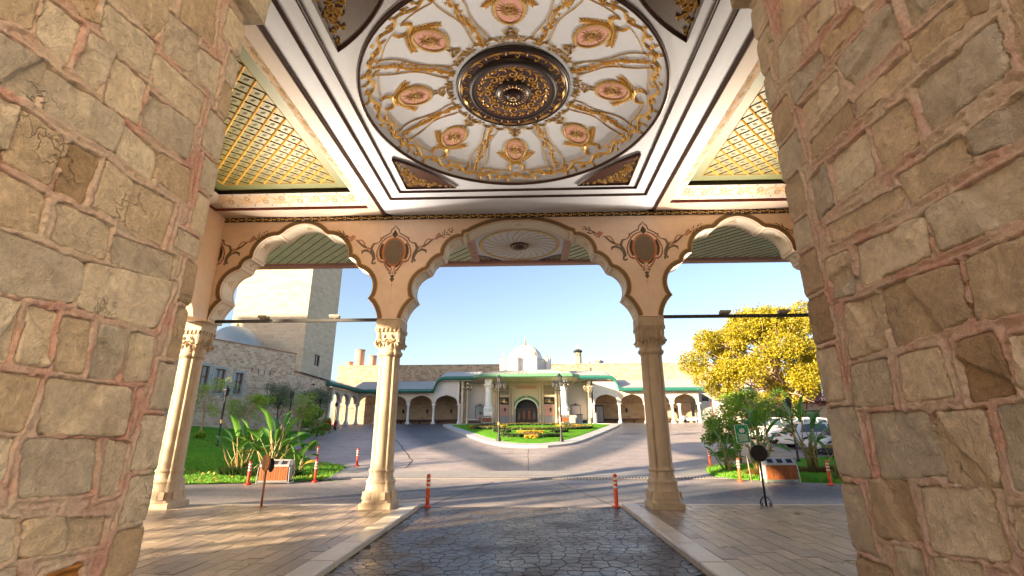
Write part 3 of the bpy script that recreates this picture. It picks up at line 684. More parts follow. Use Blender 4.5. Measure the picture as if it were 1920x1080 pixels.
CXA = (XL + XR) / 2; RA = (XR - XL) / 2 - 0.14; zc = 5.12
for layer, (y0, y1) in enumerate(((1.9, 2.5), (2.52, 3.24))):
    for i in range(11):
        voussoir(CXA, zc, RA, RA + 0.62, PI * i / 11, PI * (i + 1) / 11, 40 + i + 20 * layer, y0, y1)
mb = MB(); n = 24; ring = lambda y, r: [(CXA + r * math.cos(PI * k / n), y, zc + r * math.sin(PI * k / n)) for k in range(n + 1)]
mb.loft([ring(1.92, RA + 0.02), ring(GY0, RA + 0.02)], cap=False, closed=False); mb.build('vault', 'bounce_plaster', gate)
# spandrel wall over the arch
mb = MB()
pl = [(CXA + (RA + 0.60) * math.cos(PI * k / n), zc + (RA + 0.60) * math.sin(PI * k / n)) for k in range(n + 1)]
for k in range(n):
    (a0, b0), (a1, b1) = pl[k], pl[k + 1]
    mb.add([(a0, 3.17, b0), (a1, 3.17, b1), (a1, 3.17, 7.9), (a0, 3.17, 7.9), (a0, GY0, b0), (a1, GY0, b1), (a1, GY0, 7.9), (a0, GY0, 7.9)], [(0, 3, 2, 1), (4, 5, 6, 7), (0, 1, 5, 4), (3, 7, 6, 2)])
mb.box(-11, pl[-1][0], GY0 + 0.01, 3.165, 5.2, 7.9); mb.box(pl[0][0], 11, GY0 + 0.01, 3.165, 5.2, 7.9)
mb.build('spandrel', 'rubble_body', gate)
# ================================================================ PORCH: columns, lobed arches, painted ceiling, eaves
m, t = newmat('column_stone'); v = t.coord('pos'); vs2 = t.coord('pos', (7, 7, 0.8)); n1 = t.noise(v, 2.2, 6, 0.7); n2 = t.noise(vs2, 1.4, 5, 0.7, 0.5); n3 = t.noise(v, 60, 3, 0.7)
col = t.ramp(t.mix(0.5, n1, n2), [(0.3, (0.36, 0.28, 0.19)), (0.5, (0.50, 0.41, 0.30)), (0.7, (0.60, 0.51, 0.39))]); col = t.mix(0.5, col, t.ramp(n3, [(0.3, 0.75), (0.7, 1.2)]), 'MULTIPLY'); t.color(col); t.rough(0.66); t.bump(t.mix(0.5, n1, n3), 0.3, 0.012)
plain('peach_plaster', (0.84, 0.66, 0.53), 0.6, 0.12, 0.7, kind='pos')
plain('cream_paint', (0.74, 0.67, 0.58), 0.5, 0.10, 1.6, kind='pos')
plain('white_ceiling', (0.64, 0.69, 0.82), 0.55, 0.05, 0.9, kind='pos')
plain('pinkish_white', (0.50, 0.41, 0.35), 0.5, 0.05, 1.2, kind='pos')
plain('band_taupe', (0.17, 0.125, 0.085), 0.6, 0.12, 6.0, kind='pos')
plain('gold_line', (0.62, 0.34, 0.05), 0.45, 0.15, 9.0)
plain('gilt', (0.78, 0.50, 0.16), 0.34, 0.3, 18.0, metal=0.25, kind='pos')
plain('gilt_dull', (0.56, 0.38, 0.15), 0.42, 0.3, 18.0, metal=0.2, kind='pos')
plain('dark_wood', (0.055, 0.022, 0.016), 0.38, 0.35, 14.0, kind='pos')
plain('black_paint', (0.012, 0.008, 0.010), 0.5, 0.2, 10.0)
plain('plum_lacquer', (0.075, 0.045, 0.055), 0.35, 0.25, 8.0)
plain('red_paint', (0.20, 0.035, 0.022), 0.5, 0.15, 6.0)
plain('pink_oval', (0.70, 0.37, 0.32), 0.55, 0.08, 5.0)
plain('olive_paint', (0.16, 0.138, 0.022), 0.5, 0.12, 1.0, kind='pos')
plain('olive_border', (0.135, 0.145, 0.05), 0.5, 0.1, 1.0, kind='pos')
plain('canopy_green', (0.10, 0.26, 0.16), 0.5, 0.1, 3.0)
plain('eave_green', (0.56, 0.66, 0.50), 0.55, 0.10, 2.0, kind='pos')
plain('eave_pink', (0.46, 0.26, 0.25), 0.5, 0.12, 4.0, kind='pos')
plain('orange_paint', (0.50, 0.17, 0.045), 0.55, 0.12, 8.0)
plain('rust_paint', (0.36, 0.13, 0.07), 0.55, 0.15, 8.0)
plain('leaf_paint', (0.07, 0.045, 0.02), 0.6, 0.3, 12.0)
plain('rose_paint', (0.55, 0.26, 0.19), 0.6, 0.2, 14.0)
plain('iron', (0.035, 0.035, 0.04), 0.5, 0.2, 9.0)
plain('roof_plain', (0.35, 0.33, 0.30), 0.8, 0.15, 2.0)
m, t = newmat('lamp_lens'); t.color((0.8, 0.7, 0.5)); t.b.inputs['Emission Color'].default_value = (1.0, 0.78, 0.5, 1); t.b.inputs['Emission Strength'].default_value = 3.0
HC = 7.56; YF, YB = 12.10, 12.72; YC = 12.42; CCY = 7.6; RD = 2.80; SAG = 0.46
porch = empty('entrance_porch', (0, YC, 0), label='open porch with lobed arches on stone columns and a richly painted ceiling', cat='porch')
def pb(mb, name, mat, parent=None, **k):
    """build in world coordinates under the porch"""
    o = mb.build(name, mat, parent if parent is not None else porch, **k)
    if parent is None: o.location = (0, -YC, 0)
    return o
# ---- columns
def lobed(n=96):
    out = []
    for j in range(n):
        th = 2 * PI * j / n; r = 0.0
        for k in range(4):
            for c0, rad, off in ((0.128, 0.15, 0.0), (0.238, 0.044, PI / 4)):
                a = th - k * PI / 2 - off; dd = rad * rad - (c0 * math.sin(a)) ** 2
                if dd > 0 and math.cos(a) > 0: r = max(r, c0 * math.cos(a) + math.sqrt(dd))
        out.append((th, max(r, 0.16)))
    return out
LOB = lobed()
def lob_ring(s, z, amt=1.0, sq=0.0):
    """ring of the clustered section; amt fades the lobes, sq squares it off"""
    ring = []
    for th, r in LOB:
        rq = 0.28 / max(abs(math.cos(th)), abs(math.sin(th))); rr = r * amt + 0.275 * (1 - amt); rr = rr * (1 - sq) + min(rq, 0.36) * sq
        ring.append((rr * s * math.cos(th), rr * s * math.sin(th), z))
    return ring
def make_column(parent, loc):
    col = link('column', None, None, parent) if False else bpy.data.objects.new('column', None); COL.objects.link(col); col.parent = parent; col.location = loc
    mb = MB()
    mb.bbox(-0.385, 0.385, -0.385, 0.385, -0.05, 0.13, 0.02)
    mb.build('plinth', 'column_stone', col)
    mb = MB(); mb.loft([lob_ring(s, z, a, q) for s, z, a, q in ((1.42, 0.13, 0.5, 0.55), (1.40, 0.16, 0.5, 0.5), (1.36, 0.2, 0.55, 0.4), (1.30, 0.38, 0.6, 0.35), (1.30, 0.385, 0.6, 0.35), (1.25, 0.40, 0.6, 0.35), (1.21, 0.55, 0.6, 0.3), (1.25, 0.56, 0.6, 0.2), (1.28, 0.585, 0.6, 0.2), (1.25, 0.61, 0.6, 0.2), (1.13, 0.64, 0.7, 0.1), (1.06, 0.70, 0.8, 0.05),
        (1.05, 0.80, 0.85, 0), (1.10, 0.815, 0.8, 0), (1.135, 0.84, 0.7, 0), (1.10, 0.865, 0.8, 0), (1.02, 0.885, 0.9, 0), (1.0, 0.91, 1, 0))])
    # incised upright panels round the foot
    for k in range(4):
        for u in (-0.17, 0, 0.17):
            c, s = math.cos(k * PI / 2), math.sin(k * PI / 2)
            P = lambda a, b, h: (c * (0.372 - 0.10 * (b - 0.2) - h) - s * a, s * (0.372 - 0.10 * (b - 0.2) - h) + c * a, b)
            mb.prism([(u - 0.06, 0.20), (u + 0.06, 0.20), (u + 0.055, 0.37), (u - 0.055, 0.37)], P, 0.03, -0.006)
    mb.build('base', 'column_stone', col, angle=40)
    mb = MB(); mb.loft([lob_ring(1.0 - 0.03 * k / 5, 0.91 + (3.62 - 0.91) * k / 5) for k in range(6)]); mb.build('shaft', 'column_stone', col, angle=40)
    mb = MB(); mb.loft([lob_ring(s, z, a, q) for s, z, a, q in ((0.97, 3.61, 1, 0), (1.05, 3.63, 0.9, 0), (1.17, 3.665, 0.6, 0), (1.19, 3.70, 0.6, 0), (1.17, 3.735, 0.6, 0), (1.05, 3.765, 0.8, 0.0), (1.03, 3.80, 0.8, 0.1), (1.06, 3.88, 0.6, 0.3), (1.06, 4.0, 0.5, 0.45), (1.08, 4.12, 0.5, 0.6), (1.11, 4.25, 0.5, 0.75), (1.14, 4.33, 0.5, 0.9), (1.12, 4.34, 0.5, 1.0))])
    mb.bbox(-0.335, 0.335, -0.31, 0.31, 4.34, 4.585, 0.012)
    mb.build('capital', 'column_stone', col, angle=35)
    cap = col.children[-1] if False else None
    mb = MB()                                  # carved leaves, slits and drops of the capital
    for k in range(4):
        c, s = math.cos(k * PI / 2), math.sin(k * PI / 2)
        P = lambda a, b, h: (c * (0.285 + 0.05 * max(0, (b - 3.85)) / 0.5 + h) - s * a, s * (0.285 + 0.05 * max(0, (b - 3.85)) / 0.5 + h) + c * a, b)
        for u in (-0.27, -0.16, -0.05, 0.06, 0.17, 0.28):
            mb.prism([(u - 0.03, 4.25), (u + 0.02, 4.25), (u + 0.04, 4.345), (u - 0.01, 4.345)], P, -0.02, 0.022)
        for u in (-0.115, 0.115):
            mb.ribbon(arc((u + 0.085, 4.06), (u - 0.085, 4.06), -0.13, 10), 0.045, P, 0.045, base=-0.01); mb.leaf(u, 4.05, PI / 2 + (0.25 if u > 0 else -0.25), 0.16, 0.05, P, 0.035)
        for u in (-0.30, 0.0, 0.30):
            mb.ribbon(arc((u + 0.06, 3.98), (u - 0.06, 3.98), -0.09, 8), 0.05, P, 0.05, base=-0.01)
            mb.leaf(u, 4.06, -PI / 2, 0.22, 0.10, P, 0.05)
        for u in (-0.2, -0.1, 0.1, 0.2): mb.leaf(u, 3.98, -PI / 2, 0.16, 0.06, P, 0.03)
        a = PI / 4                             # corner drops
        q = MB(); cc, ss = math.cos(k * PI / 2 + a), math.sin(k * PI / 2 + a)
        mb.lathe([(0.008, 3.86), (0.035, 3.90), (0.05, 3.97), (0.06, 4.05), (0.07, 4.15), (0.07, 4.26), (0.03, 4.30)], 8, (0.36 * cc, 0.36 * ss, 0))
    mb.build('carving', 'column_stone', col)
    return col
col0 = make_column(porch, (-3.42, 0, 0))
for x in (3.42, -8.76, 8.76): c_ = copy_tree(col0, porch); c_.location = (x, 0, 0)
for x in (-8.76, 8.76): c_ = copy_tree(col0, porch); c_.location = (x, -8.5, 0)
# ---- lobed arches
def arch_half(pts):
    out = []
    for (p0, b), (p1, _) in zip(pts[:-1], pts[1:]):
        a = arc(p0, p1, -b, 10 if b else 1); out += a[:-1] if b else [p0]
    out.append(pts[-1][0]); return out
SIDE = [((2.28, 4.585), 0.06), ((1.98, 5.15), 0.24), ((1.68, 6.02), 0), ((1.60, 6.09), 0.07), ((1.36, 6.33), 0), ((1.33, 6.40), 0.19), ((0.70, 7.02), 0), ((0.60, 7.08), 0.07), ((0.0, 7.37), 0)]
MID = [((3.10, 4.585), 0.06), ((2.76, 5.13), 0.22), ((2.47, 5.93), 0), ((2.41, 6.00), 0.07), ((2.05, 6.33), 0), ((2.02, 6.40), 0.15), ((1.52, 6.87), 0), ((1.48, 6.99), 0), ((1.36, 7.02), 0.11), ((0.0, 7.36), 0)]
def full_arch(spec):
    h = arch_half(spec); return h + [(-x, z) for x, z in reversed(h[:-1])]       # right spring -> apex -> left spring
ARCH = [(-6.02, 2.62, SIDE, -8.64, -3.42), (0.0, 3.42, MID, -3.42, 3.42), (6.02, 2.62, SIDE, 3.42, 8.64)]
def offset_curve(c, d):
    """push the curve outwards (away from the opening) with softened normals"""
    n = len(c); N = []
    for i in range(n):
        x0, z0 = c[max(i - 1, 0)]; x1, z1 = c[min(i + 1, n - 1)]; dx, dz = x1 - x0, z1 - z0; L = math.hypot(dx, dz) or 1; N.append((dz / L, -dx / L))
    N2 = []
    for i in range(n):
        a = sum(N[k][0] for k in range(max(0, i - 1), min(n, i + 2))); b = sum(N[k][1] for k in range(max(0, i - 1), min(n, i + 2))); L = math.hypot(a, b) or 1; N2.append((a / L, b / L))
    return [(x + nx * d, z + nz * d) for (x, z), (nx, nz) in zip(c, N2)]
fW = lambda a, b, h: (a, YF - 0.004 - h, b)
for cx, hw, spec, xa, xb in ARCH:
    cur = [(cx + x, z) for x, z in full_arch(spec)]
    poly = [(xa + 0.001, HC), (xa + 0.001, 4.585), ] + list(reversed(cur)) + [(xb - 0.001, 4.585), (xb - 0.001, HC)]
    mb = MB(); n = len(poly)
    mb.v = [(a, YF, b) for a, b in poly] + [(a, YB, b) for a, b in poly]
    mb.f = [tuple(range(n)), tuple(reversed(range(n, 2 * n)))]; mb.mi = [0, 0]
    for j in range(n):
        mb.f.append((j, j + n, (j + 1) % n + n, (j + 1) % n)); mb.mi.append(1 if 1 <= j < n - 2 else 0)
    wall = pb(mb, 'arch_wall', None, mats=['peach_plaster', 'cream_paint'])
    # painted band round the opening with a gilt line on each side
    L = len(cur); o1, o2, o3, o4 = offset_curve(cur, 0.004), offset_curve(cur, 0.024), offset_curve(cur, 0.118), offset_curve(cur, 0.142)
    for nm, mt, pa, pq, dz in (('band', 'band_taupe', o2, o3, 0.0), ('gilt_edge', 'gold_line', o1, o2, 0.0005), ('gilt_edge', 'gold_line', o3, o4, 0.0005)):
        b = MB(); b.v = [fW(x, z, dz) for x, z in pa] + [fW(x, z, dz) for x, z in pq]; b.f = [(i, i + 1, L + i + 1, L + i) for i in range(L - 1)]; b.mi = [0] * (L - 1)
        b.build(nm, mt, wall)
    # panels lined out on the soffit, one for each lobe
    lines = MB(); motif = MB(); gl = MB()
    s_acc = [0.0]
    for i in range(1, L): s_acc.append(s_acc[-1] + math.dist(cur[i - 1], cur[i]))
    def on(s, y, h):
        i = min(max(np.searchsorted(s_acc, s) - 1, 0), L - 2); k = (s - s_acc[i]) / max(1e-6, s_acc[i + 1] - s_acc[i]); (x0, z0), (x1, z1) = cur[i], cur[i + 1]
        dx, dz = x1 - x0, z1 - z0; q = math.hypot(dx, dz) or 1; return (x0 + dx * k - dz / q * (h + 0.003), y, z0 + dz * k + dx / q * (h + 0.003))
    cusps = [0]
    for i in range(1, L - 1):
        a = math.atan2(cur[i][1] - cur[i - 1][1], cur[i][0] - cur[i - 1][0]); b = math.atan2(cur[i + 1][1] - cur[i][1], cur[i + 1][0] - cur[i][0]); d = (b - a + PI) % (2 * PI) - PI
        if abs(d) > 0.45: cusps.append(i)
    cusps.append(L - 1)
    for i0, i1 in zip(cusps[:-1], cusps[1:]):
        s0, s1 = s_acc[i0], s_acc[i1]
        if s1 - s0 < 0.25:
            gl.ribbon([(s0 + 0.01, YF + 0.005), (s0 + 0.01, YB - 0.005)], 0.02, on, 0.0, False); continue
        for ins in (0.05, 0.075):
            pts = [(s0 + ins, YF + ins), (s1 - ins, YF + ins), (s1 - ins, YB - ins), (s0 + ins, YB - ins), (s0 + ins, YF + ins)]
            for p, q in zip(pts[:-1], pts[1:]):
                m_ = max(2, int(math.dist(p, q) / 0.06)); lines.ribbon([(p[0] + (q[0] - p[0]) * k / m_, p[1] + (q[1] - p[1]) * k / m_) for k in range(m_ + 1)], 0.008, on, 0.0, False)
        sm, ym = (s0 + s1) / 2, (YF + YB) / 2
        for k in range(7):
            a = k * 2 * PI / 7; motif.leaf(sm + 0.012 * math.cos(a), ym + 0.012 * math.sin(a), a, min(0.11, (s1 - s0) * 0.2) * (1.4 if k % 2 else 0.8), 0.04, on, 0.001)
    lines.build('lining', 'rust_paint', wall); motif.build('motif', 'gilt_dull', wall); 
    if gl.v: gl.build('gilt_bar', 'gold_line', wall)
# side walls of the porch with one broad arch each (same family of curve)
for sx in (-1, 1):
    cur = [(CCY + 0.3 + x * 1.18, z) for x, z in full_arch(MID)]; xa, xb = 3.25, 12.09
    poly = [(xa, HC), (xa, 4.585)] + list(reversed(cur)) + [(xb, 4.585), (xb, HC)]; n = len(poly); X0, X1 = sorted((sx * 8.32, sx * 8.94))
    mb = MB(); mb.v = [(X0, a, b) for a, b in poly] + [(X1, a, b) for a, b in poly]; mb.f = [tuple(reversed(range(n))), tuple(range(n, 2 * n))] + [(j, (j + 1) % n, (j + 1) % n + n, j + n) for j in range(n)]; mb.mi = [0] * len(mb.f)
    pb(mb, 'side_arch_wall', 'peach_plaster')
# ---- dark frieze with gilt scrolls along the head of the wall
mb = MB(); mb.box(-8.6, 8.6, YF - 0.035, YF - 0.0015, 7.445, HC - 0.002); fr = pb(mb, 'frieze', 'black_paint')
mb = MB(); fF = lambda a, b, h: (a, YF - 0.036 - h, b); x = -8.5; k = 0
while x < 8.5:
    for sg in (-1, 1):
        mb.ribbon(spiral(x + 0.10, 7.50 + 0.012 * sg, 0.042, 0.008, sg * 2.6, sg * -1.6, 9), 0.020, fF, 0.004)
    mb.leaf(x + 0.02, 7.50, 0.5 if k % 2 else -0.5, 0.11, 0.045, fF, 0.004); mb.leaf(x + 0.02, 7.50, PI, 0.08, 0.05, fF, 0.004)
    mb.leaf(x - 0.06, 7.475, PI / 2, 0.06, 0.06, fF, 0.004)
    x += 0.235; k += 1
mb.build('scrollwork', 'gilt', fr)
# ---- cartouches painted on the spandrels
def cartouche(x0):
    e = bpy.data.objects.new('cartouche', None); COL.objects.link(e); e.parent = porch; e.location = (0, -YC, 0)
    z0 = 6.48; lay = [0.0]
    def bld(mb, nm, mt):
        mb.build(nm, mt, e)
    def f(lev): return lambda a, b, h: (x0 + a, YF - 0.0035 - lev * 0.0012 - h, z0 + b)
    E_ = lambda rx, rz, n=36, a0=0, a1=2 * PI: [(rx * math.cos(a0 + (a1 - a0) * i / n), rz * math.sin(a0 + (a1 - a0) * i / n)) for i in range(n + (0 if a1 - a0 > 6 else 1))]
    mb = MB(); mb.flat(E_(0.335, 0.425), f(2)); bld(mb, 'oval_rim', 'orange_paint')
    mb = MB(); mb.flat(E_(0.275, 0.375), f(3)); bld(mb, 'oval_field', 'band_taupe')
    mb = MB()
    for s in (-1, 1):
        for i in range(13):
            a = R(-32 + i * 5.2); mb.leaf(s * 0.33 * math.cos(a), 0.02 + 0.36 * math.sin(a), a if s > 0 else PI - a, 0.105, 0.045, f(1), 0)
        mb.ribbon([(s * 0.365 * math.cos(R(q)), 0.02 + 0.385 * math.sin(R(q))) for q in range(-36, 36, 6)], 0.07, f(1.3), 0)
        mb.ribbon([(s * 0.20 * math.cos(R(q)) + s * 0.02, -0.18 - 0.27 * math.sin(R(q))) for q in range(20, 85, 8)], 0.045, f(4), 0)
    mb.leaf(0, 0.40, PI / 2, 0.26, 0.17, f(4), 0); bld(mb, 'dark_fringe', 'leaf_paint')
    mb = MB()
    for s in (-1, 1):
        mb.ribbon([(0.0, 0.46), (s * 0.10, 0.47), (s * 0.22, 0.42), (s * 0.33, 0.32), (s * 0.42, 0.18), (s * 0.47, 0.02), (s * 0.46, -0.14), (s * 0.40, -0.26), (s * 0.30, -0.33)], 0.035, f(2.5), 0)
        mb.ribbon([(s * 0.46, 0.04), (s * 0.47, -0.12), (s * 0.40, -0.26), (s * 0.26, -0.30), (s * 0.20, -0.42), (s * 0.12, -0.54), (s * 0.02, -0.60)], 0.04, f(2.4), 0)
        mb.ribbon([(s * 0.28, 0.40), (s * 0.40, 0.42), (s * 0.34, 0.30)], 0.05, f(2.3), 0)
        mb.ribbon([(s * 0.13, -0.47), (s * 0.10, -0.56), (s * 0.03, -0.52), (s * 0.05, -0.45)], 0.028, f(2.6), 0)
        mb.ribbon(spiral(s * 0.70, 0.13, 0.04, 0.012, 0, s * 5, 8) , 0.022, f(2.6), 0)
        mb.ribbon([(s * 0.60, 0.08), (s * 0.72, 0.09), (s * 0.84, 0.16)], 0.026, f(2.6), 0)
        mb.ribbon([(s * 0.80, 0.12), (s * 0.84, 0.26), (s * 0.92, 0.36), (s * 1.00, 0.36), (s * 1.04, 0.31)], 0.03, f(2.6), 0)
    bld(mb, 'rust_scrolls', 'rust_paint')
    mb = MB()
    for s in (-1, 1):
        mb.ribbon([(0, 0.78), (s * 0.05, 0.70), (s * 0.10, 0.66), (s * 0.13, 0.55), (s * 0.26, 0.48), (s * 0.36, 0.42), (s * 0.42, 0.30), (s * 0.50, 0.26)], 0.035, f(1), 0)
        mb.ribbon([(s * 0.44, 0.28), (s * 0.58, 0.24), (s * 0.64, 0.10), (s * 0.57, -0.06), (s * 0.54, -0.20), (s * 0.60, -0.30)], [0.05, 0.06, 0.085, 0.095, 0.09, 0.06], f(1), 0)
        mb.ribbon(spiral(s * 0.55, -0.29, 0.06, 0.025, 0, s * 4.6, 9), 0.05, f(1.1), 0)
        mb.ribbon([(s * 0.56, -0.16), (s * 0.66, 0.0), (s * 0.78, 0.06), (s * 0.88, 0.02), (s * 0.90, -0.06)], [0.03, 0.05, 0.07, 0.07, 0.04], f(1.2), 0)
        mb.ribbon([(s * 0.74, 0.12), (s * 0.82, 0.16), (s * 0.92, 0.22), (s * 1.02, 0.32), (s * 1.10, 0.38)], [0.05, 0.08, 0.05, 0.05, 0.04], f(1.2), 0)
        mb.leaf(s * 0.05, -0.74, PI / 2 + s * 1.1, 0.14, 0.08, f(1.1), 0); mb.leaf(s * 0.03, -0.64, PI / 2 - s * 1.2, 0.10, 0.06, f(1.3), 0)
    mb.ribbon([(0, -0.56), (0, -0.88)], 0.035, f(1), 0); mb.leaf(0, -0.72, -PI / 2, 0.16, 0.13, f(1.4), 0); mb.disc(0, -0.95, 0.012, 0.018, f(1), 0, 0.0005, 8)
    bld(mb, 'grey_scrolls', 'band_taupe')
    mb = MB(); rg = random.Random(3)
    for s in (-1, 1):
        for i in range(26):
            k = i / 25; mb.leaf(s * (1.14 + 0.42 * k), 0.36 + 0.24 * k + 0.05 * math.sin(i * 2.4), (0.5 if s > 0 else PI - 0.5) + rg.uniform(-1.3, 1.3), 0.07 + 0.06 * rg.random(), 0.028, f(2 + 0.02 * i), 0)
    bld(mb, 'sprays', 'leaf_paint')
    mb = MB()
    for s in (-1, 1):
        for i in range(9):
            mb.disc(s * (1.13 + 0.15 * rg.random()), 0.36 + 0.16 * rg.random(), 0.035, 0.035, f(4 + i * 0.1), 0, 0.0005, 8)
    bld(mb, 'blossoms', 'rose_paint')
for x in (-3.42, 3.42, -8.64, 8.64): cartouche(x)
# ---- ceiling: centre panel with saucer dome
ceil = bpy.data.objects.new('ceiling', None); COL.objects.link(ceil); ceil.parent = porch; ceil.location = (0, -YC, 0)
def cb(mb, nm, mt, **k): return mb.build(nm, mt, ceil, **k)
mb = MB(); n = 96; inner = []; outer = []
for j in range(n):
    a = 2 * PI * j / n; c, s = math.cos(a), math.sin(a); inner.append((RD * c, CCY + RD * s, HC))
    k = 1e9
    if abs(c) > 1e-9: k = min(k, 3.73 / abs(c))
    if s > 1e-9: k = min(k, (YF - CCY) / s)
    if s < -1e-9: k = min(k, (CCY - 3.16) / -s)
    outer.append((k * c, CCY + k * s, HC))
mb.loft([outer, inner], cap=False)
for sx in (-3.73, 3.73):                        # the four corners the polar ring leaves out
    for yy in (YF, 3.16): mb.v.append((sx, yy, HC))
cb(mb, 'centre_panel', 'white_ceiling')
mb = MB(); mb.box(-3.73, 3.73, 3.16, YF, HC + 0.012, HC + 0.02)
def dome(r): return SAG * (1 - min(1.0, (r / RD)) ** 4)
mb = MB(); mb.loft([[(r * math.cos(2 * PI * j / n), CCY + r * math.sin(2 * PI * j / n), HC + dome(r)) for j in range(n)] for r in [RD * k for k in (1, 0.97, 0.93, 0.88, 0.82, 0.75, 0.65, 0.5, 0.3, 0.1, 0.004)]], cap=False); cb(mb, 'saucer_dome', 'white_ceiling', smooth=True)
fD = lambda a, b, h: (a, CCY + b, HC + dome(math.hypot(a, b)) - 0.004 - h)
fC = lambda a, b, h: (a, CCY + b, HC - 0.002 - h)
mb = MB(); mb.ringband(0, 0, RD, RD, [(-0.03, 0), (-0.027, 0.03), (-0.008, 0.042), (0.0, 0.028), (0.012, 0.045), (0.032, 0.038), (0.038, 0.0)], lambda a, b, h: (a, CCY + b, HC + 0.003 - h), 96); cb(mb, 'ring_moulding', 'dark_wood', angle=50)
def frame_line(pts, w, nm='frame_moulding', closed=True, par=ceil):
    mb = MB(); n = len(pts); prof = [(-w / 2, 0), (-w / 2, 0.03), (-w * 0.15, 0.045), (0, 0.028), (w * 0.15, 0.045), (w / 2, 0.03), (w / 2, 0)]
    rings = []
    for i in range(n):
        p0, p, p1 = pts[(i - 1) % n], pts[i], pts[(i + 1) % n]
        d0 = Vector((p[0] - p0[0], p[1] - p0[1])).normalized(); d1 = Vector((p1[0] - p[0], p1[1] - p[1])).normalized()
        if not closed and i == 0: d0 = d1
        if not closed and i == n - 1: d1 = d0
        m_ = (Vector((-d0.y, d0.x)) + Vector((-d1.y, d1.x))); m_ /= max(0.3, m_.dot(Vector((-d0.y, d0.x))))
        rings.append([fC(p[0] + m_.x * q, p[1] + m_.y * q, h) for q, h in prof])
    if closed: rings.append(rings[0])
    mb.loft(rings, cap=False, closed=False); return mb.build(nm, 'dark_wood', par, angle=50)
frame_line([(-3.30, -3.46), (3.30, -3.46), (3.30, 3.46), (-3.30, 3.46)], 0.062); frame_line([(-2.97, -3.10), (2.97, -3.10), (2.97, 3.10), (-2.97, 3.10)], 0.05)
frame_line([(-3.73, -4.3), (-3.73, 4.49)], 0.085, closed=False); frame_line([(3.73, 4.49), (3.73, -4.3)], 0.085, closed=False)
# corner spandrels
for sx in (-1, 1):
    for sy in (-1, 1):
        P0, P1, P2 = (2.74, 1.56), (2.74, 2.88), (1.50, 2.88); hyp = arc(P2, P0, -0.12, 12)
        tri = [(x * sx, y * sy) for x, y in [P0, P1] + hyp[:-1]]
        mb = MB(); mb.prism(tri, fC, -0.0, 0.02); sp = cb(mb, 'corner_panel', 'dark_wood')
        b = MB(); cxx = sum(p[0] for p in tri) / len(tri); cyy = sum(p[1] for p in tri) / len(tri); k = 0.86
        for i in range(len(tri)):
            a, q = tri[i], tri[(i + 1) % len(tri)]; b.ribbon([a, q], 0.06, fC, 0.045, False, 0.02)
        b.build('edge_moulding', 'dark_wood', sp)
        b = MB(); ex, ey = 2.45 * sx, 2.6 * sy
        for (ux, uy, r0, st) in ((2.5, 2.62, 0.11, 0), (2.30, 2.68, 0.075, 1), (2.55, 2.38, 0.075, 2), (2.08, 2.76, 0.06, 3), (2.62, 2.15, 0.06, 4), (1.88, 2.79, 0.04, 5), (2.66, 1.93, 0.04, 6), (2.36, 2.46, 0.09, 1), (2.22, 2.56, 0.06, 3), (2.48, 2.26, 0.07, 0), (2.64, 2.72, 0.06, 2), (2.16, 2.82, 0.04, 4), (2.69, 2.5, 0.04, 5), (2.0, 2.68, 0.05, 2), (2.58, 2.02, 0.05, 1), (2.67, 1.78, 0.03, 3), (2.61, 2.28, 0.06, 5), (2.5, 2.0, 0.04, 2), (2.69, 2.2, 0.035, 1), (2.69, 1.69, 0.02, 0), (1.74, 2.82, 0.03, 1), (1.64, 2.84, 0.02, 2), (2.44, 2.30, 0.08, 4), (2.26, 2.66, 0.07, 0), (2.13, 2.70, 0.06, 1), (2.52, 2.50, 0.07, 3), (2.40, 2.62, 0.08, 5), (2.56, 2.18, 0.06, 3)):
            b.ribbon([(x * sx, y * sy) for x, y in spiral(ux, uy, r0, r0 * 0.2, st, st + 6.5, 12)], 0.028, fC, 0.03, True, 0.02)
            for q in range(4): b.leaf(ux * sx, uy * sy, st + q * 1.7, r0 * 1.3, 0.035, fC, 0.025, 0.02)
        b.build('gilt_scrolls', 'gilt_dull', sp)
# rosette
mb = MB(); fz = HC + SAG
mb.lathe([(1.06, -0.0), (1.06, -0.05), (1.02, -0.075), (0.98, -0.06), (0.84, -0.05), (0.80, -0.10), (0.74, -0.115), (0.70, -0.10), (0.62, -0.085), (0.58, -0.10), (0.32, -0.085), (0.31, -0.14), (0.26, -0.17), (0.19, -0.15), (0.16, -0.10), (0.13, -0.10), (0.12, -0.2), (0.05, -0.24), (0.01, -0.245)], 64, (0, CCY, fz - 0.005)); ros = cb(mb, 'rosette', 'plum_lacquer', angle=40)
mb = MB(); mb.ringband(0, 0, 1.06, 1.06, [(-0.02, 0.06), (0.0, 0.08), (0.03, 0.05), (0.035, -0.02)], lambda a, b, h: (a, CCY + b, fz - h), 64); mb.ringband(0, 0, 0.79, 0.79, [(-0.06, 0.10), (-0.02, 0.135), (0.03, 0.12), (0.06, 0.05)], lambda a, b, h: (a, CCY + b, fz - h), 64); mb.ringband(0, 0, 0.31, 0.31, [(-0.03, 0.14), (0.0, 0.16), (0.03, 0.12), (0.035, 0.08)], lambda a, b, h: (a, CCY + b, fz - h), 48); mb.build('dark_rings', 'black_paint', ros, smooth=True)
fR = lambda lev: (lambda a, b, h: (a, CCY + b, fz - lev - h))
mb = MB()
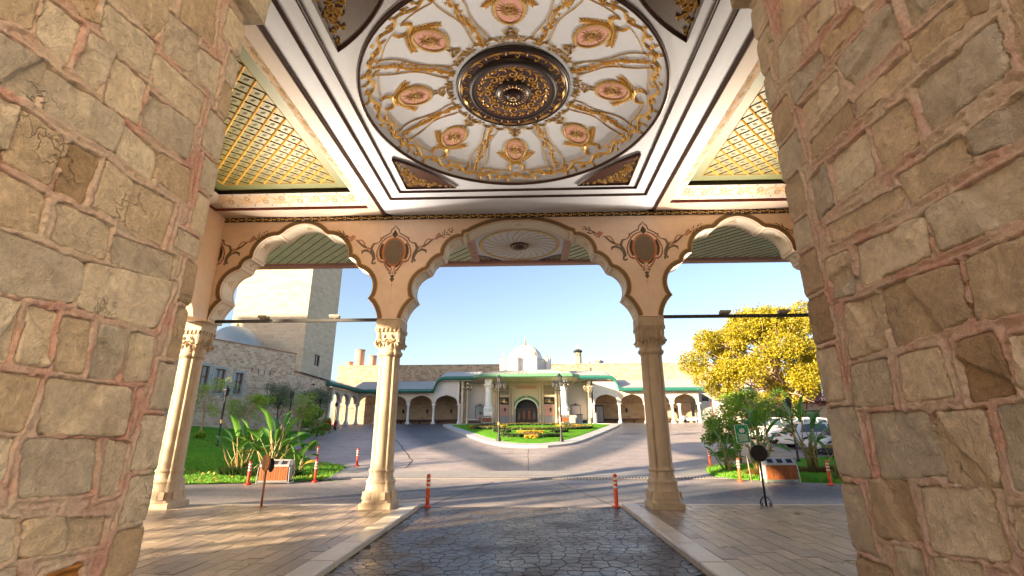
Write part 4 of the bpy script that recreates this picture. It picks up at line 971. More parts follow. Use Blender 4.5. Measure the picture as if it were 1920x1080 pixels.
for k in range(8):
    a = k * PI / 4
    for (r, da, r0, st, sg) in ((0.50, 0.0, 0.10, 0, 1), (0.44, 0.34, 0.075, 2, -1)):
        cx_, cy_ = r * math.cos(a + da), r * math.sin(a + da)
        mb.ribbon(spiral(cx_, cy_, r0, r0 * 0.15, a + st, a + st + sg * 7.2, 16), 0.042, fR(0.088), 0.035)
        for q in range(5): mb.leaf(cx_ + r0 * 1.05 * math.cos(a + q * 1.26), cy_ + r0 * 1.05 * math.sin(a + q * 1.26), a + q * 1.26 + 0.8, 0.10, 0.05, fR(0.088), 0.03)
    for j in range(3):
        b_ = a + j * PI / 12; mb.ribbon(spiral(0.655 * math.cos(b_), 0.655 * math.sin(b_), 0.04, 0.01, b_ + 2, b_ + 7.5, 10), 0.032, fR(0.09), 0.03); mb.leaf(0.655 * math.cos(b_), 0.655 * math.sin(b_), b_ + 1.2, 0.12, 0.06, fR(0.09), 0.03); mb.leaf(0.655 * math.cos(b_), 0.655 * math.sin(b_), b_ - 1.9, 0.10, 0.05, fR(0.095), 0.02)
    for j in range(2):
        b_ = a + j * PI / 8 + 0.1; arcp = [(0.985 * math.cos(b_ + t), 0.985 * math.sin(b_ + t)) for t in np.linspace(-0.15, 0.15, 8)]
        mb.ribbon(arcp, [0.02, 0.03, 0.05, 0.07, 0.07, 0.05, 0.03, 0.02], fR(0.06), 0.035); mb.ribbon(spiral(0.90 * math.cos(b_), 0.90 * math.sin(b_), 0.06, 0.015, b_, b_ + 5.5, 10), 0.022, fR(0.055), 0.02)
        mb.leaf(0.88 * math.cos(b_ + 0.19), 0.88 * math.sin(b_ + 0.19), b_ + 0.19, 0.13, 0.05, fR(0.055), 0.03)
    for j in range(3):
        b_ = a + j * PI / 12; mb.leaf(0.20 * math.cos(b_), 0.20 * math.sin(b_), b_, 0.09, 0.04, fR(0.165), 0.012)
    mb.leaf(0.02 * math.cos(a), 0.02 * math.sin(a), a, 0.05, 0.03, fR(0.245), 0.01)
mb.build('gilt_scrolls', 'gilt', ros)
# ornaments of the dome, eightfold
def rot(p, a): c, s = math.cos(a), math.sin(a); return (p[0] * c - p[1] * s, p[0] * s + p[1] * c)
def pol(r, t, a): return rot((r, t), a)          # r outwards, t sideways, in the sector at angle a
for k in range(8):
    a = PI / 2 + k * PI / 4
    om = bpy.data.objects.new('oval_medallion', None); COL.objects.link(om); om.parent = ceil
    F_ = lambda p, q, h: fD(*pol(p, q, a), h)
    b = MB(); b.disc(1.88, 0, 0.29, 0.22, F_, 0, 0.02, 28); b.build('pink_field', 'pink_oval', om)
    b = MB(); b.ringband(1.88, 0, 0.31, 0.24, [(-0.03, 0.018), (-0.015, 0.035), (0.015, 0.03), (0.03, 0.0)], F_, 40)
    for j in range(28):
        t = 2 * PI * j / 28; b.leaf(1.88 + 0.335 * math.cos(t), 0.265 * math.sin(t), t + PI / 2, 0.06, 0.04, F_, 0.02)
    b.build('beaded_rim', 'gilt_dull', om)
    b = MB(); rg = random.Random(k)
    for j in range(20):
        t = 2 * PI * j / 20; L_ = 0.09 + 0.08 * rg.random(); b.leaf(1.88 + 0.05 * math.cos(t), 0.035 * math.sin(t), t, L_ + 0.03, 0.035, F_, 0.02, 0.02)
    for j in range(7): b.leaf(1.88, 0, j * 0.9, 0.08, 0.05, F_, 0.03, 0.03)
    b.build('flower', 'gilt_dull', om)
    for s in (-1, 1):                            # pair of laurel branches holding the medallion
        b = MB(); stem = [pol(2.27 - 0.30 * q, s * (0.03 + 0.44 * q - 0.10 * q * q), a) for q in np.linspace(0, 1, 9)]
        b.ribbon(stem, 0.025, fD, 0.03)
        for q in range(9):
            i = q / 8; p = (2.27 - 0.30 * i, s * (0.03 + 0.44 * i - 0.10 * i * i)); d = math.atan2(s * (0.44 - 0.2 * i), -0.30)
            for w in (-1, 1): b.leaf(*pol(*p, a), a + d + w * 0.95, 0.115 - 0.03 * i, 0.042, fD, 0.03)
        b.build('laurel_branch', 'gilt', om)
    b = MB(); b.ribbon([pol(2.40 + 0.12 * math.cos(t), 0.16 * math.sin(t), a) for t in np.linspace(0.7, 2 * PI - 0.7, 15)], [0.02, 0.03, 0.05, 0.06, 0.07, 0.075, 0.08, 0.08, 0.08, 0.075, 0.07, 0.06, 0.05, 0.03, 0.02], fD, 0.04)
    for s in (-1, 1):
        for q in range(4): b.leaf(*pol(2.33 + 0.05 * q, s * 0.13, a), a + s * (1.3 + 0.3 * q), 0.09, 0.05, fD, 0.03)
    b.build('crescent', 'gilt', om)
    b = MB()                                     # ribbon bow towards the rosette
    for s in (-1, 1):
        b.ribbon([pol(1.46, 0, a), pol(1.42, s * 0.06, a), pol(1.36, s * 0.11, a), pol(1.33, s * 0.06, a), pol(1.38, 0, a)], 0.035, fD, 0.03); b.ribbon([pol(1.46, s * 0.03, a), pol(1.56, s * 0.04, a)], 0.025, fD, 0.02)
    b.build('bow', 'gilt_dull', om)
    # garland between two medallions
    a2 = a + PI / 8; gl_ = bpy.data.objects.new('garland', None); COL.objects.link(gl_); gl_.parent = ceil; b = MB()
    ctr = [pol(1.18 + 1.38 * q, 0.035 * math.sin(q * 9), a2) for q in np.linspace(0, 1, 24)]
    b.ribbon(ctr, 0.03, fD, 0.04)
    for q in range(40):
        i = q / 39; r = 1.22 + 1.30 * i; w = 0.02 + 0.055 * abs(math.sin(i * 7.5)) * (0.5 + i); b.leaf(*pol(r, random.uniform(-w, w), a2), a2 + random.uniform(-0.9, 0.9) + (0 if q % 2 else PI), 0.085, 0.05, fD, 0.045)
    b.build('leaf_rope', 'gilt', gl_)
    for s in (-1, 1):
        b = MB(); b.ribbon([pol(1.22 + 1.30 * q, s * (0.10 + 0.035 * math.sin(q * 8.5 + 1) + 0.07 * q), a2) for q in np.linspace(0, 1, 22)], 0.02, fD, 0.022); b.build('reed', 'gilt_dull', gl_)
    b = MB()                                     # acanthus border along the circle
    for s in (-1, 1):
        for j in range(9):
            t = s * (0.02 + j * 0.042); r = 2.62 + 0.035 * math.sin(j * 2.1); p = (r * math.cos(t), r * math.sin(t)); p = rot(p, a2)
            b.leaf(*p, a2 + t + s * (PI / 2 - 0.5) + (1.0 if j % 2 else 0), 0.15, 0.075, fD, 0.045)
        b.ribbon([rot((r * math.cos(s * t), r * math.sin(s * t)), a2) for t, r in zip(np.linspace(0.0, 0.40, 16), 2.60 + 0.06 * np.sin(np.linspace(0, 11, 16)))], 0.05, fD, 0.04)
        b.ribbon([rot((x, s * y), a2) for x, y in spiral(2.55, 0.14, 0.09, 0.02, -1.2, 4.2, 12)], 0.035, fD, 0.035)
        b.ribbon([rot((x, s * y), a2) for x, y in ((2.52, 0.10), (2.46, 0.22), (2.45, 0.36), (2.43, 0.52), (2.40, 0.66), (2.36, 0.80))], 0.018, fD, 0.02)
    b.build('acanthus_border', 'gilt', gl_)
    b = MB()                                     # chain of loops round the rosette
    for j in range(4):
        t = -0.36 + j * 0.24; b.ribbon([rot((1.20 + 0.075 * math.cos(q), 0.0 + 0.105 * math.sin(q)), a2 + t) for q in np.linspace(-2.2, 2.2, 11)], 0.024, fD, 0.03); b.leaf(*rot((1.19, 0), a2 + t + 0.12), a2 + t + 0.12, 0.13, 0.06, fD, 0.035); b.leaf(*rot((1.20, 0), a2 + t + 0.12), a2 + t + 0.12 + 2.0, 0.09, 0.05, fD, 0.03)
    b.build('loop_chain', 'gilt_dull', gl_)
# ---- side panels: stepped border, painted cove, green lattice
for sx in (-1, 1):
    X = lambda x: sx * x
    sp = bpy.data.objects.new('side_panel', None); COL.objects.link(sp); sp.parent = ceil
    def rect(x0, x1, y0, y1, z): return [(X(x0), y0, z), (X(x1), y0, z), (X(x1), y1, z), (X(x0), y1, z)]
    mb = MB(); mb.loft([rect(3.73, 8.62, 3.17, YF, HC), rect(4.06, 8.30, 3.45, 11.60, HC)], cap=False); mb.build('plain_border', 'pinkish_white', sp)
    mb = MB(); mb.loft([rect(4.06, 8.30, 3.45, 11.60, HC), rect(4.06, 8.30, 3.45, 11.60, HC + 0.075)], cap=False); mb.build('red_step', 'red_paint', sp)
    mb = MB(); mb.loft([rect(4.06, 8.30, 3.45, 11.60, HC + 0.075), rect(4.09, 8.27, 3.48, 11.52, HC + 0.075), rect(4.40, 7.96, 3.79, 11.13, HC + 0.25)], cap=False); mb.build('cove', 'pinkish_white', sp)
    mb = MB(); mb.loft([rect(4.40, 7.96, 3.79, 11.13, HC + 0.25), rect(4.40, 7.96, 3.79, 11.13, HC + 0.36)], cap=False); mb.build('dark_step', 'black_paint', sp)
    mb = MB(); mb.loft([rect(4.40, 7.96, 3.79, 11.13, HC + 0.36), rect(4.70, 7.66, 4.09, 10.82, HC + 0.36)], cap=False); mb.build('green_border', 'olive_border', sp)
    mb = MB(); mb.add(rect(4.70, 7.66, 4.09, 10.82, HC + 0.363), [(0, 1, 2, 3)]); mb.build('green_field', 'olive_paint', sp)
    fL = lambda a, b, h: (X(a), b, HC + 0.36 - h)
    def clipped(c, d):                            # line x + d*y = c inside the lattice rectangle
        pts = []
        for y in np.linspace(4.10, 10.81, 400):
            x = c - d * y
            if 4.71 <= x <= 7.65: pts.append((x, y))
        return [pts[0], pts[-1]] if len(pts) > 3 else None
    g1, g2, dots = MB(), MB(), MB(); P_ = 0.372
    for i in range(-5, 60):
        # gilt ribs run towards the far outer corner, dark ribs across them
        q = clipped(4.71 - 10.8 + i * P_, -1);  q and g1.ribbon(q, 0.055, fL, 0.022, False)
        q = clipped(4.71 + 4.1 + i * P_, 1);  q and g2.ribbon(q, 0.028, fL, 0.015, False)
    for i in range(60):
        for j in range(60):
            u = 4.71 - 10.8 + (i + 0.5) * P_; w = 4.71 + 4.1 + (j + 0.5) * P_; x, y = (u + w) / 2, (w - u) / 2
            if 4.78 < x < 7.58 and 4.17 < y < 10.74:
                for q in range(4): dots.leaf(x, y, q * PI / 2, 0.045 if q % 2 else 0.06, 0.04, fL, 0.004, 0.003)
    bd = [(4.705, 4.095), (7.655, 4.095), (7.655, 10.815), (4.705, 10.815), (4.705, 4.095)]
    for p, q in zip(bd[:-1], bd[1:]): g1.ribbon([p, q], 0.02, fL, 0.012, False)
    tag(g1.build('gilt_lattice', 'gold_line', sp), kind='stuff'); tag(g2.build('dark_lattice', 'dark_wood', sp), kind='stuff'); tag(dots.build('lattice_studs', 'leaf_paint', sp), kind='stuff')
    # scrolls on the cove: along the far side and along the inner side
    def fcove(side):
        if side == 'far': return lambda s, t, h: (X(s), 11.50 - 0.90 * t, HC + 0.082 + 0.4125 * t - 0.004 - h)
        return lambda s, t, h: (X(4.11 + 0.70 * t), s, HC + 0.082 + 0.4125 * t - 0.004 - h)
    for side, s0, s1 in (('far', 4.30, 8.05), ('inner', 3.7, 11.2)):
        f_ = fcove(side); gA, gB = MB(), MB(); s = s0 + 0.25; k = 0
        while s < s1 - 0.2:
            sg = 1 if k % 2 else -1
            gA.ribbon([(s - 0.235 + 0.47 * q, 0.20 + sg * 0.10 * math.cos(q * PI)) for q in np.linspace(0, 1, 10)], 0.03, f_, 0.003)
            gA.ribbon(spiral(s - 0.10, 0.20 - sg * 0.05, 0.115, 0.02, sg * 1.5, sg * 7.6, 16), 0.03, f_, 0.003); gA.ribbon(spiral(s + 0.13, 0.20 + sg * 0.07, 0.085, 0.02, -sg * 1.5, -sg * 7.2, 14), 0.026, f_, 0.003)
            for q in range(7):
                aa = q * 0.9; gB.leaf(s - 0.10 + 0.03 * math.cos(aa), 0.20 - sg * 0.05 + 0.03 * math.sin(aa), aa, 0.055, 0.035, f_, 0.003, 0.002); gA.leaf(s + 0.02 * q - 0.06, 0.20 + sg * 0.09, sg * (0.4 + 0.5 * q), 0.075, 0.03, f_, 0.003)
            for q in (-1, 1): gB.leaf(s + 0.22, 0.2 + q * 0.13, q * 1.2, 0.10, 0.035, f_, 0.002)
            s += 0.47; k += 1
        gA.build('cove_scrolls', 'gold_line', sp); gB.build('cove_leaves', 'band_taupe', sp)
# roof over everything
mb = MB(); mb.box(-13.2, 13.2, GY0, 16.3, 8.31, 8.6); pb(mb, 'roof_slab', 'roof_plain')
mb = MB(); mb.box(-11.3, -8.95, 3.3, 12.0, 7.3, 7.4); mb.box(8.95, 11.3, 3.3, 12.0, 7.3, 7.4)
# ---- eaves in front of the arches
eave = bpy.data.objects.new('eaves', None); COL.objects.link(eave); eave.parent = porch; eave.location = (0, -YC, 0)
def eb(mb, nm, mt, **k): return mb.build(nm, mt, eave, **k)
ZE = 7.56
fE = lambda a, b, h: (a, b, ZE - h)
for x0, x1 in ((-13.2, -1.68), (1.68, 13.2)):
    mb = MB(); mb.box(x0, x1, YB + 0.002, 15.85, ZE, ZE + 0.03); gp = eb(mb, 'green_soffit', 'eave_green')
    b = MB(); c = -30.0
    while c < 30:                                # slats laid on the diagonal
        pts = [(x, c - x) for x in np.linspace(x0 + 0.02, x1 - 0.02, 300) if YB + 0.02 < c - x < 15.83]
        if len(pts) > 2: b.ribbon([pts[0], pts[-1]], 0.03, fE, 0.02, False)
        c += 0.36
    b.build('slat_ribs', 'band_taupe', gp) ; gp.children[-1]['kind'] = 'stuff'
    b = MB(); c = -30.0; k = 0
    while c < 30:
        for y in (13.25, 13.9, 14.55, 15.2):
            x = c - y + 0.18
            if x0 + 0.2 < x < x1 - 0.2:
                for q in range(5): b.leaf(x + (q - 2) * 0.05, y - (q - 2) * 0.05, -PI / 4 + (1.1 if q % 2 else -1.1), 0.10, 0.05, fE, 0.003)
        c += 0.36
    tag(b.build('leaf_motifs', 'gilt_dull', gp), kind='stuff')
    b = MB(); 
    x = x0 + 0.2
    while x < x1 - 0.2: b.ribbon(arc((x, 15.70), (x + 0.36, 15.70), -0.09, 6), 0.025, fE, 0.003, False); x += 0.36
    tag(b.build('scallop_border', 'gilt_dull', gp), kind='stuff')
mb = MB(); mb.box(-1.43, 1.43, YB + 0.002, 15.85, ZE + 0.002, ZE + 0.03); wp = eb(mb, 'white_soffit', 'white_ceiling')
for s in (-1, 1):
    mb = MB(); x0, x1 = sorted((s * 1.43, s * 1.68)); mb.box(x0, x1, YB + 0.002, 15.86, ZE - 0.05, ZE + 0.02); rib = eb(mb, 'pink_rib', 'eave_pink')
    b = MB(); fr_ = lambda a, q, h: (a, q, ZE - 0.052 - h)
    for i in range(8): b.ribbon(spiral(s * 1.555, 13.1 + i * 0.37, 0.09, 0.02, i, i + 6.5, 12), 0.025, fr_, 0.01)
    b.build('rib_scrolls', 'gilt_dull', rib)
EC = 14.46
fEw = lambda a, q, h: (a, EC + q, ZE - 0.001 - h)
b = MB(); b.ringband(0, 0, 1.27, 1.27, [(-0.05, 0), (-0.03, 0.02), (0.03, 0.02), (0.05, 0)], fEw, 64)
for j in range(60): t = j * 2 * PI / 60; b.leaf(1.2 * math.cos(t), 1.2 * math.sin(t), t + 1.2, 0.10, 0.05, fEw, 0.015)
b.build('ring', 'gilt_dull', wp)
b = MB()
for j in range(24):
    t = j * 2 * PI / 24; b.ribbon([((0.30 + 0.90 * q) * math.cos(t + 0.55 * q), (0.30 + 0.90 * q) * math.sin(t + 0.55 * q)) for q in np.linspace(0, 1, 9)], 0.028, fEw, 0.012, False)
b.build('whirl_ribs', 'gilt_dull', wp)
b = MB(); b.lathe([(0.30, 0), (0.30, -0.04), (0.27, -0.06), (0.22, -0.03), (0.16, -0.04), (0.14, -0.10), (0.08, -0.14), (0.01, -0.15)], 32, (0, EC, ZE - 0.001)); rs = b.build('rosette', 'plum_lacquer', wp, angle=40)
b = MB()
for j in range(14): t = j * 2 * PI / 14; b.leaf(0.2 * math.cos(t), EC + 0.2 * math.sin(t), t, 0.08, 0.05, lambda a, q, h: (a, q, ZE - 0.05 - h), 0.02)
b.build('rosette_leaves', 'gilt', rs)
for sx in (-1, 1):
    for sy in (-1, 1):
        tri = [(sx * 1.42, sy * 1.37), (sx * 1.42, sy * 0.80)] + [(sx * x, sy * y) for x, y in arc((1.42, 0.80), (0.65, 1.37), 0.06, 8)[1:]]
        b = MB(); b.prism(tri, fEw, 0, 0.012); c_ = b.build('corner_panel', 'dark_wood', wp)
        b = MB()
        for (ux, uy, r0) in ((1.28, 1.22, 0.08), (1.12, 1.27, 0.05), (1.33, 1.05, 0.05), (0.95, 1.31, 0.035)): b.ribbon([(sx * x, sy * y) for x, y in spiral(ux, uy, r0, 0.01, 0, 6, 12)], 0.022, fEw, 0.01, True, 0.012)
        b.build('gilt_scrolls', 'gilt_dull', c_)
mb = MB(); mb.box(-13.2, 13.2, 15.855, 16.05, ZE - 0.09, ZE + 0.3); mb.box(-13.2, 13.2, 16.052, 16.30, ZE - 0.05, ZE + 0.69); fa = eb(mb, 'fascia', 'eave_pink')
mb = MB(); mb.box(-13.2, 13.2, 15.90, 15.96, ZE - 0.10, ZE - 0.0905); mb.build('fascia_fillet', 'rose_paint', fa)
for sx in (-1, 1):
    mb = MB(); mb.box(*sorted((sx * 8.96, sx * 12.9)), 2.0, YB, 7.50, 7.60); so = eb(mb, 'side_soffit', 'eave_green')  # side eaves out of view, added to keep high sun off the piers
    mb = MB(); mb.box(*sorted((sx * 12.9, sx * 13.15)), 2.0, 15.85, 7.36, 8.3); eb(mb, 'side_fascia', 'eave_pink')
# ---- tie bars with little floodlights
for (xa, xb, lamps) in ((-8.3, -3.77, (-6.95, -5.0)), (3.77, 8.3, (5.45, 6.98))):
    mb = MB(); mb.box(xa, xb, YC - 0.035, YC + 0.035, 4.60, 4.68); tb = pb(mb, 'tie_bar', 'iron')
    for x in lamps:
        b = MB(); b.bbox(x - 0.13, x + 0.13, YC - 0.07, YC + 0.07, 4.70, 4.78, 0.01); b.box(x - 0.03, x + 0.03, YC - 0.03, YC + 0.03, 4.68, 4.705); b.box(x - 0.14, x + 0.14, YC - 0.09, YC - 0.0705, 4.73, 4.785); fl_ = b.build('floodlight', 'roof_plain', tb)
        b = MB(); b.add([(x - 0.11, YC - 0.055, 4.7815), (x + 0.11, YC - 0.055, 4.7815), (x + 0.11, YC + 0.055, 4.7815), (x - 0.11, YC + 0.055, 4.7815)], [(0, 1, 2, 3)]); b.build('floodlight_lens', 'lamp_lens', tb)
        ld = bpy.data.lights.new('floodlight_beam', 'AREA'); ld.shape = 'RECTANGLE'; ld.size = 0.22; ld.size_y = 0.11; ld.energy = 34.0; ld.color = (1.0, 0.83, 0.62); lo = bpy.data.objects.new('floodlight_beam', ld); COL.objects.link(lo); lo.parent = tb; lo.location = (x, YC - 0.02, 4.79); lo.rotation_euler = (PI + 0.75, 0.55 if x < 0 else -0.55, 0); ld.spread = R(105)
# ================================================================ FAR BUILDINGS
def mat_blocks(name, cols, mortar, bw, bh, var=0.5, bump=0.5, squash=1.0):
    """coursed stone; x along the wall, z up, in the wall's own coordinates"""
    m, t = newmat(name); co = t.n('ShaderNodeTexCoord').outputs['Object']
    sx = t.n('ShaderNodeSeparateXYZ'); t.l(co, sx.inputs[0]); cb_ = t.n('ShaderNodeCombineXYZ')
    dn = t.noise(co, 1.7, 3); d2 = t.math('MULTIPLY', t.math('SUBTRACT', dn, 0.5), 0.10)
    t.l(t.math('ADD', t.math('ADD', sx.outputs[0], sx.outputs[1]), d2), cb_.inputs[0]); t.l(t.math('ADD', sx.outputs[2], d2), cb_.inputs[1])
    br = t.n('ShaderNodeTexBrick'); br.offset = 0.5; br.squash = squash; br.squash_frequency = 3
    t.l(cb_.outputs[0], br.inputs['Vector']); br.inputs['Scale'].default_value = 1.0; br.inputs['Brick Width'].default_value = bw; br.inputs['Row Height'].default_value = bh
    br.inputs['Mortar Size'].default_value = 0.018; br.inputs['Mortar Smooth'].default_value = 0.3; br.inputs['Bias'].default_value = 0.0
    br.inputs['Color1'].default_value = (0, 0, 0, 1); br.inputs['Color2'].default_value = (1, 1, 1, 1); br.inputs['Mortar'].default_value = (0.5, 0.5, 0.5, 1)
    n1 = t.noise(co, 0.9, 5, 0.65); n2 = t.noise(co, 14, 4, 0.7)
    f = t.mix(0.35, br.outputs['Color'], n1)
    col = t.ramp(f, [(i / (len(cols) - 1) * 0.8 + 0.1, c) for i, c in enumerate(cols)])
    col = t.mix(0.55, col, t.ramp(n2, [(0.3, 0.6), (0.7, 1.3)]), 'MULTIPLY')
    pit = t.ramp(t.noise(co, 2.6, 4, 0.6), [(0.60, 0.0), (0.68, 1.0)]); col = t.mix(t.math('MULTIPLY', pit, 0.35), col, tuple(x * 0.4 for x in mortar))
    col = t.mix(t.math('MULTIPLY', br.outputs['Fac'], 0.7), col, mortar)
    t.color(col); t.rough(0.9); h = t.math('SUBTRACT', t.math('MULTIPLY', n2, 0.5), br.outputs['Fac']); t.bump(h, bump, 0.04); return m
mat_blocks('block_pink', [(0.26, 0.18, 0.125), (0.54, 0.42, 0.32), (0.66, 0.54, 0.42), (0.42, 0.29, 0.20), (0.60, 0.47, 0.355)], (0.60, 0.48, 0.38), 0.33, 0.21)
mat_blocks('block_old', [(0.14, 0.11, 0.08), (0.38, 0.31, 0.225), (0.50, 0.405, 0.30), (0.28, 0.225, 0.165), (0.46, 0.375, 0.275)], (0.42, 0.345, 0.255), 0.38, 0.27)
mat_blocks('block_tower', [(0.44, 0.365, 0.265), (0.50, 0.425, 0.315), (0.56, 0.48, 0.36), (0.47, 0.395, 0.29)], (0.42, 0.345, 0.25), 0.95, 0.36, bump=0.35)
mat_blocks('block_warm', [(0.36, 0.25, 0.16), (0.45, 0.33, 0.22), (0.50, 0.38, 0.26), (0.42, 0.30, 0.19)], (0.45, 0.35, 0.25), 0.55, 0.34, bump=0.2)
plain('bounce_white', (0.80, 0.77, 0.72), 0.7, 0.04, 0.8, kind='pos')  # brighter white for the added bounce blocks
plain('white_wall', (0.60, 0.585, 0.56), 0.6, 0.05, 0.8, kind='pos')
plain('white_marble', (0.74, 0.74, 0.73), 0.4, 0.06, 2.0)
plain('beige_render', (0.62, 0.53, 0.43), 0.7, 0.06, 1.0, kind='pos')
plain('eave_teal', (0.02, 0.14, 0.115), 0.4, 0.15, 3.0)
plain('roof_lead', (0.42, 0.44, 0.42), 0.5, 0.14, 1.2, metal=0.2, kind='pos')
plain('roof_seam', (0.30, 0.32, 0.31), 0.5, 0.14, 1.2)
plain('copper_dome', (0.30, 0.36, 0.38), 0.45, 0.12, 1.0, metal=0.2)
plain('brick_chimney', (0.55, 0.34, 0.24), 0.8, 0.12, 6.0)
plain('coping', (0.33, 0.18, 0.12), 0.8, 0.2, 5.0)
plain('window_blue', (0.30, 0.36, 0.40), 0.6, 0.08, 4.0)
plain('window_wood', (0.20, 0.065, 0.03), 0.45, 0.2, 12.0)
plain('bench_wood', (0.07, 0.028, 0.018), 0.5, 0.2, 8.0)
plain('door_wood', (0.045, 0.022, 0.014), 0.4, 0.25, 8.0)
plain('portal_olive', (0.24, 0.20, 0.12), 0.6, 0.12, 4.0)
plain('portal_pink', (0.47, 0.25, 0.21), 0.5, 0.14, 9.0)
plain('portal_grey', (0.30, 0.29, 0.30), 0.5, 0.12, 5.0)
plain('portal_stone', (0.55, 0.45, 0.32), 0.6, 0.12, 4.0)
plain('steel', (0.55, 0.56, 0.57), 0.32, 0.1, 8.0, metal=0.8)
plain('yellow_sign', (0.72, 0.48, 0.03), 0.5, 0.08, 4.0)
plain('blackish', (0.015, 0.015, 0.017), 0.55, 0.2, 9.0)
plain('brass', (0.62, 0.44, 0.18), 0.35, 0.15, 8.0, metal=0.7)
plain('cream_pole', (0.60, 0.46, 0.28), 0.4, 0.1, 8.0, metal=0.3)
m, t = newmat('glass_dark'); t.color((0.03, 0.04, 0.05)); t.rough(0.06); t.b.inputs['Specular IOR Level'].default_value = 0.8
m, t = newmat('glass_blue'); t.color((0.16, 0.22, 0.27)); t.rough(0.08)
GB = 2.78                                        # ground in front of the far building
def wall_frame(name, A, B, label, cat):
    """an Empty at A whose x axis runs along the wall towards B"""
    return empty(name, (A[0], A[1], 0), math.atan2(B[1] - A[1], B[0] - A[0]), label, cat)
# ---- long stone building on the left with blue-framed windows
A_, B_, C_ = (-22.2, 35.0), (-19.9, 40.7), (-20.3, 49.0)
ux, uy = B_[0] - A_[0], B_[1] - A_[1]; Lw = math.hypot(ux, uy); ux /= Lw; uy /= Lw
A0 = (A_[0] - ux * 34.0, A_[1] - uy * 34.0)
sb = wall_frame('stone_building', A_, B_, 'long pinkish stone building with blue framed windows behind the sloping lawn', 'building')
# wall with window openings: strips between openings (front face looks towards -y of the frame = towards the court)
def wall_with_holes(x0, x1, z0, z1, holes, th=0.5):
    mb = MB(); xs = sorted({x0, x1, *[h[0] for h in holes], *[h[1] for h in holes]})
    for a, b in zip(xs[:-1], xs[1:]):
        zs = [z0]; 
        for h in sorted(holes, key=lambda q: q[2]):
            if h[0] <= a + 1e-6 and h[1] >= b - 1e-6: zs += [h[2], h[3]]
        zs.append(z1)
        for i in range(0, len(zs), 2): mb.box(a, b, 0, th, zs[i], zs[i + 1])
    return mb
WINS = [(-2.15, -1.33, 4.62, 6.40), (-0.88, -0.06, 4.58, 6.30), (0.72, 1.42, 4.62, 6.18)]
SLITS = [(2.02, 2.12, 6.36, 6.72), (2.62, 2.72, 6.32, 6.66), (3.18, 3.28, 6.28, 6.60), (3.72, 3.82, 6.24, 6.54)]
wall_with_holes(-34, Lw, 0.0, 8.35, WINS + SLITS).build('wall', 'block_pink', sb)
mb = MB(); mb.box(-34, Lw + 0.02, 0.5, 9.0, 0, 8.3); mb.build('rear_block', 'block_pink', sb)
mb = MB(); mb.box(-34, Lw + 0.06, -0.06, 0.56, 8.352, 8.42); mb.build('coping', 'coping', sb)
for x0, x1, z0, z1 in WINS:
    w = bpy.data.objects.new('window', None); COL.objects.link(w); w.parent = sb
    b = MB(); fw = 0.17
    for q in ((x0 - fw, x0, z0 - fw, z1 + fw), (x1, x1 + fw, z0 - fw, z1 + fw), (x0, x1, z1, z1 + fw), (x0, x1, z0 - fw, z0)): b.box(q[0], q[1], -0.03, 0.02, q[2], q[3])
    b.build('surround', 'window_blue', w)
    b = MB(); t_ = 0.07; xm = (x0 + x1) / 2; zm = z0 + (z1 - z0) * 0.58
    for q in ((x0, x0 + t_, z0, z1), (x1 - t_, x1, z0, z1), (xm - 0.04, xm + 0.04, z0, z1), (x0, x1, z1 - t_, z1), (x0, x1, z0, z0 + t_), (x0, x1, zm - 0.04, zm + 0.04)): b.box(q[0], q[1], 0.14 + 0.002 * (q[1] - q[0]), 0.22, q[2], q[3])
    b.build('frame', 'window_wood', w)
    b = MB(); b.box(x0, x1, 0.18, 0.20, z0, z1); b.build('pane', 'glass_blue', w)
for x0, x1, z0, z1 in SLITS:
    b = MB(); b.box(x0, x1, 0.25, 0.30, z0, z1); b.build('slit_shutter', 'blackish', sb)
# lower wing beyond
sw = wall_frame('stone_wing', B_, C_, 'lower pinkish stone wing with a small door between stone building and arcade', 'building')
L2w = math.dist(B_, C_)
wall_with_holes(0.02, L2w, 0.0, 6.80, [(3.3, 4.6, 2.2, 4.55)]).build('wall', 'block_pink', sw)
mb = MB(); mb.box(0.02, L2w, 0.5, 5.0, 0, 6.75); mb.build('rear_block', 'block_pink', sw)
mb = MB(); mb.box(0.05, L2w + 0.05, -0.06, 0.56, 6.802, 6.86); mb.build('coping', 'coping', sw)
b = MB(); b.box(3.15, 3.3, -0.03, 0.1, 2.2, 4.7); b.box(4.6, 4.75, -0.03, 0.1, 2.2, 4.7); b.box(3.3, 4.6, -0.03, 0.1, 4.55, 4.7); b.build('door_surround', 'white_wall', sw)
b = MB(); b.box(3.3, 4.6, 0.2, 0.25, 2.2, 4.55); b.build('door', 'door_wood', sw)
for px_, pz in ((3.9, 6.1), (5.0, 5.7)):         # floodlights on brackets
    b = MB(); b.box(px_ - 0.02, px_ + 0.02, -0.2, 0, pz, pz + 0.04); b.bbox(px_ - 0.12, px_ + 0.12, -0.34, -0.2, pz - 0.06, pz + 0.1, 0.02); b.build('floodlight', 'blackish', sw)
# unseen tall block added on the left: it throws the court into shade
hb = empty('shade_block', (-46, 29, 0), label='unseen plain block added beyond the stone building to shade the court', cat='building')
mb = MB(); mb.box(-7, 1, -7.5, 3.5, 0, 20.5); mb.build('wall', 'beige_render', hb)
mb = MB(); mb.box(-7.3, 1.3, -7.8, 3.8, 20.5, 20.8); mb.build('roof', 'roof_plain', hb)
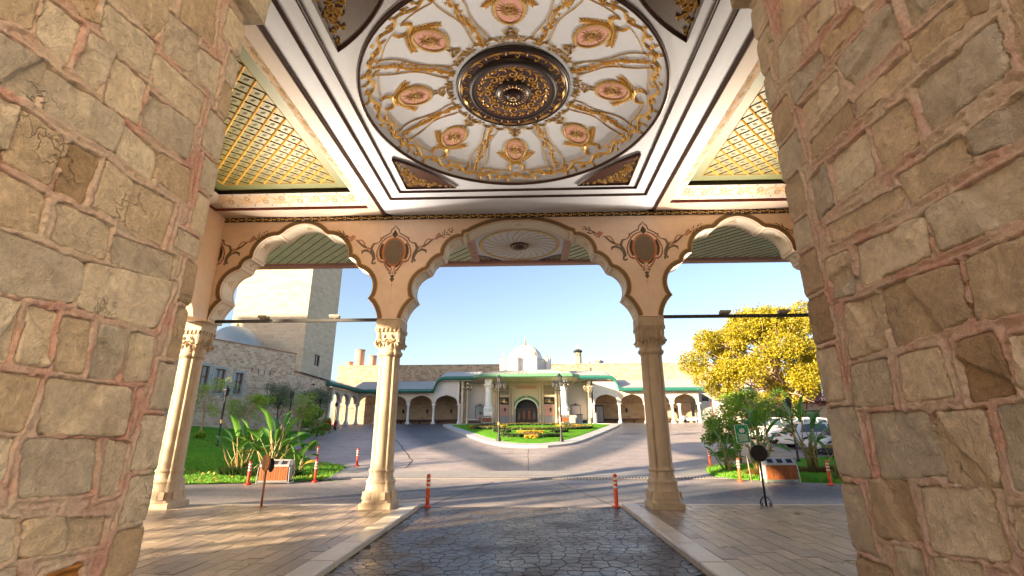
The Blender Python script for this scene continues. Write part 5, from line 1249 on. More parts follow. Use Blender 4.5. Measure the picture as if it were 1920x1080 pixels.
# pale blocks added outside the frame to bounce sun into passage and porch
for nm, lx, (x0, x1, y0, y1, h_) in (('rear_bounce_wall', 'unseen white block added behind the gate to bounce sun into the passage', (9, 20, -40, -4.5, 13.0)), ('right_bounce_wall', 'unseen long white block added right of the porch to bounce sun inside', (30, 38, -24, 13, 12.0))):
    e = empty(nm, (x0, (y0 + y1) / 2, 0), label=lx, cat='building'); q = MB(); q.box(0, x1 - x0, -(y1 - y0) / 2, (y1 - y0) / 2, -0.3, h_); q.build('wall', 'bounce_white', e); q = MB(); q.box(-0.4, x1 - x0 + 0.4, -(y1 - y0) / 2 - 0.4, (y1 - y0) / 2 + 0.4, h_, h_ + 0.3); q.build('roof', 'roof_plain', e)
    for k in range(int((y1 - y0) / 5)):
        for z in (1.2, 4.8): 
            q = MB(); yy = -(y1 - y0) / 2 + 2 + 5 * k; q.box(-0.04, -0.003, yy, yy + 1.2, z, z + 1.7); q.build('window', 'glass_dark', e)
# ---- tower
tw = empty('stone_tower', (-27.6, 53.3, 0), label='tall plain cream stone tower rising behind the left building', cat='tower')
mb = MB(); hx, hy = 4.1, 4.0
WT = [(2.9 - hy - 0.0, 4.35 - hy, 9.0, 10.25), (3.1 - hy, 3.7 - hy, 7.45, 7.9), (5.0 - hy, 5.7 - hy, 7.45, 7.9)]
mb.box(-hx, hx - 0.4, -hy, hy, 0, 24)
mb.build('wall', 'block_tower', tw)
q = wall_with_holes(-hy, hy, 0, 24, WT, 0.4); o = q.build('side_wall', 'block_tower', tw); o.rotation_euler = (0, 0, PI / 2); o.location = (hx, 0, 0)
for x0, x1, z0, z1 in WT:
    w = bpy.data.objects.new('window', None); COL.objects.link(w); w.parent = tw; w.rotation_euler = (0, 0, PI / 2); w.location = (hx, 0, 0)
    b = MB()
    for qd in ((x0, x0 + 0.07, z0, z1), (x1 - 0.07, x1, z0, z1), (x0, x1, z1 - 0.07, z1), (x0, x1, z0, z0 + 0.07), ((x0 + x1) / 2 - 0.04, (x0 + x1) / 2 + 0.04, z0, z1)): b.box(qd[0], qd[1], 0.10, 0.16, qd[2], qd[3])
    b.build('frame', 'window_wood', w); b = MB(); b.box(x0, x1, 0.17, 0.2, z0, z1); b.build('pane', 'glass_dark', w)
mb = MB(); mb.box(-hx - 0.15, hx + 0.15, -hy - 0.15, hy + 0.15, 24.0, 24.3); mb.build('cornice', 'block_tower', tw)
# dome behind the stone building
db = empty('lead_dome', (-29.2, 46.5, 0), label='blue grey lead dome on a low stone drum peeping over the left building', cat='dome')
mb = MB(); mb.lathe([(2.7, 6.0), (2.7, 9.6), (2.85, 9.65), (2.85, 9.85), (2.4, 9.9)], 8, ph=PI / 8); mb.build('drum', 'block_warm', db)
mb = MB(); mb.lathe([(2.45 * math.cos(a), 9.85 + 2.35 * math.sin(a)) for a in np.linspace(0, PI / 2 - 0.03, 14)], 32); mb.build('shell', 'copper_dome', db, smooth=True)
mb = MB(); mb.lathe([(0.12, 12.15), (0.16, 12.3), (0.05, 12.5), (0.09, 12.65), (0.02, 12.9)], 8); mb.build('finial', 'brass', db)
# ---- old wall across the back
bw = empty('rear_wall', (0, 66, 0), label='long old rubble stone wall rising behind the white arcade', cat='wall')
mb = MB(); mb.box(-26.2, 34, 0, 1.0, 0, 10.75); mb.build('wall', 'block_old', bw)
mb = MB(); mb.box(-26.3, 34, -0.06, 1.06, 10.752, 10.84); mb.build('coping', 'block_old', bw)
for x, top, r, q in ((-24.1, 13.4, 0.68, 'tallest'), (-22.2, 12.5, 0.58, 'second tallest, right of the tallest'), (-25.5, 11.65, 0.5, 'short, left of the tallest'), (-20.7, 11.75, 0.45, 'short, rightmost')):
    c_ = empty('chimney', (x, 68.2, 0), label='round pink chimney above the old wall, ' + q, cat='chimney', group='round chimneys above the wall')
    mb = MB(); mb.lathe([(r, 9.5), (r, top - 0.15)], 20); mb.build('stack', 'brick_chimney', c_, angle=40)
    mb = MB(); mb.lathe([(r, top - 0.15), (r + 0.06, top - 0.13), (r + 0.06, top - 0.02), (r - 0.05, top), (r - 0.12, top - 0.1), (0.02, top - 0.2)], 20); mb.build('rim', 'coping', c_, angle=40)
tr = empty('stone_turret', (7.45, 67.6, 0), label='slender octagonal stone turret with a dark cap above the old wall', cat='turret')
mb = MB(); mb.lathe([(0.50, 9.5), (0.47, 12.55)], 8, ph=PI / 8); mb.build('shaft', 'block_old', tr)
mb = MB(); mb.lathe([(0.5, 12.56), (0.68, 12.75), (0.66, 12.85), (0.3, 13.05), (0.05, 13.15)], 8, ph=PI / 8); mb.build('cap', 'blackish', tr)
mb = MB(); mb.lathe([(0.10, 13.1), (0.16, 13.3), (0.06, 13.4), (0.12, 13.6), (0.02, 13.85)], 8); mb.build('finial', 'white_marble', tr)
for a in (-PI / 2 - 0.4, -PI / 2 + 0.4):
    mb = MB(); mb.box(-0.07, 0.07, -0.02, 0.02, 12.0, 12.4); o = mb.build('loophole', 'blackish', tr); o.location = (0.445 * math.cos(a), 0.445 * math.sin(a), 0); o.rotation_euler = (0, 0, a + PI / 2)
vt = empty('roof_vent', (9.95, 67.8, 0), label='low grey octagonal roof vent above the old wall', cat='vent')
mb = MB(); mb.lathe([(0.85, 9.8), (0.85, 11.2)], 8, ph=PI / 8); mb.build('body', 'white_wall', vt); mb = MB(); mb.lathe([(1.12, 11.2), (1.12, 11.3), (0.85, 11.5), (0.1, 11.6)], 8, ph=PI / 8); mb.build('cap', 'roof_seam', vt)
# ---- the arcaded entrance building
eb_ = empty('arcade_building', (0, 59, 0), label='white arcaded building with teal eaves across the far end of the court', cat='building')
def pa(mb, nm, mt, parent=None, **k): return mb.build(nm, mt, parent or eb_, **k)
CX = [8.1, 11.2, 14.3, 17.45, 20.6]
def acol(parent, x, y):
    mb = MB(); mb.bbox(-0.24, 0.24, -0.24, 0.24, GB - 0.3, GB + 0.10, 0.02); mb.lathe([(0.22, GB + 0.10), (0.23, GB + 0.2), (0.18, GB + 0.30), (0.155, GB + 0.4), (0.14, GB + 1.8), (0.16, GB + 1.84), (0.16, GB + 1.9), (0.14, GB + 1.94), (0.17, GB + 2.05), (0.24, GB + 2.2)], 16); mb.bbox(-0.25, 0.25, -0.25, 0.25, GB + 2.2, GB + 2.31, 0.02)
    return mb.mesh('column', angle=40)
CMESH = acol(None, 0, 0); CMESH.materials.append(MATS['white_marble'])
for s in (-1, 1):
    for x in CX: link('column', CMESH, None, eb_, (s * x, 0, 0))
for s in (-1, 1): link('column', CMESH, None, eb_, (s * 18.9, 1.9, 0))
def pointed(w, zs, zt):                          # half arch, four-centred
    return [(w, zs), (w * 0.985, zs + (zt - zs) * 0.22), (w * 0.92, zs + (zt - zs) * 0.45), (w * 0.78, zs + (zt - zs) * 0.65), (w * 0.55, zs + (zt - zs) * 0.80), (w * 0.28, zs + (zt - zs) * 0.905), (0, zt)]
def arch_panel(x0, x1, ztop, y0=-0.22, y1=0.22, zs=GB + 2.31, zt=6.15):
    h = pointed((x1 - x0) / 2 - 0.2, zs, zt); cx = (x0 + x1) / 2; cur = [(cx + a, b) for a, b in h] + [(cx - a, b) for a, b in reversed(h[:-1])]
    poly = [(x0, ztop), (x0, zs)] + list(reversed(cur)) + [(x1, zs), (x1, ztop)]; n = len(poly); mb = MB()
    mb.v = [(a, y0, b) for a, b in poly] + [(a, y1, b) for a, b in poly]; mb.f = [tuple(range(n)), tuple(reversed(range(n, 2 * n)))] + [(j, j + n, (j + 1) % n + n, (j + 1) % n) for j in range(n)]; mb.mi = [0] * len(mb.f); return mb
for s in (-1, 1):
    for i in range(4):
        a, b = sorted((s * CX[i], s * CX[i + 1])); up = i == 0
        o = pa(arch_panel(a + 0.001, b - 0.001, 6.45), 'arch', 'beige_render' if not up else 'white_wall')
        q = MB(); q.box(a + 0.2, b - 0.2, -0.02, 0.02, GB + 2.33, GB + 2.36); q.box((a + b) / 2 - 0.12, (a + b) / 2 + 0.12, -0.06, 0.06, GB + 2.36, GB + 2.42); pa(q, 'tie_bar', 'blackish')
        if up: q = MB(); q.box(a + 0.001, b - 0.001, -0.22, 0.22, 6.452, 7.75); pa(q, 'gable_wall', 'white_wall')
    # back wall of the arcade and end bay
    a, b = sorted((s * 7.6, s * 21.0)); q = MB(); q.box(a, b, 4.0, 4.3, GB - 0.4, 7.3); pa(q, 'back_wall', 'block_warm')
    q = MB(); q.box(a, b, 0.1, 4.0, 6.35, 6.44); pa(q, 'arcade_ceiling', 'beige_render')
    # bench along the back wall
    bn = bpy.data.objects.new('bench', None); COL.objects.link(bn)
    bn.location = (s * 13.6, 62.5, GB); tag(bn, 'long dark wooden bench along the back wall of the %s arcade' % ('left' if s < 0 else 'right'), 'bench', 'benches in the arcade')
    q = MB(); q.bbox(-5.0, 5.0, -0.25, 0.25, 0.40, 0.48, 0.01); q.build('seat', 'bench_wood', bn)
    for xx in (-4.8, -2.4, 0, 2.4, 4.8): q = MB(); q.box(xx - 0.05, xx + 0.05, -0.2, 0.2, 0, 0.40); q.build('leg', 'bench_wood', bn)
    q = MB(); q.bbox(-5.0, 5.0, 0.22, 0.26, 0.5, 0.62, 0.01); q.build('backrest', 'bench_wood', bn)
    # wall lanterns
    for i in range(4):
        x = s * (9.65 + 3.1 * i)
        L_ = empty('wall_lantern', (x, 62.93, GB + 1.45), label='black wall lantern in the %s arcade, bay %s from the portal' % ('left' if s < 0 else 'right', ('nearest', 'second', 'third', 'farthest')[i]), cat='lantern', group='wall lanterns in the arcade')
        q = MB(); q.box(-0.03, 0.03, -0.16, 0.05, 0.30, 0.34); q.box(-0.05, 0.05, 0.02, 0.06, 0.05, 0.42); q.build('bracket', 'blackish', L_)
        q = MB(); q.lathe([(0.03, -0.12), (0.09, 0.0), (0.12, 0.26), (0.15, 0.28), (0.05, 0.42), (0.01, 0.48)], 6, (0, -0.16, 0)); q.build('cage', 'blackish', L_)
# eaves and roofs: low run, swan-neck, raised run
for s in (-1, 1):
    prof = [(21.2, 6.42), (11.6, 6.42), (11.25, 6.50), (11.05, 6.75), (10.95, 7.15), (10.75, 7.55), (10.4, 7.80), (9.9, 7.90), (5.6, 7.92)]
    fine = []
    for i in range(len(prof) - 1):
        for k in range(4): fine.append((prof[i][0] + (prof[i + 1][0] - prof[i][0]) * k / 4, prof[i][1] + (prof[i + 1][1] - prof[i][1]) * k / 4))
    fine.append(prof[-1]); n = len(fine)
    mb = MB(); mb.loft([[(s * x, -0.95, z), (s * x, -1.05, z + 0.16), (s * x, -1.0, z + 0.40), (s * x, -0.4, z + 0.42), (s * x, -0.3, z + 0.02)] for x, z in fine]); e_ = pa(mb, 'eave', 'eave_teal', angle=40)
    mb = MB(); vv = [(s * x, -0.94, z + 0.42) for x, z in fine] + [(s * x, 3.2, z + 1.75 if z < 7 else z + 1.45) for x, z in fine]; mb.add(vv, [(i, i + 1, n + i + 1, n + i) for i in range(n - 1)]); rf = pa(mb, 'roof', 'roof_lead')
    mb = MB(); x = 5.7
    while x < 21.1:
        z = interp(x, [p[0] for p in reversed(fine)], [p[1] for p in reversed(fine)]); zt = z + (1.75 if z < 7 else 1.45)
        mb.tube([(s * x, -0.9, z + 0.43), (s * x, 3.2, zt + 0.01)], 0.025, 4); x += 0.52
    tag(mb.build('seams', 'roof_seam', rf), kind='stuff')
    mb = MB(); mb.box(*sorted((s * 7.6, s * 21)), 3.18, 4.5, 7.2, 8.15); pa(mb, 'upper_wall', 'block_old')
    # side screens beside the portal: white wall set back
    a, b = sorted((s * 4.6, s * 7.85)); q = MB(); q.box(a, b, 1.6, 1.9, GB - 0.4, 7.9); pa(q, 'white_screen', 'white_wall')
    q = MB(); q.box(*sorted((s * 7.62, s * 7.86)), -0.2, 1.6, GB - 0.4, 7.85); pa(q, 'screen_return', 'beige_render')
    q = MB(); q.box(a, b, -0.4, 1.9, 7.80, 7.88); pa(q, 'screen_soffit', 'beige_render')
# left wing: three pointed arches seen aslant
lw = empty('arcade_wing', (-20.5, 49.3, 0), PI / 2, label='short side wing of pointed white arches joining the left end of the arcade', cat='building')
WY = [1.0, 3.6, 6.2, 8.9]
for x in WY[:-1]: link('column', CMESH, None, lw, (x, 0, 0))
for a, b in zip(WY[:-1], WY[1:]):
    arch_panel(a + 0.001, b - 0.001, 6.4, zt=6.0).build('arch', 'beige_render', lw)
    h = pointed((b - a) / 2 - 0.35, GB + 2.4, 6.15); cx = (a + b) / 2; q = MB(); q.ribbon([(cx + u, v) for u, v in h] + [(cx - u, v) for u, v in reversed(h[:-1])], 0.06, lambda u, v, hh: (u, -0.225 - hh, v), 0.02, False); q.build('arch_moulding', 'roof_seam', lw)
q = MB(); q.box(-0.3, 9, 3.4, 3.6, 2, 7.0); q.build('back_wall', 'block_warm', lw)
q = MB(); q.box(-0.4, 8.9, 0.1, 3.4, 6.34, 6.42); q.build('ceiling', 'beige_render', lw)
q = MB(); q.loft([[(x, -0.75, 6.42), (x, -0.85, 6.58), (x, -0.8, 6.82), (x, -0.2, 6.84), (x, -0.1, 6.44)] for x in (-0.8, 9.0)]); q.build('eave', 'eave_teal', lw)
q = MB(); q.add([(-0.8, -0.78, 6.845), (9.2, -0.78, 6.845), (9.2, 3.6, 8.1), (-0.8, 3.6, 8.1)], [(0, 1, 2, 3)]); q.build('roof', 'roof_lead', lw)
# ---- portal
po = empty('entrance_portal', (0.06, 58, 0), label='ornate entrance portal with arched door under a wide green edged canopy', cat='portal')
def pp(mb, nm, mt, parent=None, **k): return mb.build(nm, mt, parent or po, **k)
zq = lambda y: 1.7 + (812 - y) / 932.0 * 58
# front wall in pieces round the door recess
h = [(1.30 * math.cos(a), 4.45 + 1.10 * math.sin(a)) for a in np.linspace(0, PI, 17)]
poly = [(-4.6, 7.9), (-4.6, GB - 0.4), (-1.30, GB - 0.4)] + list(reversed(h)) + [(1.30, GB - 0.4), (4.6, GB - 0.4), (4.6, 7.9)]
n = len(poly); q = MB(); q.v = [(a, 0, b) for a, b in poly] + [(a, 0.5, b) for a, b in poly]; q.f = [tuple(range(n)), tuple(reversed(range(n, 2 * n)))] + [(j, j + n, (j + 1) % n + n, (j + 1) % n) for j in range(n)]; q.mi = [0] * len(q.f); pp(q, 'wall', 'portal_stone')
for s in (-1, 1):
    x0, x1 = sorted((s * 2.08, s * 3.30))
    for nm, mt, za, zb in (('upper_panel', 'portal_olive', 6.10, 7.15), ('emblem_panel', 'blackish', 4.95, 5.78), ('pink_panel', 'portal_pink', 3.60, 4.94), ('grey_panel', 'portal_grey', GB, 3.59)):
        b = MB(); b.bbox(x0, x1, -0.05, -0.002, za, zb, 0.012); pn = pp(b, nm, mt)
        if nm == 'emblem_panel':                 # gilded calligraphic monogram
            b = MB(); cx = (x0 + x1) / 2; fP = lambda a, c, hh: (cx + a, -0.052 - hh, 5.36 + c)
            b.ribbon([(x - 0.28, y) for x, y in spiral(0, -0.02, 0.17, 0.10, 0.6, 5.6, 14)], 0.035, fP, 0.004); b.ribbon([(-0.15, -0.12), (0.0, -0.20), (0.2, -0.20), (0.42, -0.17), (0.48, -0.12)], 0.05, fP, 0.004)
            for k in range(3): b.ribbon([(-0.10 + 0.09 * k, -0.15), (-0.08 + 0.09 * k, 0.10), (-0.05 + 0.08 * k, 0.28 - 0.03 * k)], 0.035, fP, 0.004)
            b.ribbon([(-0.05, 0.27), (0.06, 0.20), (0.12, 0.05), (0.24, -0.08), (0.40, -0.12)], 0.035, fP, 0.004); b.ribbon([(-0.30, -0.08), (-0.10, -0.06), (0.08, -0.10)], 0.06, fP, 0.004); b.flat([(-0.12, -0.16), (0.14, -0.16), (0.12, 0.02), (-0.08, 0.04)], fP, 0.001)
            b.build('monogram', 'gilt', pn)
        if nm == 'upper_panel':
            b = MB(); cx = (x0 + x1) / 2
            for k in range(5): b.ribbon([(u + cx - 0.4 + 0.2 * k, v) for u, v in spiral(0, 6.6, 0.09, 0.02, k, k + 6, 10)], 0.035, lambda a, c, hh: (a, -0.052 - hh, c), 0.004)
            b.build('relief', 'portal_pink', pn)
        if nm == 'pink_panel':
            b = MB(); b.lathe([(0.02, -0.15), (0.07, -0.05), (0.09, 0.15), (0.11, 0.17), (0.03, 0.3)], 6, ((x0 + x1) / 2 + 0.15, -0.14, 4.25)); b.box((x0 + x1) / 2 + 0.13, (x0 + x1) / 2 + 0.17, -0.14, -0.05, 4.42, 4.46); b.build('sconce', 'blackish', pn)
    for xx, w in ((1.62, 0.14), (3.52, 0.10), (1.92, 0.06)):   # engaged shafts
        b = MB(); b.lathe([(w + 0.05, GB - 0.1), (w + 0.05, GB + 0.4), (w, GB + 0.5), (w, 6.6), (w + 0.05, 6.7), (w + 0.05, 6.85)], 12, (s * xx, -0.12, 0)); pp(b, 'shaft', 'portal_stone', angle=40)
    b = MB(); b.bbox(s * 1.62 - 0.17, s * 1.62 + 0.17, -0.30, -0.003, GB - 0.1, GB + 1.0, 0.02); pp(b, 'pedestal', 'portal_grey')
    # white portal column carrying the canopy
    pc = bpy.data.objects.new('canopy_column', None); COL.objects.link(pc); pc.parent = po; pc.location = (s * 4.28 - 0.03, -2.6, 0)
    b = MB(); b.bbox(-0.5, 0.5, -0.5, 0.5, GB - 0.5, GB + 1.2, 0.03); b.lathe([(0.55, GB + 1.2), (0.6, GB + 1.35), (0.62, GB + 1.6), (0.5, GB + 1.75), (0.42, GB + 1.9)], 20); b.build('base', 'white_marble', pc, angle=40)
    b = MB(); b.lathe([(0.46, GB + 1.9), (0.46, GB + 1.98), (0.38, GB + 2.05), (0.35, 6.5)], 20); b.build('shaft', 'white_marble', pc, angle=40)
    b = MB(); b.lathe([(0.37, 6.5), (0.42, 6.56), (0.40, 6.62), (0.44, 6.75), (0.55, 6.9)], 20); b.bbox(-0.55, 0.55, -0.55, 0.55, 6.9, 7.0, 0.02); b.bbox(-0.42, 0.42, -0.42, 0.42, 7.0, 7.62, 0.02); b.build('capital', 'white_marble', pc, angle=40)
b = MB(); b.bbox(-1.25, 1.25, -0.06, -0.002, 6.75, 7.12, 0.012); pp(b, 'inscription_panel', 'portal_pink')
b = MB(); b.ribbon([(1.48 * math.cos(a), 4.55 + 1.30 * math.sin(a)) for a in np.linspace(0.12, PI - 0.12, 17)], 0.26, lambda a, c, hh: (a, -0.004 - hh, c), 0.06, False); pp(b, 'green_arch_band', 'canopy_green')
b = MB(); b.ribbon([(1.33 * math.cos(a), 4.45 + 1.14 * math.sin(a)) for a in np.linspace(0, PI, 17)], 0.14, lambda a, c, hh: (a, -0.008 - hh, c), 0.05, False); pp(b, 'arch_moulding', 'white_marble')
b = MB(); b.lathe([(0.03, 5.75), (0.14, 5.9), (0.1, 6.05), (0.02, 6.12)], 8, (0, -0.09, 0)); pp(b, 'keystone', 'portal_stone')
b = MB(); b.box(-1.6, 1.6, 0.9, 1.0, GB - 0.4, 6.2); pp(b, 'dark_lobby', 'blackish')
for k in range(4):
    x = -1.24 + 0.62 * k; d_ = bpy.data.objects.new('door_leaf', None); COL.objects.link(d_); d_.parent = po
    b = MB(); b.bbox(x + 0.005, x + 0.615, 0.62, 0.68, GB, 4.45, 0.01); b.build('panel', 'door_wood', d_)
    b = MB(); b.box(x + 0.17, x + 0.45, 0.60, 0.619, GB + 0.5, 4.2); b.build('pane', 'glass_dark' if k in (0, 3) else 'window_wood', d_)
b = MB(); b.box(-1.29, 1.29, 0.6, 0.7, 4.452, 4.56); pp(b, 'transom', 'door_wood')
# canopy: soffit, green edge, seamed roof
can = bpy.data.objects.new('canopy', None); COL.objects.link(can); can.parent = po
def oct_ring(hx_, y0, y1, cut, z): return [(-hx_ + cut, y0, z), (hx_ - cut, y0, z), (hx_, y0 + cut * 1.3, z), (hx_, y1, z), (-hx_, y1, z), (-hx_, y0 + cut * 1.3, z)]
b = MB(); b.loft([oct_ring(4.9, -3.0, 0.5, 0.6, 7.60), oct_ring(6.0, -4.0, 0.5, 0.95, 7.70)]); b.build('soffit', 'beige_render', can)
b = MB(); b.loft([oct_ring(6.0, -4.0, 0.5, 0.95, 7.705), oct_ring(6.12, -4.12, 0.5, 0.95, 7.80), oct_ring(6.12, -4.12, 0.5, 0.95, 8.06), oct_ring(6.0, -4.0, 0.5, 0.95, 8.10)]); b.build('green_edge', 'canopy_green', can)
b = MB(); b.loft([oct_ring(6.02, -4.02, 0.5, 0.95, 8.105), oct_ring(3.3, -1.6, 0.5, 0.7, 8.78)]); rf = b.build('roof', 'roof_lead', can)
b = MB()
for k in range(21):
    u = -1 + 2 * k / 20; b.tube([(u * 5.05, -4.0, 8.12), (u * 2.7, -1.62, 8.80)], 0.03, 4)
tag(b.build('seams', 'roof_seam', rf), kind='stuff')
b = MB()
for k in range(16): a = k * PI / 8; b.leaf(0.5 * math.cos(a), -2.4 + 0.3 * math.sin(a), a, 1.3, 0.12, lambda u, v, hh: (u, v, 7.598 - hh), 0.01)
b.build('ceiling_star', 'gilt_dull', can)
# white dome on its octagonal drum with pinnacles
wd = empty('white_dome', (0.0, 59.3, 0), label='white ribbed dome with gilt finials above the entrance portal', cat='dome')
b = MB(); b.lathe([(2.75, 8.2), (2.75, 10.2), (2.85, 10.22), (2.85, 10.32), (2.3, 10.36)], 8, ph=PI / 8); b.build('drum', 'white_wall', wd)
nr = 96; b = MB(); b.loft([[(2.12 * math.cos(t) * (1 + 0.012 * (abs(math.sin(4 * a)) ** 0.5)) * math.cos(a), 2.12 * math.cos(t) * (1 + 0.012 * (abs(math.sin(4 * a)) ** 0.5)) * math.sin(a), 10.1 + 2.15 * math.sin(t)) for a in [2 * PI * j / nr for j in range(nr)]] for t in np.linspace(0, PI / 2 - 0.02, 14)]); b.build('shell', 'white_wall', wd, smooth=True)
b = MB()
for k in range(8):
    a = k * PI / 4; b.tube([(2.14 * math.cos(t) * math.cos(a), 2.14 * math.cos(t) * math.sin(a), 10.1 + 2.17 * math.sin(t)) for t in np.linspace(0, PI / 2 - 0.03, 12)], 0.03, 5)
b.build('ribs', 'roof_seam', wd)
b = MB(); b.lathe([(0.1, 12.2), (0.2, 12.35), (0.07, 12.5), (0.14, 12.65), (0.05, 12.8), (0.09, 12.95), (0.02, 13.05), (0.02, 13.3)], 10); b.build('finial', 'brass', wd)
for k in range(8):
    a = PI / 8 + k * PI / 4; pn = bpy.data.objects.new('pinnacle', None); COL.objects.link(pn); pn.parent = wd; pn.location = (2.95 * math.cos(a), 2.95 * math.sin(a), 0)
    b = MB(); b.lathe([(0.40, 8.2), (0.40, 10.25), (0.46, 10.27), (0.46, 10.36), (0.1, 10.5)], 6); b.build('pier', 'white_wall', pn)
    b = MB(); b.lathe([(0.05, 10.45), (0.11, 10.58), (0.04, 10.72), (0.08, 10.85), (0.03, 11.0), (0.02, 11.3)], 8); b.build('finial', 'brass', pn)
# ---- small things beside the portal
def notice(x, y, label, glass):
    e = empty('notice_board', (x, y, GB), label=label, cat='notice board')
    q = MB()
    for s in (-0.55, 0.55): q.tube([(s, 0, -0.1), (s, 0, 2.25)], 0.035, 6)
    for z in (0.35, 2.1): q.tube([(-0.55, 0, z), (0.55, 0, z)], 0.03, 6)
    q.build('frame', 'blackish', e); q = MB(); q.box(-0.52, 0.52, -0.02, 0.02, 0.4, 2.05); q.build('panel', glass, e)
    q = MB()
    for s in (-1, 1):
        for r0 in (0.18, 0.10): q.tube([(s * (0.2 + u), -0.03, 2.16 + v) for u, v in spiral(0, 0, r0, 0.03, 0, 5, 10)], 0.02, 4)
    q.lathe([(0.02, 2.1), (0.09, 2.25), (0.02, 2.42)], 6); q.build('crest', 'blackish', e)
notice(-5.65, 59.9, 'pale blue notice board in black iron frame left of the portal', 'glass_blue')
notice(6.05, 59.9, 'white notice board in black iron frame right of the portal', 'white_wall')
e = empty('warning_sign', (-4.95, 60.55, GB + 1.55), label='small yellow sign on the white wall beside the pale blue notice board', cat='sign'); q = MB(); q.bbox(-0.3, 0.3, -0.02, 0.04, -0.35, 0.35, 0.01); q.build('plate', 'yellow_sign', e); q = MB(); q.prism([(-0.1, 0.02), (0.1, 0.02), (0, 0.2)], lambda a, c, hh: (a, -0.021 - hh, c), 0, 0.003); q.box(-0.2, 0.2, -0.024, -0.0205, -0.15, -0.11); q.box(-0.2, 0.2, -0.024, -0.0205, -0.24, -0.20); q.build('print', 'blackish', e)
e = empty('grey_counter', (5.5, 57.6, GB), label='low dark grey counter right of the portal', cat='counter'); q = MB(); q.bbox(-1.05, 1.05, -0.3, 0.3, -0.1, 0.92, 0.02); q.build('body', 'portal_grey', e); q = MB(); q.bbox(-1.1, 1.1, -0.36, 0.36, 0.922, 0.98, 0.015); q.build('top', 'blackish', e)
e = empty('green_bucket', (6.9, 58.2, GB), label='small dark green tub beside the grey counter', cat='tub'); q = MB(); q.lathe([(0.22, -0.05), (0.30, 0.32), (0.33, 0.34), (0.33, 0.38), (0.28, 0.36), (0.2, 0.05)], 14); q.build('tub', 'eave_teal', e, smooth=True); q = MB(); q.tube([(0.31, 0, 0.34), (0.2, 0, 0.5), (-0.2, 0, 0.5), (-0.31, 0, 0.34)], 0.012, 5); q.build('handle', 'blackish', e)
e = empty('litter_drum', (8.0, 57.2, GB), label='tall dark litter drum by the lamp right of the portal', cat='bin'); q = MB(); q.lathe([(0.24, -0.05), (0.24, 1.0), (0.26, 1.02), (0.26, 1.08), (0.18, 1.15)], 14); q.build('drum', 'portal_grey', e, angle=40); q = MB(); q.lathe([(0.1, 1.15), (0.2, 1.2), (0.02, 1.28)], 12); q.build('lid', 'blackish', e)
e = empty('dark_cabinet', (9.1, 61.5, GB), label='upright black cabinet in the first right arcade bay', cat='cabinet'); q = MB(); q.bbox(-0.5, 0.5, -0.3, 0.3, -0.05, 2.2, 0.02); q.build('body', 'blackish', e); q = MB(); q.box(-0.42, 0.42, -0.32, -0.301, 0.2, 2.05); q.build('door', 'portal_grey', e)
for x, y in ((10.9, 62.8), (14.2, 62.8)):
    pass
# ---- white garden wall, far right, and the pointed-window pavilion behind it
rw = empty('white_garden_wall', (22.6, 53.5, 0), 0.0, label='sunlit white wall with three dark slots at the right end of the arcade', cat='wall')
wall_with_holes(-2.3, 3.6, 2.0, 5.0, [(-1.6, -0.5, 4.15, 4.5), (0.0, 1.1, 4.25, 4.6), (1.7, 2.8, 4.35, 4.7)], 0.3).build('wall', 'white_wall', rw)
q = MB(); q.box(-2.3, 3.6, 0.6, 0.7, 2.0, 4.9); q.build('inner_wall', 'window_wood', rw)
q = MB(); q.add([(-2.4, -0.3, 5.0), (3.7, -0.3, 5.0), (3.7, 3, 6.4), (-2.4, 3, 6.0)], [(0, 1, 2, 3)]); q.build('roof', 'roof_plain', rw)
pv = empty('grey_pavilion', (21.5, 62.0, 0), label='grey pavilion with pointed windows behind the right end of the arcade', cat='building')
q = MB(); q.box(0, 9, 0, 6, 2, 7.6); q.build('wall', 'roof_lead', pv)
for k in range(4):
    cx = 1.0 + 1.6 * k; w = bpy.data.objects.new('window', None); COL.objects.link(w); w.parent = pv; hh_ = pointed(0.5, 5.4, 6.9)
    pl = [(cx + a, c) for a, c in hh_] + [(cx - a, c) for a, c in reversed(hh_[:-1])]
    q = MB(); q.prism(pl, lambda a, c, d: (a, -0.01 - d, c), 0, 0.02); q.build('pane', 'glass_dark', w); q = MB(); q.ribbon(pl + [pl[0]], 0.14, lambda a, c, d: (a, -0.012 - d, c), 0.06, False); q.build('frame', 'white_wall', w)
# ---- low car-park building with slatted pergola roof, right
cp = empty('carport_building', (24.5, 43, 0), label='low cream building with slatted pergola eaves behind the parked cars', cat='building')
q = MB(); q.box(-5.5, 9, 0, 5, 0.5, 4.2); q.build('wall', 'beige_render', cp)
q = MB(); q.box(-5.8, 9.2, -1.2, 5.2, 4.2, 4.45); q.build('roof', 'white_wall', cp)
for k in range(22): q = MB(); q.box(-5.6 + 0.68 * k, -5.5 + 0.68 * k, -1.9, -0.05, 4.02, 4.19); q.build('pergola_slat', 'window_wood', cp)
for k in range(4):
    x = -4.6 + 3.1 * k; w = bpy.data.objects.new('window', None); COL.objects.link(w); w.parent = cp
    q = MB(); q.box(x, x + 2.2, -0.03, -0.002, 1.7, 3.5); q.build('pane', 'glass_dark', w); q = MB()
    for a, c, d, f_ in ((x - 0.08, x, 1.62, 3.58), (x + 2.2, x + 2.28, 1.62, 3.58), (x, x + 2.2, 3.5, 3.58), (x, x + 2.2, 1.62, 1.7), (x + 1.06, x + 1.14, 1.7, 3.5)): q.box(a, c, -0.05, -0.002, d, f_)
    q.build('frame', 'white_wall', w)
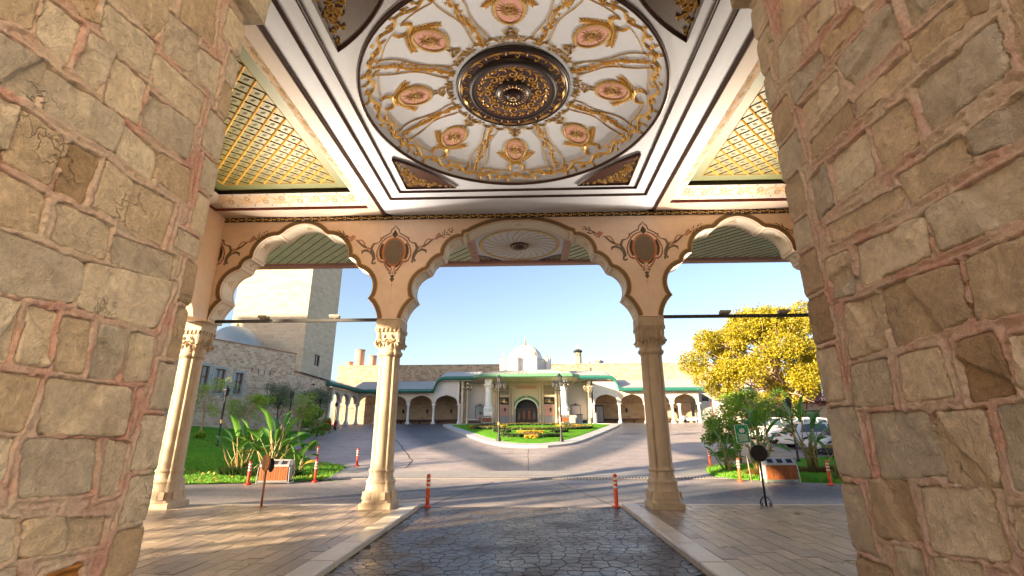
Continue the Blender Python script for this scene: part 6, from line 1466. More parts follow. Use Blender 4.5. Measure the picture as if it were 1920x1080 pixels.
# ================================================================ STREET FURNITURE, CARS, PEOPLE
plain('post_orange', (0.75, 0.10, 0.025), 0.42, 0.10, 9.0)
plain('post_red', (0.62, 0.035, 0.02), 0.42, 0.10, 9.0)
plain('reflective_white', (0.80, 0.78, 0.74), 0.35, 0.05, 9.0)
plain('sign_brown', (0.22, 0.10, 0.035), 0.42, 0.15, 6.0)
plain('teak', (0.22, 0.07, 0.018), 0.42, 0.28, 9.0, rnd=0.14)
plain('sign_green', (0.0, 0.30, 0.13), 0.4, 0.06, 4.0)
plain('fire_red', (0.50, 0.012, 0.012), 0.4, 0.10, 4.0)
plain('car_white', (0.74, 0.75, 0.77), 0.18, 0.02, 2.0)
plain('car_black', (0.012, 0.013, 0.016), 0.12, 0.1, 2.0)
plain('tyre', (0.018, 0.018, 0.018), 0.8, 0.2, 20.0)
plain('tail_red', (0.42, 0.01, 0.01), 0.2, 0.05, 4.0)
m, t = newmat('car_glass'); t.color((0.05, 0.075, 0.09)); t.rough(0.04); t.b.inputs['Specular IOR Level'].default_value = 0.9
m, t = newmat('lantern_glass'); t.color((0.07, 0.075, 0.08)); t.rough(0.15)
for k, c in (('skin', (0.42, 0.24, 0.16)), ('hair', (0.018, 0.014, 0.012)), ('shirt_pink', (0.38, 0.22, 0.20)), ('cloth_black', (0.02, 0.02, 0.024)), ('cloth_grey', (0.16, 0.16, 0.18))): plain(k, c, 0.7, 0.1, 9.0)
# ---- flexible traffic posts
def make_post(loc, label, mat, tilt=0.0):
    e = empty('traffic_post', loc, 0, label, 'traffic post', 'orange and white traffic posts'); e.rotation_euler = (0, tilt, random.uniform(0, 1))
    q = MB(); q.lathe([(0.115, -0.02), (0.115, 0.012), (0.08, 0.03), (0.058, 0.04)], 16); q.build('foot', mat, e, angle=40)
    q = MB(); q.lathe([(0.052, 0.03), (0.05, 0.72), (0.046, 0.755), (0.03, 0.77), (0.002, 0.775)], 16); q.build('tube', mat, e, angle=50)
    for z in (0.46, 0.56, 0.66): q = MB(); q.lathe([(0.0525, z - 0.024), (0.0535, z - 0.022), (0.0535, z + 0.022), (0.0525, z + 0.024)], 16, cap=False); q.build('reflective_band', 'reflective_white', e, smooth=True)
    return e
PO = [(-2.36, 12.98, 'near orange and white post at the left kerb end of the driveway', 'post_orange'), (2.38, 12.98, 'near orange and white post at the right kerb end of the driveway', 'post_orange'),
      (-9.85, 18.0, 'red and white post at the lawn edge, left of the left litter bin', 'post_red'), (-7.75, 18.75, 'red and white post on the lawn tip, right of the left litter bin', 'post_red'),
      (-10.05, 24.2, 'red and white post farther back behind the lawn tip post', 'post_red'), (-7.84, 23.5, 'red and white post standing alone on the concrete left of the ramp', 'post_red'),
      (8.36, 23.0, 'orange and white post at the back corner of the right traffic island', 'post_orange'), (7.92, 18.9, 'orange and white post beside the green sign', 'post_orange'), (10.5, 17.8, 'leaning orange and white post by the banana plant, right edge of the island', 'post_orange')]
for x, y, l, mt in PO: make_post((x, y, g(y) + (0.03 if y > 17 else 0.0)), l, mt, random.uniform(-0.02, 0.02))
# ---- two round sign stands on the paving
e = empty('round_sign_stand', (-6.29, 12.36, 0.0), 0, 'brown round sign on a thin post standing on the left paving', 'sign stand', 'round sign stands')
q = MB(); q.lathe([(0.16, 0.0), (0.16, 0.012), (0.03, 0.02)], 20); q.build('foot', 'sign_brown', e, angle=40)
q = MB(); q.tube([(0, 0, 0.01), (0.0, 0, 1.0)], 0.026, 10); q.build('pole', 'sign_brown', e, smooth=True)
q = MB(); q.lathe([(0.001, -0.02), (0.19, -0.02), (0.2, -0.005), (0.2, 0.005), (0.19, 0.02), (0.001, 0.02)], 28); o = q.build('disc', 'sign_brown', e, angle=40); o.rotation_euler = (PI / 2, 0, R(-38)); o.location = (0.0, -0.045, 1.02)
q = MB(); q.lathe([(0.001, 0.0), (0.165, 0.0), (0.165, 0.006), (0.001, 0.006)], 28); o = q.build('disc_face', 'blackish', e, angle=40); o.rotation_euler = (PI / 2, 0, R(-38)); o.location = (0.10, 0.03, 0.96)
e = empty('round_sign_stand', (5.92, 12.68, 0.0), 0, 'black round sign on a post with scrolled iron feet standing on the right paving', 'sign stand', 'round sign stands')
q = MB()
for k in range(4):
    a = k * PI / 2 + 0.4; c, s = math.cos(a), math.sin(a); q.tube([((0.02 + u) * c, (0.02 + u) * s, 0.01 + v) for u, v in [(0, 0.20), (0.07, 0.17), (0.13, 0.10), (0.16, 0.035), (0.13, 0.0), (0.09, 0.01), (0.085, 0.04), (0.11, 0.055)]], 0.010, 6)
q.build('scroll_foot', 'blackish', e, smooth=True)
q = MB(); q.tube([(0, 0, 0.0), (0, 0, 1.1)], 0.024, 10); q.build('pole', 'blackish', e, smooth=True)
q = MB(); q.lathe([(0.001, -0.018), (0.19, -0.018), (0.2, -0.005), (0.2, 0.005), (0.19, 0.018), (0.001, 0.018)], 28); o = q.build('disc', 'blackish', e, angle=40); o.rotation_euler = (PI / 2, 0, R(-12)); o.location = (0, -0.02, 1.20)
# ---- litter bins: teak front in a steel frame, three openings
def make_bin(loc, rz, label, wd=1.06):
    e = empty('litter_bin', loc, rz, label, 'litter bin', 'teak fronted litter bins'); h = 0.80; w2 = wd / 2
    q = MB()
    for s in (-1, 1):
        q.tube([(s * (w2 + 0.05), -0.22, 0.0), (s * (w2 + 0.02), -0.2, 0.55), (s * (w2 + 0.03), -0.10, 0.62)], 0.016, 6); q.tube([(s * (w2 + 0.05), 0.22, 0.0), (s * (w2 + 0.02), 0.2, 0.7)], 0.016, 6); q.tube([(s * (w2 + 0.05), -0.22, 0.02), (s * (w2 + 0.05), 0.22, 0.02)], 0.016, 6)
    q.tube([(-w2 - 0.05, -0.22, 0.03), (w2 + 0.05, -0.22, 0.03)], 0.012, 6)
    q.build('leg_frame', 'steel', e)
    for k in range(12):
        x = -w2 + 0.02 + k * (wd - 0.04) / 12; b = MB(); b.bbox(x + 0.003, x + (wd - 0.04) / 12 - 0.003, -0.215, -0.195, 0.09, 0.55, 0.004); b.build('slat', 'teak', e)
    q = MB(); q.box(-w2, w2, -0.19, 0.19, 0.08, 0.60); q.build('bin_body', 'portal_grey', e)
    q = MB(); q.bbox(-w2, w2, -0.222, -0.192, 0.56, 0.64, 0.006); q.box(-w2, w2, -0.225, -0.19, 0.06, 0.088); q.build('front_rail', 'steel', e)
    # hood with the three openings
    q = MB(); ed = [-w2, -w2 + 0.10, -w2 + 0.30, -w2 + 0.43, -w2 + 0.63, -w2 + 0.76, -w2 + 0.96, w2]
    for i in range(0, 8, 2): q.add([(ed[i], -0.20, 0.64), (ed[i + 1], -0.20, 0.64), (ed[i + 1], -0.06, 0.78), (ed[i], -0.06, 0.78)], [(0, 1, 2, 3)])
    q.box(-w2, w2, -0.06, 0.2, 0.76, 0.80); q.box(-w2, -w2 + 0.015, -0.2, 0.2, 0.601, 0.76); q.box(w2 - 0.015, w2, -0.2, 0.2, 0.601, 0.76); q.build('hood', 'steel', e)
    q = MB(); q.add([(-w2, -0.185, 0.62), (w2, -0.185, 0.62), (w2, -0.045, 0.76), (-w2, -0.045, 0.76)], [(0, 1, 2, 3)]); q.build('inner_bins', 'blackish', e)
    return e
make_bin((-9.05, 18.35, g(18.3) + 0.03), 0.06, 'teak litter bin with three openings in front of the left banana plants')
make_bin((9.1, 18.35, g(18.3) + 0.05), -0.04, 'teak litter bin with three openings in front of the right banana plants')
make_bin((-4.35, 54.4, GB), 0, 'teak litter bin at the foot of the left white portal column'); make_bin((4.25, 54.4, GB), 0, 'teak litter bin at the foot of the right white portal column')
# ---- green assembly sign
e = empty('green_sign', (8.3, 18.86, g(18.9) + 0.03), 0, 'green information sign with white print on a leaning thin post, right island', 'sign'); e.rotation_euler = (0, R(-3), 0)
q = MB(); q.tube([(0, 0, -0.05), (0, 0, 1.45)], 0.018, 8); q.build('post', 'cream_pole', e, smooth=True)
q = MB(); q.bbox(-0.27, 0.23, -0.045, -0.025, 1.30, 1.96, 0.004); q.build('plate', 'reflective_white', e)
q = MB(); q.box(-0.255, 0.215, -0.048, -0.0455, 1.315, 1.945); pl_ = q.build('green_field', 'sign_green', e)
q = MB(); fS = lambda a, c, h: (a - 0.02, -0.0485 - h, c)
for (dx, dz, s) in ((-0.07, 0, 1), (0.0, 0.02, 1.15), (0.07, 0, 1), (-0.035, -0.03, 0.9), (0.035, -0.03, 0.9)):       # group of people
    q.disc(dx, 1.80 + dz, 0.022 * s, 0.022 * s, fS, 0, 0.001, 10); q.prism([(dx - 0.03 * s, 1.70 + dz), (dx + 0.03 * s, 1.70 + dz), (dx + 0.026 * s, 1.775 + dz), (dx - 0.026 * s, 1.775 + dz)], fS, 0, 0.001)
for sx in (-1, 1):
    for sz in (-1, 1):
        q.ribbon([(sx * 0.19, 1.77 + sz * 0.13), (sx * 0.14, 1.77 + sz * 0.09)], 0.03, fS, 0.001)
for k in range(7): q.box(-0.21 + 0.02 * (k % 3), 0.17 - 0.02 * ((k + 1) % 3), -0.0492, -0.0485, 1.60 - 0.038 * k, 1.615 - 0.038 * k)
q.build('print', 'reflective_white', pl_)
# ---- lamps
def lantern(mbc, mbg, x, y, z, s=1.0):
    mbc.lathe([(0.03 * s, -0.04 * s), (0.085 * s, 0.0)], 6, (x, y, z)); mbg.lathe([(0.085 * s, 0.0), (0.12 * s, 0.24 * s)], 6, (x, y, z)); mbc.lathe([(0.155 * s, 0.24 * s), (0.15 * s, 0.27 * s), (0.06 * s, 0.36 * s), (0.015 * s, 0.42 * s)], 6, (x, y, z))
    for k in range(6):
        a = k * PI / 3; mbc.tube([(x + 0.09 * s * math.cos(a), y + 0.09 * s * math.sin(a), z), (x + 0.125 * s * math.cos(a), y + 0.125 * s * math.sin(a), z + 0.24 * s)], 0.010 * s, 4)
def garden_lamp(x, y, zb, h, label):
    e = empty('garden_lamp', (x, y, zb), 0, label, 'lamp', 'black garden lamps'); q = MB(); q.lathe([(0.09, -0.05), (0.09, 0.12), (0.05, 0.2), (0.042, h - 0.45), (0.05, h - 0.42)], 10); q.build('pole', 'blackish', e, angle=40)
    c, gl = MB(), MB(); lantern(c, gl, 0, 0, h - 0.40, 1.15); c.build('lantern_cage', 'blackish', e); gl.build('lantern_glass', 'glass_dark', e)
    q = MB(); q.lathe([(0.056, h * 0.40), (0.056, h * 0.46)], 10); q.build('band', 'brass', e)
garden_lamp(-15.0, 24.0, lz(-15.0, 24.0) - 0.05, 2.9, 'black garden lamp standing alone on the left lawn, nearest the camera')
garden_lamp(-15.8, 32.5, lz(-15.8, 32.5), 3.4, 'black garden lamp rising behind the left banana plants')
garden_lamp(-17.2, 40.5, lz(-17.2, 40.5), 3.1, 'black garden lamp beside the green bush left of the arcade wing')
garden_lamp(-19.6, 50.0, lz(-19.6, 50.0), 2.6, 'black garden lamp at the red box by the arcade wing')
garden_lamp(12.6, 23.6, g(23.6) + 0.08, 2.9, 'black garden lamp between the two right banana plants')
garden_lamp(13.6, 29.5, g(29.5) + 0.0, 3.6, 'black garden lamp half hidden in the bush under the yellow tree')
def street_lamp(x, y, zb, h, label, mat):
    e = empty('street_lamp', (x, y, zb), 0, label, 'street lamp', 'street lamps with clustered lanterns'); q = MB(); q.lathe([(0.16, -0.1), (0.16, 0.15), (0.10, 0.3), (0.075, 0.5), (0.06, h - 1.2), (0.08, h - 1.15), (0.05, h - 1.1), (0.045, h - 0.55)], 12); q.build('pole', mat, e, angle=40)
    q = MB(); c, gl = MB(), MB(); lantern(c, gl, 0, 0, h - 0.52, 1.25)
    for k in range(4):
        a = k * PI / 2 + 0.25; u, v = math.cos(a), math.sin(a); q.tube([(0.04 * u, 0.04 * v, h - 1.15), (0.22 * u, 0.22 * v, h - 1.22), (0.40 * u, 0.40 * v, h - 1.12), (0.44 * u, 0.44 * v, h - 0.98)], 0.02, 6); lantern(c, gl, 0.44 * u, 0.44 * v, h - 0.94, 1.1)
    q.build('arms', mat, e); tag(c.build('lantern_cages', mat, e), kind='stuff'); tag(gl.build('lantern_glasses', 'lantern_glass', e), kind='stuff')
    q = MB(); q.lathe([(0.085, 1.1), (0.085, 1.28)], 10); q.build('band', 'brass', e)
street_lamp(-1.82, 34.3, rz_(0, 34.3) - 0.1, 4.55, 'black street lamp with clustered lanterns on the roundabout, left', 'blackish'); street_lamp(2.45, 33.8, rz_(0, 33.8) - 0.1, 4.6, 'black street lamp with clustered lanterns on the roundabout, right', 'blackish')
street_lamp(-6.75, 56.0, GB, 4.6, 'gilded street lamp with clustered lanterns left of the portal', 'cream_pole'); street_lamp(7.15, 55.6, GB, 4.6, 'gilded street lamp with clustered lanterns right of the portal', 'cream_pole')
# ---- red hydrant box and hose reel
e = empty('hydrant_box', (-19.4, 47.6, lz(-19.4, 47.6)), 0.15, 'red hydrant box with white lettering on the lawn edge by the arcade wing', 'cabinet'); q = MB(); q.bbox(-0.38, 0.38, -0.2, 0.2, 0.0, 0.92, 0.015); q.build('body', 'fire_red', e)
q = MB(); q.bbox(-0.34, 0.34, -0.22, -0.201, 0.04, 0.88, 0.006); q.build('door', 'fire_red', e)
q = MB(); fB = lambda a, c, h: (a, -0.2205 - h, c)
for pl in ([(-0.16, 0.50), (-0.08, 0.50), (-0.08, 0.62), (-0.16, 0.62)], [(-0.05, 0.50), (0.03, 0.50), (0.03, 0.62), (-0.05, 0.62)], [(0.08, 0.48), (0.13, 0.48), (0.13, 0.62), (0.08, 0.62)]): q.prism(pl, fB, 0, 0.003)
q.build('lettering', 'reflective_white', e)
e = empty('fire_extinguisher', (-18.75, 48.2, lz(-18.75, 48.2)), 0, 'red fire extinguisher on a stand beside the red hydrant box', 'extinguisher'); q = MB(); q.lathe([(0.10, 0.25), (0.11, 0.3), (0.11, 0.75), (0.06, 0.85), (0.03, 0.88)], 12); q.build('cylinder', 'fire_red', e, angle=40); q = MB(); q.tube([(0, 0, 0.88), (0.05, 0, 0.96), (0.14, 0, 0.85), (0.13, 0, 0.5)], 0.016, 6); q.lathe([(0.1, -0.05), (0.09, 0.25)], 8); q.build('hose_and_stand', 'blackish', e)
# ---- cars
def make_car(loc, rz, paint, label, suv=0.0):
    e = empty('parked_car', loc, rz, label, 'car', 'cars parked in a row on the right'); L, W = 4.35, 0.88; hb, hr = 0.92 + 0.1 * suv, 1.46 + 0.16 * suv
    st = [(-2.17, 0.70, 0.34, 0.62), (-2.12, 0.80, 0.26, 0.80), (-1.9, 0.86, 0.20, hb - 0.04), (-1.2, 0.885, 0.18, hb), (-0.3, 0.89, 0.18, hb + 0.02), (0.6, 0.89, 0.18, hb), (1.0, 0.885, 0.18, hb - 0.05), (1.6, 0.86, 0.20, hb - 0.14), (2.0, 0.78, 0.24, hb - 0.24), (2.17, 0.60, 0.34, 0.55)]
    def ring(x, w, z0, z1):
        zm = z0 + (z1 - z0) * 0.62; pts = [(-w * 0.86, z0), (-w, z0 + 0.10), (-w * 1.0, zm), (-w * 0.965, z1 - 0.05), (-w * 0.86, z1), (w * 0.86, z1), (w * 0.965, z1 - 0.05), (w, zm), (w, z0 + 0.10), (w * 0.86, z0)]
        return [(x, y, z) for y, z in pts]
    q = MB(); q.loft([ring(*s) for s in st]); q.build('body', paint, e, angle=32)
    gh = [(-1.95 - 0.1 * suv, hb - 0.06, 0.80), (-1.55 - 0.3 * suv, hr - 0.09, 0.66), (-1.0, hr - 0.01, 0.63), (-0.2, hr, 0.63), (0.35, hr - 0.06, 0.64), (1.15, hb - 0.07, 0.80)]
    q = MB(); rings = []
    for x, z, w in gh: rings.append([(x, -w, z), (x, -w * 0.9, z + 0.03), (x, w * 0.9, z + 0.03), (x, w, z)])
    q.loft(rings, cap=False, closed=False)
    low = [(x, s * 0.85, hb - 0.05) for s in (-1, 1) for x in (-1.95, 1.15)]
    q.build('roof', paint, e, angle=40)
    q = MB()                                     # side glass, cut by pillars
    for s in (-1, 1):
        def sp(x, k):                            # k=0 belt, 1 roof edge
            zr = interp(x, [p[0] for p in gh], [p[1] for p in gh]); wr = interp(x, [p[0] for p in gh], [p[2] for p in gh]); return (x, s * (0.855 + (wr - 0.855) * k), (hb - 0.03) + (zr - hb + 0.03) * k)
        for a, b, c, d in ((-1.70, -0.95, -1.42, -0.92), (-0.86, 0.02, -0.84, -0.02), (0.10, 1.0, 0.08, 0.32)):
            q = MB(); q.add([sp(a, 0.06), sp(b, 0.06), sp(d, 0.90), sp(c, 0.90)], [(0, 1, 2, 3)]); q.build('side_window', 'car_glass', e)
    for s in (-1, 1):                            # pillars and shoulder between roof and body
        q = MB()
        for (x0, z0, w0), (x1, z1, w1) in zip(gh[:-1], gh[1:]): q.add([(x0, s * 0.848, hb - 0.07), (x1, s * 0.848, hb - 0.07), (x1, s * w1 * 0.985, z1), (x0, s * w0 * 0.985, z0)], [(0, 1, 2, 3)])
        q.build('pillars', paint, e)
    q = MB(); q.add([(0.42, -0.58, hr - 0.05), (0.42, 0.58, hr - 0.05), (1.12, 0.72, hb - 0.02), (1.12, -0.72, hb - 0.02)], [(0, 1, 2, 3)]); q.build('windscreen', 'car_glass', e)
    q = MB(); q.add([(-1.58 - 0.3 * suv, -0.58, hr - 0.08), (-1.58 - 0.3 * suv, 0.58, hr - 0.08), (-1.97 - 0.1 * suv, 0.70, hb), (-1.97 - 0.1 * suv, -0.70, hb)], [(0, 1, 2, 3)]); q.build('rear_window', 'car_glass', e)
    for x in (-1.38, 1.38):
        for s in (-1, 1):
            w = bpy.data.objects.new('wheel', None); COL.objects.link(w); w.parent = e; w.location = (x, s * 0.80, 0.33); w.rotation_euler = (PI / 2, 0, 0)
            q = MB(); q.lathe([(0.22, -0.1), (0.31, -0.1), (0.33, -0.07), (0.33, 0.07), (0.31, 0.1), (0.22, 0.1)], 22); q.build('tyre', 'tyre', w, angle=40)
            q = MB(); q.lathe([(0.22, -0.105), (0.20, -0.108), (0.06, -0.09), (0.02, -0.11)], 10); q.lathe([(0.02, 0.11), (0.06, 0.09), (0.20, 0.108), (0.22, 0.105)], 10); q.build('rim', 'steel', w)
    for s in (-1, 1):
        q = MB(); q.bbox(-2.165, -2.02, *sorted((s * 0.50, s * 0.82)), 0.66, 0.82, 0.02); q.build('tail_light', 'tail_red', e)
        q = MB(); q.bbox(1.90, 2.10, *sorted((s * 0.48, s * 0.74)), 0.56, 0.68, 0.02); q.build('headlight', 'lantern_glass', e)
        q = MB(); q.bbox(0.72, 0.9, *sorted((s * 0.86, s * 1.02)), hb - 0.02, hb + 0.12, 0.03); q.build('door_mirror', paint, e)
    q = MB(); q.box(-2.19, -2.172, -0.26, 0.26, 0.44, 0.55); q.build('number_plate', 'reflective_white', e)
    q = MB(); q.box(-2.05, 2.05, -0.89, 0.89, 0.20, 0.26); q.build('sill', 'tyre', e)
for x, y, rz, p, l, s in ((17.2, 25.2, PI - 0.08, 'car_black', 'dark car nearest the camera in the row behind the right banana plants', 0), (17.6, 27.9, PI + 0.05, 'car_white', 'white car in the row, next to the dark car', 0),
                          (17.7, 30.4, 0.06, 'car_white', 'white car in the row showing a red tail light', 0), (17.9, 33.0, PI, 'car_white', 'tall white car farthest back in the row', 1.0), (17.9, 36.0, 0.1, 'car_white', 'white car half hidden behind the bush under the yellow tree', 0.3)):
    make_car((x, y, g(y) + 0.01), rz, p, l, s)
# ---- golf cart at the right end of the arcade
e = empty('golf_cart', (20.2, 60.4, GB), 2.6, 'small white golf cart parked in the last right arcade bay', 'golf cart')
q = MB(); q.bbox(-1.1, 1.1, -0.55, 0.55, 0.25, 0.55, 0.06); q.bbox(0.6, 1.15, -0.5, 0.5, 0.5, 0.85, 0.08); q.build('body', 'car_white', e)
q = MB(); q.bbox(-0.7, 0.0, -0.5, 0.5, 0.551, 0.75, 0.04); q.build('seat', 'cloth_grey', e); q = MB(); q.bbox(-0.8, -0.65, -0.5, 0.5, 0.751, 1.2, 0.04); q.build('backrest', 'cloth_grey', e)
for x in (-0.75, 0.75):
    for s in (-1, 1):
        w = MB(); w.lathe([(0.05, -0.08), (0.22, -0.08), (0.23, 0), (0.22, 0.08), (0.05, 0.08)], 14); o = w.build('wheel', 'tyre', e, angle=40); o.rotation_euler = (PI / 2, 0, 0); o.location = (x, s * 0.5, 0.22)
q = MB(); q.tube([(0.7, 0.25, 0.8), (0.45, 0.25, 1.05)], 0.02, 6); q.lathe([(0.14, 1.04), (0.16, 1.05), (0.14, 1.06)], 12, (0.45, 0.25, 0), cap=False); q.build('steering_wheel', 'blackish', e)
# ---- two people seated on the low wall left of the portal
def seated(loc, rz, label, top, legs, lean):
    joints = {'pel': (0, 0, 0.50), 'chest': (0, lean * 0.5, 0.82), 'neck': (0, lean, 1.02), 'head': (0, lean + 0.02, 1.12), 'crown': (0, lean + 0.02, 1.24)}
    V = [joints['pel'], (0, lean * 0.25, 0.66), joints['chest'], joints['neck'], joints['head'], joints['crown']]; Ed = [(0, 1), (1, 2), (2, 3), (3, 4), (4, 5)]; Rr = [0.15, 0.13, 0.15, 0.05, 0.088, 0.075]
    for s in (-1, 1):
        n = len(V); V += [(s * 0.09, 0.02, 0.50), (s * 0.12, 0.40, 0.50), (s * 0.12, 0.44, 0.10), (s * 0.13, 0.56, 0.04)]; Ed += [(0, n), (n, n + 1), (n + 1, n + 2), (n + 2, n + 3)]; Rr += [0.09, 0.068, 0.045, 0.035]
        n = len(V); V += [(s * 0.17, lean * 0.7, 0.94), (s * 0.24, lean * 0.5 + 0.08, 0.70), (s * 0.14, 0.32, 0.60), (s * 0.10, 0.40, 0.58)]; Ed += [(2, n), (n, n + 1), (n + 1, n + 2), (n + 2, n + 3)]; Rr += [0.062, 0.045, 0.034, 0.03]
        n = len(V) - 1
        for k in range(5):
            V.append((s * (0.10 - 0.02 * (k - 2)), 0.46 + 0.02 * (2 - abs(k - 2)), 0.575 - 0.008 * k)); Ed.append((n, len(V) - 1)); Rr.append(0.011)
    me = bpy.data.meshes.new('person_skeleton'); me.from_pydata(V, Ed, []); ob = bpy.data.objects.new('person_skeleton', me); COL.objects.link(ob)
    md = ob.modifiers.new('Skin', 'SKIN'); sv = me.skin_vertices[0].data
    for i, r in enumerate(Rr): sv[i].radius = (r, r); sv[i].use_root = (i == 0)
    ob.modifiers.new('Sub', 'SUBSURF').levels = 1
    dg = bpy.context.evaluated_depsgraph_get(); m2 = bpy.data.meshes.new_from_object(ob.evaluated_get(dg)); bpy.data.objects.remove(ob)
    for k in ('skin', top, legs, 'cloth_black'): m2.materials.append(MATS[k])
    for p in m2.polygons:
        x, y, z = p.center; p.use_smooth = True
        p.material_index = 0 if z > 1.0 else (3 if z < 0.09 else (2 if (z < 0.60 and not (y > 0.28 and z > 0.555)) or y > 0.3 and z < 0.555 else (0 if y > 0.2 else 1)))
    e = empty('person', loc, rz, label, 'person'); link('body', m2, None, e)
    q = MB(); q.lathe([(0.105, 1.06), (0.115, 1.14), (0.105, 1.22), (0.06, 1.275), (0.005, 1.29)], 12, (0, lean - 0.02, 0)); q.lathe([(0.07, 0.92), (0.10, 1.0), (0.10, 1.12)], 10, (0, lean - 0.06, 0)); q.build('hair', 'hair', e, smooth=True)
e = empty('low_wall_seat', (-5.6, 57.2, GB), label='white low seat wall under the pale blue notice board', cat='seat'); q = MB(); q.bbox(-1.6, 1.3, -0.25, 0.25, 0.36, 0.44, 0.02); q.build('slab', 'white_marble', e); q = MB(); q.bbox(-1.5, 1.2, -0.18, 0.18, -0.1, 0.36, 0.02); q.build('plinth', 'bench_wood', e)
seated((-5.35, 57.15, GB + 0.0), PI, 'dark haired person in a dusty pink top sitting on the low white seat wall', 'shirt_pink', 'cloth_grey', 0.05)
seated((-4.75, 57.15, GB + 0.0), PI + 0.3, 'dark haired person in black sitting beside the white portal column', 'cloth_black', 'cloth_grey', 0.08)
# ================================================================ PLANTS
def mat_leaf(name, cols, rough=0.5, trans=0.25, sc_=1.2):
    m, t = newmat(name); v = t.coord('pos'); n1 = t.noise(v, sc_, 4, 0.7); n2 = t.noise(v, sc_ * 14, 2)
    col = t.ramp(t.mix(0.55, n1, n2), [(0.25 + 0.5 * i / (len(cols) - 1), c) for i, c in enumerate(cols)]); t.color(col); t.rough(rough)
    tr = t.n('ShaderNodeBsdfTranslucent'); t.l(col, tr.inputs[0]); mx = t.n('ShaderNodeMixShader'); mx.inputs[0].default_value = trans; t.l(t.b.outputs[0], mx.inputs[1]); t.l(tr.outputs[0], mx.inputs[2]); t.l(mx.outputs[0], t.out.inputs[0])
mat_leaf('leaf_yellow', [(0.08, 0.095, 0.008), (0.23, 0.22, 0.012), (0.43, 0.35, 0.016), (0.50, 0.38, 0.02)], trans=0.3, sc_=0.8)
mat_leaf('leaf_green', [(0.09, 0.20, 0.018), (0.17, 0.33, 0.03), (0.30, 0.48, 0.055)], trans=0.3)
mat_leaf('leaf_lime', [(0.13, 0.25, 0.014), (0.26, 0.42, 0.026), (0.42, 0.55, 0.05)], trans=0.3)
mat_leaf('leaf_olive', [(0.09, 0.12, 0.065), (0.17, 0.21, 0.12), (0.28, 0.32, 0.21)], trans=0.15)
mat_leaf('leaf_dark', [(0.012, 0.028, 0.006), (0.028, 0.06, 0.012), (0.06, 0.11, 0.02)], trans=0.15)
mat_leaf('leaf_banana', [(0.05, 0.15, 0.025), (0.10, 0.25, 0.04), (0.18, 0.35, 0.065)], 0.32, 0.22, 1.6)
mat_leaf('leaf_dry', [(0.24, 0.15, 0.04), (0.36, 0.25, 0.05), (0.20, 0.20, 0.03)], 0.6, 0.2)
mat_leaf('flower_yellow', [(0.16, 0.14, 0.02), (0.45, 0.34, 0.03), (0.60, 0.48, 0.08)], 0.6, 0.15, 3.0)
mat_leaf('flower_rust', [(0.07, 0.045, 0.01), (0.14, 0.08, 0.015), (0.20, 0.13, 0.02)], 0.6, 0.15, 3.0)
mat_leaf('bougainvillea', [(0.08, 0.012, 0.06), (0.22, 0.02, 0.16), (0.36, 0.05, 0.26)], 0.6, 0.25, 2.0)
plain('bark_pale', (0.42, 0.30, 0.19), 0.85, 0.3, 7.0, bump=0.4); plain('bark_dark', (0.09, 0.07, 0.055), 0.9, 0.3, 9.0, bump=0.4); plain('stem_green', (0.17, 0.19, 0.05), 0.5, 0.2, 9.0); plain('stem_tan', (0.36, 0.24, 0.10), 0.6, 0.25, 9.0)
def leaf_mesh(name, P, size, rg, aspect=0.55, up=0.0, fold=0.18):
    """P: n x 3 leaf positions -> n folded leaf quads pointing every way"""
    n = len(P); d = rg.normal(0, 1, (n, 3)); d[:, 2] += up; d /= np.linalg.norm(d, axis=1)[:, None]; o = rg.normal(0, 1, (n, 3)); s = np.cross(d, o); s /= np.linalg.norm(s, axis=1)[:, None]; nr = np.cross(d, s)
    L = size * rg.uniform(0.6, 1.35, n)[:, None]; w = L * aspect / 2
    a = P - d * L / 2; b = P + s * w + nr * w * fold; c = P + d * L / 2; e = P - s * w + nr * w * fold
    V = np.stack([a, b, c, e], 1).reshape(-1, 3); I = np.arange(n * 4).reshape(n, 4); return mesh_np(name, V, I)
def crown_points(rg, centres, radii, n, shell=0.55, seed=0):
    """points through clump volumes, denser towards their skins, with gaps"""
    k = rg.choice(len(centres), n, p=np.array(radii) ** 2 / np.sum(np.array(radii) ** 2)); c = np.array(centres)[k]; r = np.array(radii)[k]
    d = rg.normal(0, 1, (n, 3)); d /= np.linalg.norm(d, axis=1)[:, None]; q = rg.random(n) ** 0.33; q = shell + (1 - shell) * q; q = np.where(rg.random(n) < 0.30, rg.random(n) * 1.25, q * rg.uniform(0.8, 1.15, n))
    P = c + d * (r * q)[:, None] * np.array([1, 1, 0.85]); nz = fbm(P[:, 0] * 1.3, P[:, 1] * 1.3, P[:, 2] * 1.3, seed + 3, 3); return P[nz > -0.19]
def limb(mb, p0, p1, r0, r1, rg, n=7, wig=0.1):
    p0, p1 = np.array(p0, float), np.array(p1, float); L = np.linalg.norm(p1 - p0); pts = [p0 + (p1 - p0) * i / n + (rg.normal(0, wig * L / n, 3) if 0 < i < n else 0) for i in range(n + 1)]
    mb.tube(pts, [r0 + (r1 - r0) * i / n for i in range(n + 1)], 7); return pts
